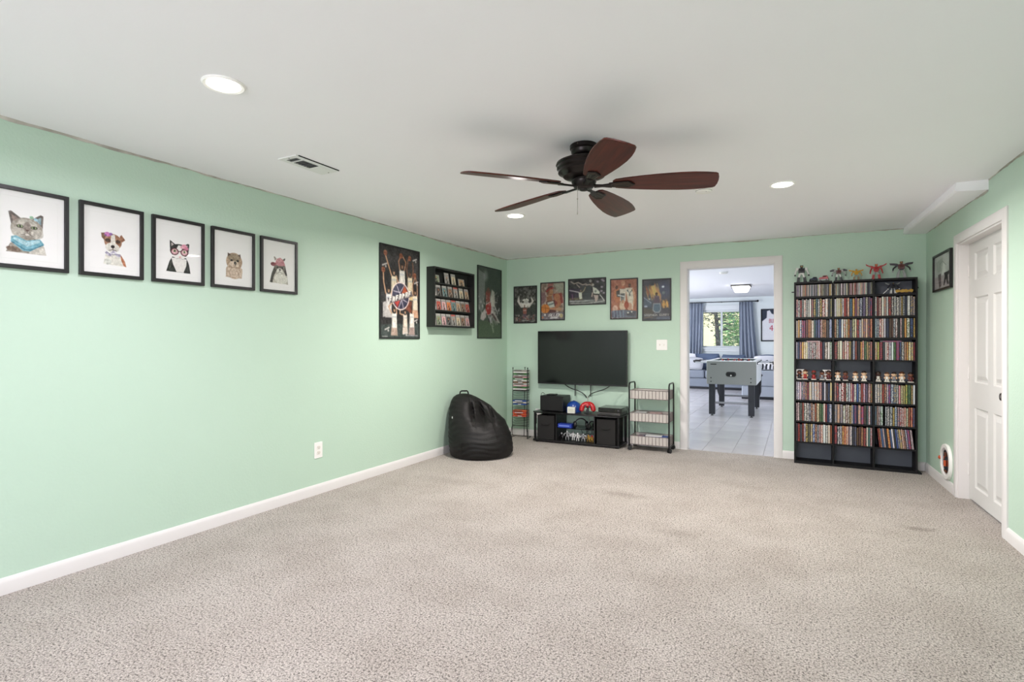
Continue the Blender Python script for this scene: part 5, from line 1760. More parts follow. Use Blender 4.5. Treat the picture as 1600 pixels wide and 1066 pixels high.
# ---------------------------------------------------------------- three-tier rolling cart
ct = thing('rolling_cart', 'narrow black rolling cart with three wire baskets', 'cart', (-1.418, 6.062, 0))
CX, CY = 0.216, 0.122
rr = 0.0085
for sx in (-1, 1):
    x = sx * CX
    pts = [(x, -CY, 0.058), (x, -CY, 0.70)] + [(x, -CY + CY * 0.35 * (1 - math.cos(a)), 0.70 + 0.042 * math.sin(a)) for a in np.linspace(0.2, PI / 2, 5)]
    pts = pts + [(p_[0], -p_[1], p_[2]) for p_ in pts[::-1]]
    MB().tube(pts, rr, 10).build('side_rail', M_blackm, ct, smooth=60)
M_wire = mat('white_wire', (118, 110, 108), 0.4)
M_liner = mat('pale_mesh_liner', (186, 179, 173), 0.6, bump=(220, 0.6, 0.003))
for z0 in (0.065, 0.318, 0.566):
    b_ = bpy.data.objects.new('basket', None)
    b_.parent = ct
    b_.location = (0, 0, z0)
    COL.objects.link(b_)
    X, Y, H = CX - rr - 0.001, CY - 0.002, 0.095
    m = MB()
    m.b2((-X + 0.006, -Y + 0.006, 0), (X - 0.006, Y - 0.006, 0.003))
    m.b2((-X + 0.004, -Y, 0), (X - 0.004, -Y + 0.0025, H)).b2((-X + 0.004, Y - 0.0025, 0), (X - 0.004, Y, H))
    m.b2((-X, -Y + 0.003, 0), (-X + 0.0025, Y - 0.003, H)).b2((X - 0.0025, -Y + 0.003, 0), (X, Y - 0.003, H))
    m.build('basket_liner', M_liner, b_, smooth=None)
    for z in (0.003, H):
        MB().tube([(-X, -Y, z), (X, -Y, z), (X, Y, z), (-X, Y, z)], 0.0036, 6, closed=True).build('rim_wire', M_wire, b_)
    w_ = MB()
    for i in range(11):
        x = -X + (i + 0.5) * 2 * X / 11
        w_.cyl((x, -Y - 0.0035, 0.003), (x, -Y - 0.0035, H), 0.0022, n=6)
    for i in range(7):
        y = -Y + (i + 0.5) * 2 * Y / 7
        w_.cyl((-X - 0.003, y, 0.003), (-X - 0.003, y, H), 0.0022, n=6).cyl((X + 0.003, y, 0.003), (X + 0.003, y, H), 0.0022, n=6)
    w_.build('upright_wire', M_wire, b_)
for sx in (-1, 1):
    for sy in (-1, 1):
        c_ = bpy.data.objects.new('caster', None)
        c_.parent = ct
        c_.location = (sx * CX, sy * CY, 0)
        c_.rotation_euler = (0, 0, 0.5 * sx + 0.9 * sy)
        COL.objects.link(c_)
        for q in (-1, 1):
            MB().cyl((q * 0.006, 0.008, 0.0235), (q * 0.017, 0.008, 0.0235), 0.0235, n=18).build('wheel', M_black, c_, bevel=0.002, seg=1)
        MB().b2((-0.005, -0.006, 0.020), (0.005, 0.012, 0.052)).cyl((0, 0, 0.045), (0, 0, 0.062), 0.009, n=10).build('fork', M_blackm, c_)
    MB().tube([(sx * CX, -CY, 0.056), (sx * CX, CY, 0.056)], 0.006, 8).build('bottom_bar', M_blackm, ct)
rc_ = random.Random(8)
M_mag = [mat('navy_cover', (26, 34, 96), 0.35), mat('blue_cover', (42, 66, 150), 0.35), mat('violet_cover', (140, 92, 128), 0.4), mat('white_cover', (206, 204, 206), 0.4), mat('teal_cover', (58, 104, 134), 0.35), mat('pink_cover', (190, 150, 152), 0.4)]
for i, (x, y, rz, k, lab) in enumerate(((-0.08, 0.005, 0.06, 2, 'violet booklet lying in the bottom cart basket'), (0.0, -0.005, -0.05, 0, 'navy booklet lying across the bottom cart basket'), (0.09, 0.0, 0.05, 1, 'blue booklet lying in the bottom cart basket'), (0.03, 0.0, 0.12, 3, 'white booklet lying on top in the bottom cart basket'))):
    t = thing('booklet', lab, 'booklet', (-1.418 + x, 6.062 + y, 0.0685 + 0.066 + 0.007 * i), rz, 'booklets in the bottom cart basket')
    t.location.z = 0.130 + 0.0085 * i
    MB().b2((-0.088, -0.062, 0), (0.088, 0.062, 0.008)).build('cover', M_mag[k], t, bevel=0.001, seg=1)
    MB().b2((-0.086, -0.0625, 0.0015), (0.0885, -0.060, 0.0065)).build('page_block', M_white, t, smooth=None)
# what the booklets rest on: a stack of closed flat cases filling the basket
for i in range(4):
    t = thing('flat_case', 'plain dark flat case %s in the bottom cart basket pile' % ['lowest', 'second', 'third', 'topmost'][i], 'case', (-1.418, 6.062, 0.0687 + 0.0152 * i), 0, 'flat cases under the cart booklets')
    MB().b2((-0.17, -0.095, 0), (0.17, 0.095, 0.015)).build('case_shell', M_mag[0] if i % 2 else M_black, t, bevel=0.001, seg=1)
for i, (x, k, lab) in enumerate(((-0.12, 3, 'pale folded cloth in the middle cart basket'), (0.04, 5, 'pink folded cloth in the middle cart basket'))):
    t = thing('folded_cloth', lab, 'cloth', (-1.418 + x, 6.062, 0.3215), 0, 'folded cloths in the middle cart basket')
    m = MB()
    for j in range(4):
        m.prism(rounded(0.14 - 0.003 * j, 0.18, 0.02, 4), 0.022 * j, 0.022 * j + 0.0215)
    m.build('fold', M_mag[k], t, bevel=0.006, seg=2)

# ---------------------------------------------------------------- wire media rack with cases
rk = thing('media_rack', 'tall narrow black wire rack of disc cases', 'rack', (-3.056, 6.115, 0.0), 0.10)
M_rw = mat('black_rack_wire', (22, 26, 28), 0.35, metal=0.4)
RH, RX, RYd = 0.86, 0.098, 0.07
LEAN = 0.035
def rp(x, y, z):
    return (x, y + 0.03 * z / RH, z)
for x, y in ((-RX, -RYd), (RX, -RYd), (0.02, RYd * 0.6)):
    m = MB()
    m.tube([rp(x, y, 0.03), rp(x, y, RH)], 0.004, 8)
    m.build('rack_upright', M_rw, rk)
    MB().ball(rp(x, y, RH + 0.006), 0.0085, 10, 8).build('finial', M_rw, rk)
NR = 34
m = MB()
for i in range(NR):
    z = 0.135 + i * (RH - 0.17) / (NR - 1)
    m.tube([rp(-RX, -RYd, z), rp(-RX + 0.01, RYd * 0.45, z), rp(0.02, RYd * 0.6, z), rp(RX - 0.01, RYd * 0.45, z), rp(RX, -RYd, z)], 0.0022, 6)
o = m.build('shelf_wire', M_rw, rk)
m = MB().tube([(-RX - 0.01, -RYd - 0.05, 0.004), (-RX - 0.012, -RYd - 0.02, 0.05), (-RX, -RYd + 0.002, 0.15), (RX, -RYd + 0.002, 0.15), (RX + 0.022, -RYd - 0.02, 0.05), (RX + 0.025, -RYd - 0.05, 0.004)], 0.0045, 8)
m.build('front_leg_hoop', M_rw, rk, smooth=60)
m = MB().tube([(-RX - 0.01, -RYd - 0.05, 0.004), (-RX - 0.005, RYd * 0.6, 0.004), (RX + 0.015, RYd * 0.6, 0.004), (RX + 0.025, -RYd - 0.05, 0.004)], 0.004, 8)
m.tube([rp(-RX, -RYd, 0.03), (-RX - 0.004, RYd * 0.2, 0.004)], 0.004, 8).tube([rp(RX, -RYd, 0.03), (RX + 0.012, RYd * 0.2, 0.004)], 0.004, 8).tube([rp(0.02, RYd * 0.6, 0.03), (0.02, RYd * 0.6, 0.004)], 0.004, 8)
m.build('base_wire', M_rw, rk)
dz = (RH - 0.17) / (NR - 1)
spec = [(NR - 1 - i, c) for i, c in enumerate(['grey', 'white', 'green', 'grey', 'pink', 'green', 'white', 'brown', 'white', 'pink', 'green', 'white', 'black'])]
spec += [(15, 'blue'), (14, 'white'), (13, 'blue'), (9, 'orange'), (8, 'red'), (7, 'orange'), (6, 'red')]
cols_ = dict(words_)
cols_.update(blue=(52, 78, 140), orange=(214, 96, 62), red=(204, 82, 66), green=(72, 122, 70))
cnt = {}
shelfname = {}
for q, (i, cname) in enumerate(spec):
    z = 0.135 + i * dz + 0.0026
    grp = 'top stack' if q < 13 else ('middle pair' if q < 16 else 'lower stack')
    nth = ordn[q] if q < 8 else ['ninth', 'tenth', 'eleventh', 'twelfth', 'lowest'][q - 8] if q < 13 else ordn[q - 13] if q < 16 else ordn[q - 16]
    R0 = Vector(rk.location)
    t = thing('disc_case', '%s disc case lying flat, %s down in the %s of the wire rack' % (cname, nth, grp), 'disc case', (0, 0, 0), rk.rotation_euler[2], 'disc cases in the wire rack')
    loc = Matrix.Rotation(rk.rotation_euler[2], 3, 'Z') @ Vector((-0.0015 * (q % 3), 0.03 * z / RH - 0.006 * (q % 2), z))
    t.location = R0 + loc
    MB().b2((-0.089, -0.075, 0), (0.089, 0.024, 0.0145)).build('case_shell', mat('rack_case_' + cname, cols_[cname], 0.25), t, bevel=0.0012, seg=1)
    MB().b2((-0.08 + 0.02 * (q % 4), -0.0756, 0.003), (0.02 + 0.015 * (q % 3), -0.0749, 0.0115)).build('spine_label', M_mag[3] if q % 2 else M_slot, t, smooth=None)
# ---------------------------------------------------------------- tall black disc shelf
BX0, BX1, BY0, BY1, BH = -0.014, 0.978, 6.05, 6.2325, 1.783
bk = thing('disc_shelf', 'tall black three-bay shelf packed with disc cases', 'shelf', ((BX0 + BX1) / 2, (BY0 + BY1) / 2, 0))
M_bk = mat('black_laminate', (9, 9, 10), 0.55, spec=0.3)
M_bkback = mat('slate_back_panel', (92, 97, 106), 0.6)
hw, hd = (BX1 - BX0) / 2, (BY1 - BY0) / 2
th = 0.016
for lab, x in (('side_panel', -hw + th / 2), ('divider', -hw + th / 2 + (2 * hw - th) / 3), ('divider', -hw + th / 2 + 2 * (2 * hw - th) / 3), ('side_panel', hw - th / 2)):
    top = BH - 0.0
    MB().b2((x - th / 2, -hd, 0.0), (x + th / 2, hd, top - (0 if lab == 'side_panel' else 0.018))).build(lab, M_bk, bk, bevel=0.001, seg=1)
bayx = [(-hw + th + i * (2 * hw - th) / 3, -hw + (i + 1) * (2 * hw - th) / 3) for i in range(3)]
shelf_top = [1.641, 1.438, 1.236, 1.028, 0.824, 0.627, 0.420, 0.216]
for b0, b1 in bayx:
    MB().b2((b0, -hd, BH - 0.018), (b1, hd, BH)).build('top_board', M_bk, bk, smooth=None)
    MB().b2((b0, -hd, 0.0), (b1, hd, 0.026)).build('base_board', M_bk, bk, smooth=None)
    for i, z in enumerate(shelf_top):
        d = 0.020 if i < 3 else 0.014
        MB().b2((b0, -hd, z - d), (b1, hd - 0.005, z)).build('shelf_board', M_bk, bk, smooth=None)
    MB().b2((b0, hd - 0.005, 0.026), (b1, hd, BH - 0.018)).build('back_panel', M_bkback, bk, smooth=None)
MB().b2((-hw - 0.022, 0.0, 1.688), (-hw, 0.02, 1.698)).build('wall_clip', M_blackm, bk, smooth=None)
MB().b2((hw, 0.0, 1.688), (hw + 0.022, 0.02, 1.698)).build('wall_clip', M_blackm, bk, smooth=None)
MB().b2((hw, -hd - 0.005, 0), (hw + 0.03, hd * 0.6, 0.012)).build('foot_plate', M_bk, bk, bevel=0.002, seg=1)


def spine_material(name, plain):
    m = bpy.data.materials.new(name)
    m.use_nodes = True
    nt = m.node_tree
    N, L = nt.nodes.new, nt.links.new
    b = nt.nodes['Principled BSDF']
    b.inputs['Roughness'].default_value = 0.35
    oi = N('ShaderNodeObjectInfo')
    tc = N('ShaderNodeTexCoord')
    mp = N('ShaderNodeMapping')
    mp.inputs['Scale'].default_value = (2.4, 1, 8.5 if not plain else 2.0)
    L(tc.outputs['Generated'], mp.inputs[0])
    cm = N('ShaderNodeCombineXYZ')
    ml = N('ShaderNodeMath')
    ml.operation = 'MULTIPLY'
    ml.inputs[1].default_value = 87.0
    L(oi.outputs['Random'], ml.inputs[0])
    for i in range(3):
        L(ml.outputs[0], cm.inputs[i])
    L(cm.outputs[0], mp.inputs['Location'])
    nz = N('ShaderNodeTexNoise')
    nz.inputs['Scale'].default_value = 2.2
    nz.inputs['Detail'].default_value = 2.5
    L(mp.outputs[0], nz.inputs['Vector'])
    rp = N('ShaderNodeValToRGB')
    rp.color_ramp.elements[0].position = 0.485
    rp.color_ramp.elements[1].position = 0.535
    L(nz.outputs[0], rp.inputs[0])
    wn = N('ShaderNodeTexWhiteNoise')
    wn.noise_dimensions = '1D'
    L(ml.outputs[0], wn.inputs['W'])
    pal = N('ShaderNodeValToRGB')
    pal.color_ramp.interpolation = 'CONSTANT'
    cols = [(222, 218, 212), (24, 24, 28), (170, 60, 50), (206, 176, 96), (60, 84, 130), (200, 150, 110), (30, 40, 40), (190, 196, 200)]
    if plain:
        cols = [(150, 146, 140), (60, 60, 62), (190, 184, 172), (110, 104, 100), (84, 86, 92), (170, 150, 140), (70, 60, 60), (200, 198, 194)]
    e = pal.color_ramp.elements
    e[0].position, e[0].color = 0, lin(cols[0]) + (1,)
    e[1].position, e[1].color = 1 / 8, lin(cols[1]) + (1,)
    for i in range(2, 8):
        q = e.new(i / 8)
        q.color = lin(cols[i]) + (1,)
    L(wn.outputs['Value'], pal.inputs[0])
    mx = N('ShaderNodeMix')
    mx.data_type = 'RGBA'
    f = N('ShaderNodeMath')
    f.operation = 'MULTIPLY'
    f.inputs[1].default_value = 0.82 if not plain else 0.35
    L(rp.outputs[0], f.inputs[0])
    L(f.outputs[0], mx.inputs[0])
    L(oi.outputs['Color'], mx.inputs[6])
    L(pal.outputs[0], mx.inputs[7])
    # dark edges painted on each spine, standing in for gaps between cases
    sx = N('ShaderNodeSeparateXYZ')
    L(tc.outputs['Generated'], sx.inputs[0])
    ab = N('ShaderNodeMath')
    ab.operation = 'SUBTRACT'
    ab.inputs[1].default_value = 0.5
    L(sx.outputs[0], ab.inputs[0])
    a2 = N('ShaderNodeMath')
    a2.operation = 'ABSOLUTE'
    L(ab.outputs[0], a2.inputs[0])
    gt = N('ShaderNodeMath')
    gt.operation = 'GREATER_THAN'
    gt.inputs[1].default_value = 0.39
    L(a2.outputs[0], gt.inputs[0])
    m2 = N('ShaderNodeMix')
    m2.data_type = 'RGBA'
    L(gt.outputs[0], m2.inputs[0])
    L(mx.outputs[2], m2.inputs[6])
    m2.inputs[7].default_value = lin((26, 26, 28)) + (1,)
    L(m2.outputs[2], b.inputs['Base Color'])
    return m


M_spine = spine_material('printed_spine', False)
M_cd = spine_material('jewel_case_spine', True)
# one shared case: a slim box, front corners eased so that neighbours read apart
mb_ = MB()
e_ = 0.13
mb_.prism([(-0.5, 0.5), (-0.5, -0.46), (-0.5 + e_, -0.5), (0.5 - e_, -0.5), (0.5, -0.46), (0.5, 0.5)], 0, 1)
case_me = mb_.mesh('disc_case', None)
case_me.materials.append(M_spine)
cd_me = mb_.mesh('cd_case', None)
cd_me.materials.append(M_cd)
CCOL = {'white': (222, 218, 212), 'cream': (208, 196, 160), 'black': (26, 26, 28), 'navy': (34, 42, 72), 'blue': (52, 84, 136), 'grey': (132, 132, 134), 'red': (160, 48, 44), 'yellow': (206, 172, 74), 'green': (86, 128, 76),
        'brown': (104, 66, 44), 'purple': (104, 84, 122), 'teal': (54, 96, 104), 'orange': (190, 104, 54), 'silver': (176, 178, 182), 'pink': (204, 160, 158), 'charcoal': (62, 60, 62), 'tan': (170, 146, 116), 'olive': (96, 96, 76)}
rs = random.Random(77)
WTS = [('white', 13), ('cream', 7), ('black', 14), ('navy', 9), ('blue', 8), ('grey', 8), ('red', 8), ('yellow', 4), ('green', 4), ('brown', 5), ('purple', 3), ('teal', 4), ('orange', 4), ('silver', 6), ('pink', 3), ('charcoal', 7)]
BAG = [c for c, n in WTS for _ in range(n)]
ORD = ['first', 'second', 'third', 'fourth', 'fifth', 'sixth', 'seventh', 'eighth', 'ninth', 'tenth', 'eleventh', 'twelfth', 'thirteenth', 'fourteenth', 'fifteenth', 'sixteenth', 'seventeenth', 'eighteenth', 'nineteenth', 'twentieth'] + ['%dth' % i for i in range(21, 40)]
BAYN = ['left', 'middle', 'right']
# colour runs read off the photograph, bay by bay (shelf index, bay): first colours from the left
RUNS = {
    (1, 0): 'purple charcoal charcoal grey white charcoal cream white teal navy teal navy charcoal red white black yellow',
    (1, 1): 'silver cream white yellow grey red red cream blue orange red grey navy purple cream brown blue',
    (1, 2): 'cream red pink white grey white charcoal black cream olive silver charcoal black navy silver blue blue',
    (2, 0): 'cream yellow blue blue purple brown orange brown cream green navy purple red black brown charcoal silver',
    (2, 1): 'brown silver blue white orange yellow orange brown cream white charcoal grey cream orange pink teal red',
    (2, 2): 'silver navy red white silver navy brown brown black brown black pink charcoal orange green black brown',
    (3, 0): 'grey black orange yellow yellow white silver charcoal red black silver pink red navy brown white green',
    (3, 1): 'navy cream cream grey white white charcoal black silver charcoal black orange cream green green charcoal orange',
    (3, 2): 'cream green navy charcoal cream red purple white green red charcoal black olive yellow yellow grey red',
    (5, 0): 'purple white pink navy blue navy navy silver silver silver white purple navy white charcoal black cream',
    (5, 1): 'purple navy white red charcoal teal grey red red white blue navy brown silver purple pink green',
    (5, 2): 'grey cream cream brown navy purple blue teal blue silver pink cream green green green charcoal white',
    (6, 0): 'pink white olive olive olive charcoal charcoal charcoal brown orange cream green green white red blue blue',
    (6, 1): 'tan tan tan tan brown brown charcoal white blue blue navy grey purple brown teal white navy',
    (6, 2): 'olive tan brown green black navy charcoal yellow blue blue red red cream cream orange red brown',
    (7, 0): 'charcoal black charcoal black purple charcoal olive grey blue navy black red orange white white white orange',
    (7, 1): 'charcoal navy navy red orange orange tan white charcoal brown brown brown brown charcoal cream green red',
    (7, 2): 'black brown blue silver navy red blue white charcoal blue navy yellow orange navy purple purple silver'}
ROWN = {1: 'second', 2: 'third', 3: 'fourth', 5: 'sixth', 6: 'seventh', 7: 'eighth'}
OX, OY = (BX0 + BX1) / 2, (BY0 + BY1) / 2


def put_case(me, name, x, y, z, w_, d_, h_, cname, label, cat, grp, lean=0.0, jit=10):
    o = bpy.data.objects.new(name, me)
    o.scale = (w_, d_, h_)
    o.location = (x, y, z)
    o.rotation_euler = (0, lean, 0)
    c = CCOL[cname]
    g_ = sum(c) / 3
    c = tuple(min(255, max(0, (g_ + (v - g_) * 0.82) * 0.92 + rs.uniform(-jit, jit))) for v in c)
    o.color = lin(c) + (1,)
    COL.objects.link(o)
    return tag(o, label, cat, grp)


for (r, b), run in RUNS.items():
    names = run.split()
    b0, b1 = bayx[b]
    W = b1 - b0 - 0.003
    wts = [rs.choice([0.8, 1, 1, 1, 1.15, 1.5]) for _ in names]
    if (r, b) == (7, 2):
        W -= 0.040
    if (r, b) == (6, 2):
        W -= 0.012
    s = W / sum(wts)
    x = b0 + 0.0015 + (0.035 if (r, b) == (7, 2) else 0)
    z = shelf_top[r] + 0.0004
    for i, (n, w_) in enumerate(zip(names, wts)):
        w_ *= s
        if (r, b) == (6, 2) and i == 4:
            x += 0.012
        h_ = min(0.176, (shelf_top[r - 1] - (0.020 if r - 1 < 3 else 0.014) - z) - 0.006) * rs.choice([1, 1, 1, 0.985, 0.95])
        if r == 3 and b != 1:
            h_ = min(h_, 0.1645)
        lean = 0.0
        ww = w_
        if (r, b) == (7, 2):
            lean = -0.10
            ww = w_ * 0.99
        lab = '%s disc case, %s from left in the %s bay, %s row down' % (n, ORD[i], BAYN[b], ROWN[r])
        put_case(case_me, 'disc_case', OX + x + w_ / 2, OY - 0.012 + rs.uniform(-0.004, 0.006) + 0.0, z + (0.0009 if lean else 0), ww - 0.0004, 0.135, h_, n, lab, 'disc case', 'disc cases in row %d of the %s bay' % (r + 1, BAYN[b]), lean)
        x += w_
# top row: slim jewel cases in two bays
CDRUN = ['grey purple grey charcoal white tan tan orange olive cream charcoal silver teal silver charcoal grey navy cream white brown tan olive charcoal charcoal grey black yellow cream',
         'charcoal tan silver charcoal olive white charcoal silver grey cream black brown pink brown pink red brown pink white cream pink grey pink white charcoal navy grey olive']
for b, run in enumerate(CDRUN):
    names = run.split()
    b0, b1 = bayx[b]
    w_ = (b1 - b0 - 0.003) / len(names)
    for i, n in enumerate(names):
        lab = '%s music disc case, %s from left in the %s bay, top row' % (n, ORD[i], BAYN[b])
        put_case(cd_me, 'cd_case', OX + b0 + 0.0015 + w_ * (i + 0.5), OY - 0.018 + rs.uniform(-0.002, 0.003), shelf_top[0] + 0.0004, w_ - 0.0004, 0.12, 0.112, n, lab, 'music disc', 'slim disc cases in the top row of the %s bay' % BAYN[b])
# cases laid flat on top of the fourth-row discs
for b, x, w_, n, lab in ((2, 0.135, 0.185, 'red', 'red disc case lying flat on the fourth row discs of the right bay'), (0, 0.15, 0.150, 'silver', 'silver disc case lying flat on the fourth row discs of the left bay')):
    put_case(case_me, 'disc_case', OX + bayx[b][0] + x, OY - 0.014, shelf_top[3] + 0.1655, w_, 0.135, 0.012, n, lab, 'disc case', 'disc cases lying flat on the discs', 0, 4)

# ---------------------------------------------------------------- toys
M_skin = [mat('toy_skin_pale', (222, 184, 150), 0.5), mat('toy_skin_brown', (120, 74, 56), 0.5), mat('toy_skin_dark', (74, 48, 42), 0.5)]
M_hair = [mat('toy_hair_dark', (40, 26, 20), 0.5), mat('toy_hair_brown', (84, 50, 30), 0.5), mat('toy_hair_red', (128, 40, 32), 0.5)]
M_kit = {'white': mat('kit_white', (224, 220, 210), 0.5), 'red': mat('kit_red', (156, 36, 34), 0.5), 'black': mat('kit_black', (28, 28, 30), 0.5), 'grey': mat('kit_grey', (128, 130, 136), 0.5), 'maroon': mat('kit_maroon', (92, 34, 38), 0.5)}
M_basew = mat('toy_base_white', (222, 216, 204), 0.5)


def bobble(x, y, z, label, skin, hair, kit, s=1.0, rz=0.0):
    t = thing('bobblehead', label, 'bobblehead', (x, y, z), rz, 'bobbleheads on the open shelf row')
    MB().prism(rounded(0.046, 0.044, 0.006, 3), 0, 0.008).build('base_slab', M_basew, t, bevel=0.001, seg=1)
    b_ = MB()
    for sx in (-1, 1):
        b_.tube([(sx * 0.009, 0, 0.008), (sx * 0.009, 0, 0.026)], [0.008, 0.0075], 8)
    b_.tube([(0, 0, 0.024), (0, 0, 0.036), (0, 0, 0.050)], [0.015, 0.0145, 0.012], 12)
    b_.build('kit_body', M_kit[kit], t, smooth=60)
    a_ = MB()
    for sx in (-1, 1):
        a_.tube([(sx * 0.013, 0, 0.048), (sx * 0.022, -0.003, 0.037), (sx * 0.014, -0.016, 0.031)], [0.0055, 0.005, 0.0045], 8)
    a_.build('arms', M_skin[skin], t, smooth=60)
    h = MB().ball((0, -0.001, 0.070), (0.0195, 0.019, 0.021), 16, 10)
    for sx in (-1, 1):
        h.ball((sx * 0.0195, 0, 0.069), (0.004, 0.003, 0.006), 8, 6)
    h.ball((0, -0.020, 0.068), (0.0028, 0.003, 0.003), 8, 6)
    hd_ = h.build('head', M_skin[skin], t, smooth=60)
    e = MB()
    for sx in (-1, 1):
        e.ball((sx * 0.0075, -0.0185, 0.073), (0.0024, 0.0015, 0.0028), 8, 6)
    e.build('eyes', M_dark, hd_)
    g = MB()
    n = 14
    vs_, fs_ = [], []
    for i in range(6):
        ph = PI / 2 - i * PI / 2 / 5 * 1.05
        for j in range(n):
            a = 2 * PI * j / n
            back = max(0, math.sin(a))
            zz = 0.072 + 0.0225 * math.sin(ph) - 0.014 * back * (i == 5)
            vs_.append((0.0212 * math.cos(ph) * math.cos(a), 0.001 + 0.0212 * math.cos(ph) * math.sin(a), zz + (0.006 if i == 5 and math.sin(a) < -0.3 else 0)))
    for i in range(5):
        for j in range(n):
            fs_.append((i * n + j, i * n + (j + 1) % n, (i + 1) * n + (j + 1) % n, (i + 1) * n + j))
    fs_.append(tuple(range(n)))
    g.add(vs_, fs_)
    g.build('hair', M_hair[hair], t, smooth=60, fix=True)
    t.scale = (s, s, s)
    return t


fz = shelf_top[4] + 0.0004
figs = [(0.033, 1, 0, 'black', 'dark-kitted bobblehead before a white card at the far left end'), (0.083, 0, 1, 'red', 'pale-faced bobblehead in red beside the first white card'), (0.157, 2, 2, 'red', 'red-kitted dark bobblehead alone in the left bay middle'),
        (0.228, 1, 0, 'grey', 'grey-kitted bobblehead with tall dark hair in the left bay'), (0.283, 1, 0, 'maroon', 'maroon bobblehead before the second white card'), (0.358, 0, 0, 'white', 'white-kitted pale bobblehead, first in the middle bay'),
        (0.423, 1, 0, 'maroon', 'maroon-kitted brown bobblehead, second in the middle bay'), (0.503, 0, 1, 'white', 'pale bobblehead with brown hair, third in the middle bay'), (0.572, 0, 0, 'white', 'white-kitted pale bobblehead, fourth in the middle bay'),
        (0.684, 2, 0, 'white', 'dark-faced bobblehead in white, first in the right bay'), (0.751, 0, 1, 'white', 'pale bobblehead with full brown hair, second in the right bay'), (0.806, 0, 0, 'grey', 'pale bobblehead in grey, third in the right bay'),
        (0.866, 0, 1, 'white', 'pale bobblehead in white, fourth in the right bay'), (0.930, 1, 0, 'maroon', 'dark bobblehead in maroon at the far right end')]
for i, (x, sk, hr, kit, lab) in enumerate(figs):
    bobble(x, 6.09 + 0.006 * math.sin(i * 2.3), fz, lab, sk, hr, kit, 1.0 + 0.04 * math.sin(i * 1.7), 0.15 * math.sin(i * 3.1))
for x, lab in ((0.040, 'white photo card behind the leftmost dark bobblehead'), (0.270, 'white photo card behind the maroon bobblehead')):
    t = thing('photo_card', lab, 'card', (x, 6.135, fz), 0)
    t.rotation_euler = (R_(-8), 0, 0)
    MB().b2((-0.034, 0, 0.0), (0.034, 0.002, 0.098)).build('card_sheet', M_white, t, smooth=None)
    MB().b2((-0.015, -0.0006, 0.055), (0.012, 0.0001, 0.088)).build('portrait_print', mat('grey_print', (120, 112, 108), 0.6), t, smooth=None)


def robot(label, x, y, z, s, c_torso, c_limb, c_leg, c_foot, wings=None, rz=0.0, wing_up=0.5, arm_out=0.6):
    t = thing('toy_robot', label, 'toy robot', (x, y, z), rz, 'toy robots on the disc shelf')
    MB().b2((-0.024, -0.014, 0.082), (0.024, 0.014, 0.122)).box((0, -0.016, 0.108), (0.030, 0.010, 0.022), (R_(-15), 0, 0)).build('torso', c_torso, t, bevel=0.002, seg=1)
    MB().b2((-0.016, -0.011, 0.070), (0.016, 0.011, 0.082)).build('waist', c_limb, t, bevel=0.001, seg=1)
    h = MB().b2((-0.009, -0.010, 0.124), (0.009, 0.009, 0.146)).b2((-0.0115, -0.004, 0.130), (-0.009, 0.004, 0.150)).b2((0.009, -0.004, 0.130), (0.0115, 0.004, 0.150))
    hd_ = h.build('head', c_torso, t, bevel=0.001, seg=1)
    MB().b2((-0.006, -0.0108, 0.135), (0.006, -0.0095, 0.140)).build('visor', M_gold, hd_, smooth=None)
    for sx in (-1, 1):
        a = MB()
        a.box((sx * 0.034, 0, 0.116), (0.020, 0.026, 0.022))
        ex = sx * (0.040 + 0.022 * arm_out)
        a.tube([(sx * 0.036, 0, 0.108), (ex, -0.002, 0.088), (ex + sx * 0.004, -0.016, 0.066)], [0.0075, 0.007, 0.006], 8)
        ar = a.build('arm', c_limb, t, bevel=0.0015, seg=1)
        MB().box((ex + sx * 0.005, -0.020, 0.060), (0.012, 0.012, 0.014)).build('fist', c_foot, ar, bevel=0.002, seg=1)
        l = MB()
        l.tube([(sx * 0.012, 0, 0.072), (sx * 0.020, -0.002, 0.044)], [0.009, 0.009], 8)
        lg = l.build('thigh', c_leg, t, smooth=40)
        l = MB()
        l.box((sx * 0.024, 0.001, 0.026), (0.020, 0.022, 0.040), (0, R_(-7 * sx), 0))
        l.b2((sx * 0.026 - 0.012, -0.022, 0.0), (sx * 0.026 + 0.012, 0.014, 0.011))
        l.build('shin', c_foot, t, bevel=0.0015, seg=1)
        if wings:
            w_ = MB()
            w_.prism([(sx * 0.030, 0.112), (sx * 0.080, 0.112 + 0.045 * wing_up), (sx * 0.086, 0.128 + 0.050 * wing_up), (sx * 0.056, 0.136), (sx * 0.030, 0.132)], 0.012, 0.018, 'Y')
            w_.build('wing', wings, t, fix=True)
    t.scale = (s, s, s)
    return t


R_red = mat('robot_red', (156, 34, 34), 0.35)
R_grey = mat('robot_grey', (150, 152, 150), 0.4)
R_dk = mat('robot_dark', (34, 34, 40), 0.4)
R_wh = mat('robot_white', (208, 208, 204), 0.4)
R_yel = mat('robot_yellow', (190, 146, 40), 0.4)
R_mar = mat('robot_maroon', (84, 40, 36), 0.4)
R_tan = mat('robot_tan', (150, 130, 100), 0.5)
TZ = BH + 0.0004
robot('dark and white toy robot at the left end of the shelf top', 0.052, 6.12, TZ, 1.16, R_dk, R_wh, R_wh, R_dk, None, 0.1, 0, 0.3)
robot('small maroon and grey toy robot with spread dark fists on the shelf top', 0.368, 6.12, TZ, 0.86, R_mar, R_grey, R_wh, R_dk, R_dk, 0.0, -0.1, 0.9)
robot('small yellow toy robot in the middle of the shelf top', 0.514, 6.12, TZ, 0.72, R_yel, R_yel, R_grey, R_tan, R_yel, 0.1, 0.3, 0.6)
robot('red toy robot with raised wings on the shelf top', 0.672, 6.12, TZ, 0.98, R_red, R_red, R_grey, R_red, R_red, -0.05, 0.55, 0.2)
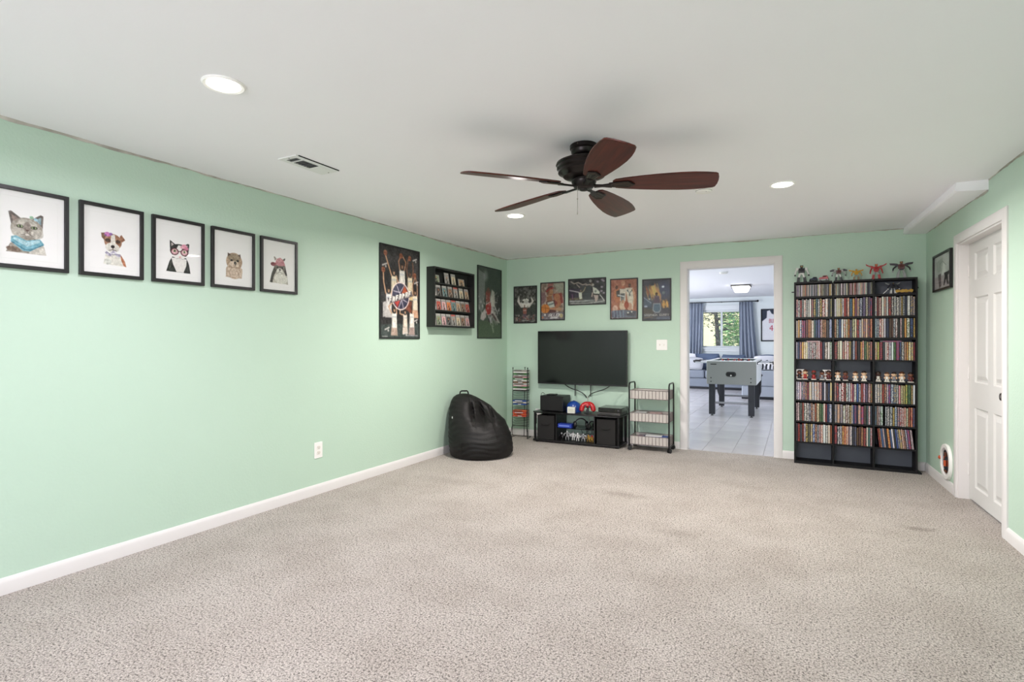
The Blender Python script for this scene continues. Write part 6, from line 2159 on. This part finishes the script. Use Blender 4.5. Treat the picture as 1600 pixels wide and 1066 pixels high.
robot('grey-legged toy robot with a dark red chest near the right shelf end', 0.866, 6.12, TZ, 1.06, R_mar, R_dk, R_grey, R_grey, R_dk, -0.1, 0.2, 0.8)
robot('black and grey toy robot inside the empty top right bay', 0.800, 6.10, shelf_top[0] + 0.0004, 0.70, R_dk, R_dk, R_grey, R_wh, R_grey, 0.2, 0.5, 0.9)


def toy_car(label, x, y, z, rz, body, trim, s=1.0):
    t = thing('toy_truck', label, 'toy vehicle', (x, y, z), rz, 'toy trucks on the disc shelf')
    MB().b2((-0.042, -0.018, 0.010), (0.042, 0.018, 0.024)).build('chassis', trim, t, bevel=0.002, seg=1)
    MB().prism([(-0.040, 0.024), (-0.036, 0.040), (-0.012, 0.044), (-0.004, 0.058), (0.030, 0.058), (0.038, 0.040), (0.042, 0.024)], -0.017, 0.017, 'Y').build('cab_body', body, t, bevel=0.002, seg=1, fix=True)
    MB().b2((-0.004, -0.0178, 0.044), (0.026, 0.0178, 0.054)).build('window_band', M_dark, t, smooth=None)
    for sx in (-0.026, 0.026):
        for sy in (-1, 1):
            MB().cyl((sx, sy * 0.012, 0.010), (sx, sy * 0.020, 0.010), 0.010, n=14).build('wheel', M_black, t)
    t.scale = (s, s, s)
    return t


toy_car('dark blue toy truck next to the red one on the shelf top', 0.155, 6.125, TZ, 0.15, mat('truck_navy', (40, 44, 66), 0.35), M_blackm, 0.85)
toy_car('red toy truck on the shelf top', 0.242, 6.115, TZ, -0.15, R_red, R_grey, 1.0)
# gold bat-winged ornament in the top right bay
t = thing('gold_ornament', 'gold wing-shaped ornament in the top right bay', 'ornament', (0.885, 6.10, shelf_top[0] + 0.0004))
MB().b2((-0.05, -0.012, 0), (0.05, 0.012, 0.008)).build('plinth', mat('dark_brown_wood', (52, 28, 18), 0.5), t, bevel=0.001, seg=1)
MB().prism([(-0.062, 0.008), (-0.070, 0.030), (-0.050, 0.038), (-0.030, 0.030), (-0.012, 0.040), (0, 0.034), (0.012, 0.040), (0.030, 0.030), (0.050, 0.040), (0.068, 0.030), (0.060, 0.008), (0.035, 0.016), (0.018, 0.008), (0, 0.014), (-0.018, 0.008), (-0.035, 0.016)], -0.006, 0.006, 'Y').build('wings', M_gold, t, fix=True)
t = thing('white_stick', 'short white stick leaning beside the black robot', 'toy', (0.735, 6.09, shelf_top[0] + 0.0004))
MB().tube([(-0.012, 0, 0.003), (0.018, 0.004, 0.034)], 0.003, 8).build('stick', M_white, t)
MB().ball((0.019, 0.004, 0.036), 0.0045, 8, 6).build('stick_tip', M_silver, t)
# ---------------------------------------------------------------- the room beyond: window, curtains, sofa, table football
M_wframe = mat('window_vinyl', (226, 230, 234), 0.4)
win = bpy.data.objects.new('window_2', None)
win.location = ((WX0 + WX1) / 2, FY1, (WZ0 + WZ1) / 2)
COL.objects.link(win)
struct(win, 'white framed sliding window between blue curtains')
ww, wh = (WX1 - WX0) / 2, (WZ1 - WZ0) / 2
m = MB()
for x0, x1, z0, z1 in ((-ww, -ww + 0.05, -wh, wh), (ww - 0.05, ww, -wh, wh), (-ww + 0.05, ww - 0.05, -wh, -wh + 0.05), (-ww + 0.05, ww - 0.05, wh - 0.05, wh)):
    m.b2((x0, 0.05, z0), (x1, 0.11, z1))
m.build('window_frame', M_wframe, win, bevel=0.003, seg=1)
MB().b2((-0.025, 0.045, -wh + 0.05), (0.025, 0.10, wh - 0.05)).build('meeting_stile', M_wframe, win, bevel=0.003, seg=1)
M_pane = glass_mat('window_glass', (244, 250, 248), 0.8)
for x0, x1 in ((-ww + 0.05, -0.025), (0.025, ww - 0.05)):
    MB().b2((x0, 0.072, -wh + 0.05), (x1, 0.076, wh - 0.05)).build('pane', M_pane, win, smooth=None)
MB().b2((-ww - 0.06, -0.05, -wh - 0.03), (ww + 0.06, 0.05, -wh)).b2((-ww - 0.04, -0.018, -wh - 0.10), (ww + 0.04, 0.0, -wh - 0.03)).build('window_sill', M_wframe, win, bevel=0.003, seg=1)
MB().b2((-ww - 0.06, -0.018, wh), (ww + 0.06, 0.0, wh + 0.13)).build('window_casing', M_wframe, win, bevel=0.003, seg=1)
bl = thing('window_blind', 'white slatted blind hanging open in the far window', 'blind', ((WX0 + WX1) / 2, FY1 + 0.022, WZ1))
MB().b2((-ww + 0.006, -0.02, -0.045), (ww - 0.006, 0.02, -0.002)).build('head_rail', M_wframe, bl, bevel=0.003, seg=1)
m = MB()
for i in range(30):
    m.box((0, 0, -0.07 - i * 0.0305), (2 * ww - 0.02, 0.024, 0.0012), (R_(6), 0, 0))
o = m.build('slat', M_wframe, bl, smooth=None)
o['kind'] = 'stuff'
MB().b2((-ww + 0.01, -0.012, -2 * wh + 0.004), (ww - 0.01, 0.012, -2 * wh + 0.018)).build('bottom_rail', M_wframe, bl, smooth=None)
for x in (-0.3, 0.3):
    MB().cyl((x, 0, -0.045), (x, 0, -2 * wh + 0.018), 0.001, n=5).build('lift_cord', M_wframe, bl)

M_cur = mat('blue_grey_curtain', (134, 143, 160), 0.85, var=(3, 0.4, (146, 155, 172)))


def curtain(label, x0t, x1t, x0b, x1b, zt, zb, folds, seed):
    rnd = random.Random(seed)
    ph = [rnd.uniform(0, 6.28) for _ in range(4)]
    t = thing('curtain', label, 'curtain', (0, FY1 - 0.085, 0), 0, 'curtains of the far window')

    def fn(u, v):
        a, b_ = x0t + (x1t - x0t) * u, x0b + (x1b - x0b) * u
        k = v ** 1.3
        amp = 0.018 + 0.022 * v
        return (a + (b_ - a) * k, amp * math.sin(2 * PI * folds * u + ph[0] + 0.6 * math.sin(3 * v + ph[1])) + 0.008 * math.sin(11 * u + 5 * v + ph[2]), zt + (zb - zt) * v)
    o = MB().grid(fn, 90, 14).build('curtain_cloth', M_cur, t, smooth=80)
    sd_ = o.modifiers.new('thick', 'SOLIDIFY')
    sd_.thickness = 0.004
    m_ = MB()
    n = int(folds) + 2
    for i in range(n):
        x = x0t + (x1t - x0t) * (i + 0.5) / n
        m_ = MB().tube([(x + 0.0001 * math.cos(a), 0.014 * math.cos(a), 2.228 + 0.014 * math.sin(a)) for a in np.linspace(0, 2 * PI, 13)[:-1]], 0.0025, 5, closed=True)
        m_.build('curtain_ring', M_blackm, t)
    return t


curtain('blue grey curtain hanging at the left of the far window', -2.62, -2.17, -2.62, -2.24, 2.214, 0.06, 5.5, 1)
curtain('blue grey curtain flaring out at the right of the far window', -1.29, -0.97, -1.28, -0.76, 2.214, 0.06, 4.5, 2)
rod = thing('curtain_rod', 'thin black curtain rod above the far window', 'curtain rod', (0, FY1 - 0.085, 2.228))
MB().cyl((-2.66, 0, 0), (-0.87, 0, 0), 0.010, n=10).build('rod_tube', M_blackm, rod)
for x in (-2.67, -0.855):
    MB().ball((x, 0, 0), 0.028, 12, 8).build('finial', M_blackm, rod)
for x in (-2.645, -1.72, -0.90):
    MB().b2((x - 0.008, 0.0, -0.012), (x + 0.008, 0.083, 0.012)).build('rod_bracket', M_blackm, rod, smooth=None)

# framed jersey
def jersey():
    c = Cv(90, 120, (44, 52, 68), 41)
    c.poly([(0.22, 0.05), (0.34, 0.02), (0.40, 0.12), (0.5, 0.15), (0.60, 0.12), (0.66, 0.02), (0.78, 0.05), (0.80, 0.27), (0.98, 0.37), (0.98, 0.98), (0.02, 0.98), (0.02, 0.37), (0.20, 0.27)], (222, 222, 228))
    c.line([(0.34, 0.03), (0.41, 0.13), (0.5, 0.16), (0.59, 0.13), (0.66, 0.03)], 0.014, (70, 76, 92))
    c.line([(0.22, 0.07), (0.21, 0.26), (0.04, 0.37)], 0.012, (150, 152, 170))
    c.text('BULLS', 0.30, 0.30, 0.085, 0.13, (168, 36, 62))
    c.text('4', 0.32, 0.50, 0.17, 0.18, (176, 34, 60))
    return c.grain(6)


framed('framed_jersey', 'framed white jersey with red lettering on the far pale wall', (-0.482, FY1 - 0.0005, 1.61), 0, 0.605, 0.82, 0.018, 0.03, jersey(), None, 'picture', glass=False)

# ceiling fittings
fl = thing('flush_light', 'square glass ceiling light in the room beyond', 'ceiling light', (-0.985, 12.0, FZ))
MB().b2((-0.185, -0.185, -0.028), (0.185, 0.185, -0.0005)).build('ceiling_plate', mat('brushed_nickel', (84, 82, 80), 0.45, metal=0.4), fl, bevel=0.003, seg=1)
m = MB()
t0, t1 = 0.160, 0.115
lv = [(t0, -0.0285), (t0, -0.04), (t1, -0.14)]
vs_ = [(sx * r, sy * r, z) for r, z in lv for sx, sy in ((-1, -1), (1, -1), (1, 1), (-1, 1))]
m.add(vs_, [(a * 4 + b_, a * 4 + (b_ + 1) % 4, (a + 1) * 4 + (b_ + 1) % 4, (a + 1) * 4 + b_) for a in range(2) for b_ in range(4)] + [(8, 9, 10, 11)])
m.build('glass_shade', mat('lit_frosted_glass', (255, 252, 246), 0.4, emit=(255, 250, 242), emit_s=4.0), fl, smooth=20, fix=True)
for sx in (-1, 1):
    for sy in (-1, 1):
        MB().cyl((sx * 0.165, sy * 0.165, -0.028), (sx * 0.165, sy * 0.165, -0.075), 0.006, n=8).build('shade_clip', mat('brushed_nickel', (84, 82, 80)), fl)
sd2 = thing('smoke_detector', 'flat white disc detector on the ceiling of the room beyond', 'smoke detector', (-1.06, 9.6, FZ))
MB().lathe([(0.065, -0.0003), (0.065, -0.014), (0.056, -0.026), (0.03, -0.03), (0.002, -0.03)], 24).build('detector_body', M_white, sd2)
MB().lathe([(0.058, -0.016), (0.0615, -0.018), (0.057, -0.024), (0.05, -0.02)], 24).build('sensor_slot', mat('slot_grey', (120, 120, 120)), sd2)
for x, y, lab in ((-3.4, 8.4, 'near the added patio door'), (-3.4, 12.6, 'over the far sofa end'), (0.9, 8.6, 'behind the disc shelf wall')):  # lamps added out of view to brighten the far room
    downlight(x, y, FZ, 'added unseen ceiling light of the room beyond, ' + lab, 'added unseen ceiling lights of the room beyond', FAR_LIGHT_W, FAR_LIGHT_COL)

# sectional sofa
M_sofa = mat('blue_grey_sofa', (120, 127, 140), 0.9, bump=(140, 0.4, 0.003))
M_sofab = mat('pale_blue_sofa', (158, 164, 176), 0.9, bump=(140, 0.4, 0.003))
M_plinth = mat('dark_plinth', (22, 24, 34), 0.6)
sf = thing('sectional_sofa', 'blue grey corner sofa under the far window', 'sofa', (-1.9, 14.7, 0))
# long run along the window wall (local coordinates)
def sl(x0, y0, z0, x1, y1, z1):
    return MB().b2((x0 + 1.9, y0 - 14.7, z0), (x1 + 1.9, y1 - 14.7, z1))
sl(-4.25, 14.36, 0.0, -1.0, 15.06, 0.055).build('plinth', M_plinth, sf, smooth=None)
sl(-1.0, 12.30, 0.0, 0.05, 15.06, 0.055).build('plinth', M_plinth, sf, smooth=None)
sl(-4.3, 14.35, 0.055, -1.0, 15.045, 0.27).build('seat_base', M_sofa, sf, bevel=0.02)
sl(-1.0, 12.28, 0.055, 0.08, 15.045, 0.27).build('seat_base', M_sofab, sf, bevel=0.02)
for x0, x1 in ((-4.05, -3.05), (-3.04, -2.03), (-2.02, -1.01)):
    sl(x0, 14.33, 0.272, x1, 14.90, 0.475).build('seat_cushion', M_sofa, sf, bevel=0.045, seg=3)
sl(-1.0, 12.28, 0.272, 0.08, 12.62, 0.605).build('armrest', M_sofab, sf, bevel=0.035, seg=3)
sl(-1.0, 12.63, 0.272, -0.15, 14.88, 0.475).build('seat_cushion', M_sofab, sf, bevel=0.045, seg=3)
sl(-4.3, 14.90, 0.272, 0.08, 15.045, 0.78).build('back_frame', M_sofa, sf, bevel=0.04, seg=3)
sl(-0.14, 12.63, 0.272, 0.08, 14.90, 0.78).build('back_frame', M_sofab, sf, bevel=0.04, seg=3)
sl(-4.3, 14.33, 0.272, -4.06, 14.90, 0.60).build('armrest', M_sofa, sf, bevel=0.035, seg=3)


def pillow(label, loc, rot, w_, h_, d_, m_, cat='pillow', name='pillow', grp=None, sag=0.0):
    t = thing(name, label, cat, loc, 0, grp)
    t.rotation_euler = rot

    def side(sg):
        def fn(u, v):
            a, b_ = 2 * u - 1, 2 * v - 1
            e = (1 - abs(a) ** 3.0) * (1 - abs(b_) ** 3.0)
            pin = 1 - 0.10 * (a * a * b_ * b_)
            return (a * w_ / 2 * pin * (1 - 0.05 * (1 - a * a) * 0), sg * d_ / 2 * (e ** 0.6 if e > 0 else 0), h_ / 2 + b_ * h_ / 2 * pin - sag * (1 - a * a) * max(0, b_))
        return fn
    m_b = MB()
    m_b.grid(side(-1), 16, 14)
    m_b.grid(side(1), 16, 14)
    o = m_b.build('pillow_cover', m_, t, smooth=80, fix=True)
    # seam cord round the edge
    pts = []
    for i in range(40):
        a = 2 * PI * i / 40
        c, s = math.cos(a), math.sin(a)
        k = 1 / max(abs(c), abs(s))
        a2, b2_ = c * k, s * k
        pin = 1 - 0.10 * (a2 * a2 * b2_ * b2_)
        pts.append((a2 * w_ / 2 * pin, 0, h_ / 2 + b2_ * h_ / 2 * pin - sag * (1 - a2 * a2) * max(0, b2_)))
    MB().tube(pts, 0.006, 6, closed=True).build('piping', m_, t, smooth=60)
    return t


M_pblue = mat('slate_blue_pillow', (84, 98, 124), 0.9)
M_pblue2 = mat('dusty_blue_pillow', (108, 120, 142), 0.9)
M_pwhite = mat('white_throw', (222, 222, 230), 0.9)
M_pgrey = mat('pale_grey_throw', (176, 178, 186), 0.9)
pillow('slate blue back pillow under the window middle', (-2.02, 14.69, 0.492), (R_(-14), 0, 0.05), 0.62, 0.42, 0.18, M_pblue, grp='back pillows on the far sofa', sag=0.02)
pillow('slate blue back pillow right of the one under the window middle', (-1.39, 14.69, 0.492), (R_(-14), 0, -0.06), 0.58, 0.40, 0.18, M_pblue, grp='back pillows on the far sofa', sag=0.03)
pillow('dusty blue back pillow half behind the white pillow', (-2.64, 14.70, 0.492), (R_(-14), 0, 0.04), 0.50, 0.36, 0.16, M_pblue2, grp='back pillows on the far sofa', sag=0.04)
pillow('dark blue pillow on the chaise by the doorway edge', (-0.62, 14.40, 0.492), (R_(-16), 0, -0.5), 0.5, 0.40, 0.16, M_pblue, grp='back pillows on the far sofa')


def throw(label, loc, rz, w_, d_, h_, m_, seed, name='throw_blanket'):
    t = thing(name, label, 'blanket', loc, rz)
    rg2 = np.random.RandomState(seed)
    K = [(rg2.uniform(3, 9), rg2.uniform(3, 9), rg2.uniform(0, 6.28), rg2.uniform(0.3, 1)) for _ in range(6)]

    def hfun(u, v):
        e = (1 - (2 * u - 1) ** 4) * (1 - (2 * v - 1) ** 4)
        s = sum(k * math.sin(fu * u * 2 + fv * v * 2 + p0) for fu, fv, p0, k in K) / 3
        return max(0.004, h_ * e * (0.62 + 0.38 * s))
    n = 26
    m_b = MB()
    m_b.grid(lambda u, v: ((u - 0.5) * w_ * (1 + 0.06 * math.sin(9 * v)), (v - 0.5) * d_ * (1 + 0.06 * math.sin(8 * u)), hfun(u, v)), n, n)
    o = m_b.build('blanket_cloth', m_, t, smooth=80)
    sd_ = o.modifiers.new('thick', 'SOLIDIFY')
    sd_.thickness = 0.004
    hem = []
    for i in range(n + 1):
        u = i / n
        hem.append(((u - 0.5) * w_ * (1 + 0.06 * math.sin(0)), -0.5 * d_ * (1 + 0.06 * math.sin(8 * u)), hfun(u, 0)))
    MB().tube(hem, 0.006, 5).build('hem', m_, t, smooth=60)
    return t


pillow('pale grey pillow standing on the sofa seat beside the table football', (-2.33, 14.41, 0.492), (R_(-12), R_(4), 0.12), 0.48, 0.31, 0.10, M_pgrey)
pillow('white pillow standing behind the pale grey one on the sofa', (-2.50, 14.555, 0.492), (R_(-8), R_(-1), 0.05), 0.46, 0.40, 0.09, M_pwhite)


def stripe_mat():
    m = bpy.data.materials.new('dark_patterned_throw')
    m.use_nodes = True
    nt = m.node_tree
    b = nt.nodes['Principled BSDF']
    b.inputs['Roughness'].default_value = 0.9
    tc = nt.nodes.new('ShaderNodeTexCoord')
    w_ = nt.nodes.new('ShaderNodeTexWave')
    w_.inputs['Scale'].default_value = 4.0
    w_.inputs['Distortion'].default_value = 4.5
    rp = nt.nodes.new('ShaderNodeValToRGB')
    rp.color_ramp.interpolation = 'CONSTANT'
    rp.color_ramp.elements[0].color = lin((30, 32, 42)) + (1,)
    rp.color_ramp.elements[1].position = 0.5
    rp.color_ramp.elements[1].color = lin((216, 216, 224)) + (1,)
    nt.links.new(tc.outputs['Object'], w_.inputs[0])
    nt.links.new(w_.outputs[0], rp.inputs[0])
    nt.links.new(rp.outputs[0], b.inputs['Base Color'])
    return m


throw('black and white patterned throw heaped on the sofa arm by the doorway', (-0.46, 12.45, 0.625), 0.06, 0.52, 0.27, 0.20, stripe_mat(), 9)
pillow('white pillow leaning behind the patterned throw', (-0.56, 12.86, 0.492), (R_(-8), 0, 0.2), 0.50, 0.40, 0.14, M_pwhite)

# table football
M_tf = mat('grey_laminate', (132, 134, 132), 0.45)
M_tfw = mat('white_laminate', (226, 228, 230), 0.4)
M_leg = mat('dark_leg', (36, 37, 46), 0.5)
M_chr = mat('chrome_rod', (200, 202, 206), 0.18, metal=1.0)
TX, TY0, TY1 = -0.910, 9.255, 10.70
tf = thing('table_football', 'grey table football game standing beyond the doorway', 'game table', (TX, (TY0 + TY1) / 2, 0))
tw, tl = 0.368, (TY1 - TY0) / 2
MB().b2((-tw, -tl, 0.513), (tw, -tl + 0.025, 0.877)).build('end_panel', M_tf, tf, bevel=0.004, seg=1)
MB().b2((-tw, tl - 0.025, 0.513), (tw, tl, 0.877)).build('end_panel', M_tf, tf, bevel=0.004, seg=1)
for s in (-1, 1):
    MB().b2((s * tw - (0.025 if s > 0 else 0), -tl + 0.025, 0.513), (s * tw + (0 if s > 0 else 0.025), tl - 0.025, 0.877)).build('side_panel', M_tfw, tf, bevel=0.003, seg=1)
    MB().b2((s * (tw - 0.0) - 0.03 * s - 0.03, -tl, 0.8775), (s * (tw - 0.03) + 0.03, tl, 0.893)).build('top_rail', M_tfw, tf, bevel=0.004, seg=1)
for s in (-1, 1):
    MB().b2((-tw + 0.06, s * (tl - 0.03) - 0.03, 0.8775), (tw - 0.06, s * (tl - 0.03) + 0.03, 0.893)).build('top_rail', M_tfw, tf, bevel=0.004, seg=1)
MB().b2((-tw + 0.025, -tl + 0.025, 0.745), (tw - 0.025, tl - 0.025, 0.76)).build('playfield', mat('playfield_green', (62, 120, 78), 0.5), tf, smooth=None)
m = MB()
m.prism(rounded(0.155, 0.078, 0.038, 6), -0.006, 0.0, 'Y')
o = m.build('ball_return_rim', M_black, tf, bevel=0.002, seg=1)
o.location = (0.0, -tl, 0.678)
m = MB().prism(rounded(0.115, 0.045, 0.022, 6), -0.0068, -0.006, 'Y').build('ball_return_cup', M_dark, o)
MB().ball((0.0, -0.008, -0.020), (0.012, 0.006, 0.012), 10, 8).build('ball', M_white, o)
MB().b2((-tw + 0.06, -tl - 0.0012, 0.826), (-tw + 0.15, -tl, 0.842)).build('maker_badge', M_black, tf, smooth=None)
for x in (-0.30, 0.29):
    for z in (0.555, 0.615):
        MB().cyl((x, -tl - 0.003, z), (x, -tl, z), 0.010, n=12).build('bolt_cap', M_black, tf)
for sx in (-1, 1):
    for sy in (-1, 1):
        x, y = sx * 0.2925, sy * (tl - 0.075)
        l = MB()
        l.b2((x - 0.045, y - 0.045, 0.025), (x + 0.045, y + 0.045, 0.5125))
        lg = l.build('leg', M_leg, tf, bevel=0.006, seg=2)
        MB().lathe([(0.026, 0), (0.026, 0.006), (0.010, 0.010), (0.010, 0.026)], 14, (x, y, 0.0025)).build('leveller', M_black, lg)
        if sy < 0:
            continue
        q = MB()
        q.prism([(x + sx * 0.046, 0.20), (x + sx * 0.075, 0.30), (x + sx * 0.078, 0.56), (x + sx * 0.100, 0.60), (x + sx * 0.0765, 0.62), (x + sx * 0.0765, 0.514), (x + sx * 0.046, 0.514)][::1], y - 0.03, y + 0.03, 'Y')
        q.build('leg_bracket', M_leg, lg, fix=True)
for sy in (-1, 1):
    y = sy * (tl - 0.075)
    MB().cyl((-0.248, y, 0.212), (0.248, y, 0.212), 0.017, n=12).build('stretcher', mat('grey_stretcher', (150, 150, 156), 0.35, metal=0.4), tf)
M_tred = mat('player_red', (178, 52, 40), 0.4)
M_tblk = mat('player_blue', (40, 46, 70), 0.4)
for i in range(8):
    y = -tl + 0.17 + i * (2 * tl - 0.34) / 7
    red = i in (0, 1, 3, 5)
    off = [0.02, -0.03, 0.04, 0.0, -0.02, 0.03, -0.04, 0.01][i]
    r = MB().cyl((-tw - 0.20 + off, y, 0.852), (tw + 0.20 + off, y, 0.852), 0.008, n=10).build('rod', M_chr, tf)
    hs = 1 if red else -1
    hx0 = (tw + 0.20 + off) if hs > 0 else (-tw - 0.20 + off)
    MB().lathe([(0.012, 0), (0.017, 0.01), (0.014, 0.05), (0.017, 0.10), (0.012, 0.115)], 12).build('grip', M_black, r).matrix_basis = Matrix.Translation((hx0, y, 0.852)) @ Matrix.Rotation(hs * PI / 2, 4, 'Y')
    np_ = [1, 2, 3, 5, 5, 3, 2, 1][i]
    for k in range(np_):
        x = (k - (np_ - 1) / 2) * (0.50 / max(1, np_)) + off
        p_ = MB()
        p_.b2((x - 0.013, y - 0.012, 0.835), (x + 0.013, y + 0.012, 0.872)).ball((x, y, 0.888), 0.012, 8, 6).b2((x - 0.009, y - 0.007, 0.775), (x + 0.009, y + 0.007, 0.835))
        p_.build('player', M_tred if red else M_tblk, r)
    for s in (-1, 1):
        MB().cyl((s * tw, y, 0.852), (s * (tw + 0.012), y, 0.852), 0.02, n=12).build('bearing', M_black, r)

# ---------------------------------------------------------------- outside the far window
M_lawn = mat('dry_lawn', (150, 150, 104), 0.95, var=(2, 0.6, (112, 128, 80)))
struct(MB().b2((-14, FY1 + T + 0.01, -0.3), (10, 40, -0.1)).build('ground', M_lawn, smooth=None), 'lawn outside the far window')
hs_ = thing('neighbour_house', 'cream neighbouring house outside the far window', 'house', (-3.2, 24.0, -0.1))
MB().b2((-5, 0, 0), (5, 3, 3.0)).build('house_wall', mat('cream_siding', (232, 214, 176), 0.8), hs_, smooth=None)
MB().prism([(-0.5, 3.0), (3.5, 3.0), (1.5, 4.6)], -5.4, 5.4, 'X').build('roof', mat('brown_roof', (120, 92, 78), 0.9), hs_, fix=True)
for x in (-2.5, 2.2):
    f_ = MB().b2((x - 0.5, -0.03, 1.0), (x + 0.5, 0.0, 2.2)).build('house_window', M_wframe, hs_, smooth=None)
    MB().b2((x - 0.42, -0.035, 1.08), (x + 0.42, -0.03, 2.12)).build('house_pane', mat('dark_pane', (60, 70, 80), 0.1), f_, smooth=None)


def leafy(name, label, loc, trunk_h, crown, n, size, m_leaf, m_bark, seed, cat='tree'):
    t = thing(name, label, cat, loc)
    rnd = random.Random(seed)
    b_ = MB()
    b_.tube([(0, 0, 0), (0.05, 0, trunk_h * 0.5), (-0.04, 0.05, trunk_h)], [0.10, 0.075, 0.05], 8)
    for k in range(7):
        z = trunk_h * (0.45 + 0.08 * k)
        a = rnd.uniform(0, 6.28)
        L_ = crown[0] * rnd.uniform(0.6, 0.95)
        b_.tube([(0, 0, z), (L_ * 0.5 * math.cos(a), L_ * 0.5 * math.sin(a), z + 0.1), (L_ * math.cos(a), L_ * math.sin(a), z + 0.05)], [0.035, 0.02, 0.008], 6)
    b_.build('trunk', m_bark, t, smooth=60)
    g = MB()
    for _ in range(n):
        while True:
            p_ = Vector((rnd.uniform(-1, 1), rnd.uniform(-1, 1), rnd.uniform(-1, 1)))
            if p_.length < 1:
                break
        c = Vector((p_.x * crown[0], p_.y * crown[0], crown[2] + p_.z * crown[1]))
        a, e_2 = rnd.uniform(0, 6.28), rnd.uniform(-0.6, 0.6)
        d = Vector((math.cos(a), math.sin(a), e_2)) * size
        w_ = Vector((-math.sin(a), math.cos(a), rnd.uniform(-0.5, 0.5))) * size * 0.35
        g.add([c - d, c + w_, c + d, c - w_], [(0, 1, 2, 3)])
    o_2 = g.build('foliage', m_leaf, t, smooth=None)
    o_2['kind'] = 'stuff'
    return t


M_bark = mat('dark_bark', (70, 56, 46), 0.9)
leafy('garden_tree', 'dark leafy tree outside the far window left pane', (-2.22, 18.3, -0.1), 2.3, (0.62, 0.55, 2.15), 420, 0.07, mat('dark_leaf', (58, 74, 58), 0.7), M_bark, 5)
leafy('garden_bush', 'pale green bush outside the far window right pane', (-1.93, 21.3, -0.1), 1.0, (0.72, 1.4, 1.5), 2600, 0.10, mat('pale_leaf', (150, 186, 120), 0.7), M_bark, 6, 'bush')
leafy('garden_bush', 'reddish low bush outside the far window left pane', (-3.45, 18.9, -0.1), 0.5, (0.55, 0.6, 0.75), 700, 0.07, mat('red_leaf', (134, 84, 74), 0.7), M_bark, 7, 'bush')
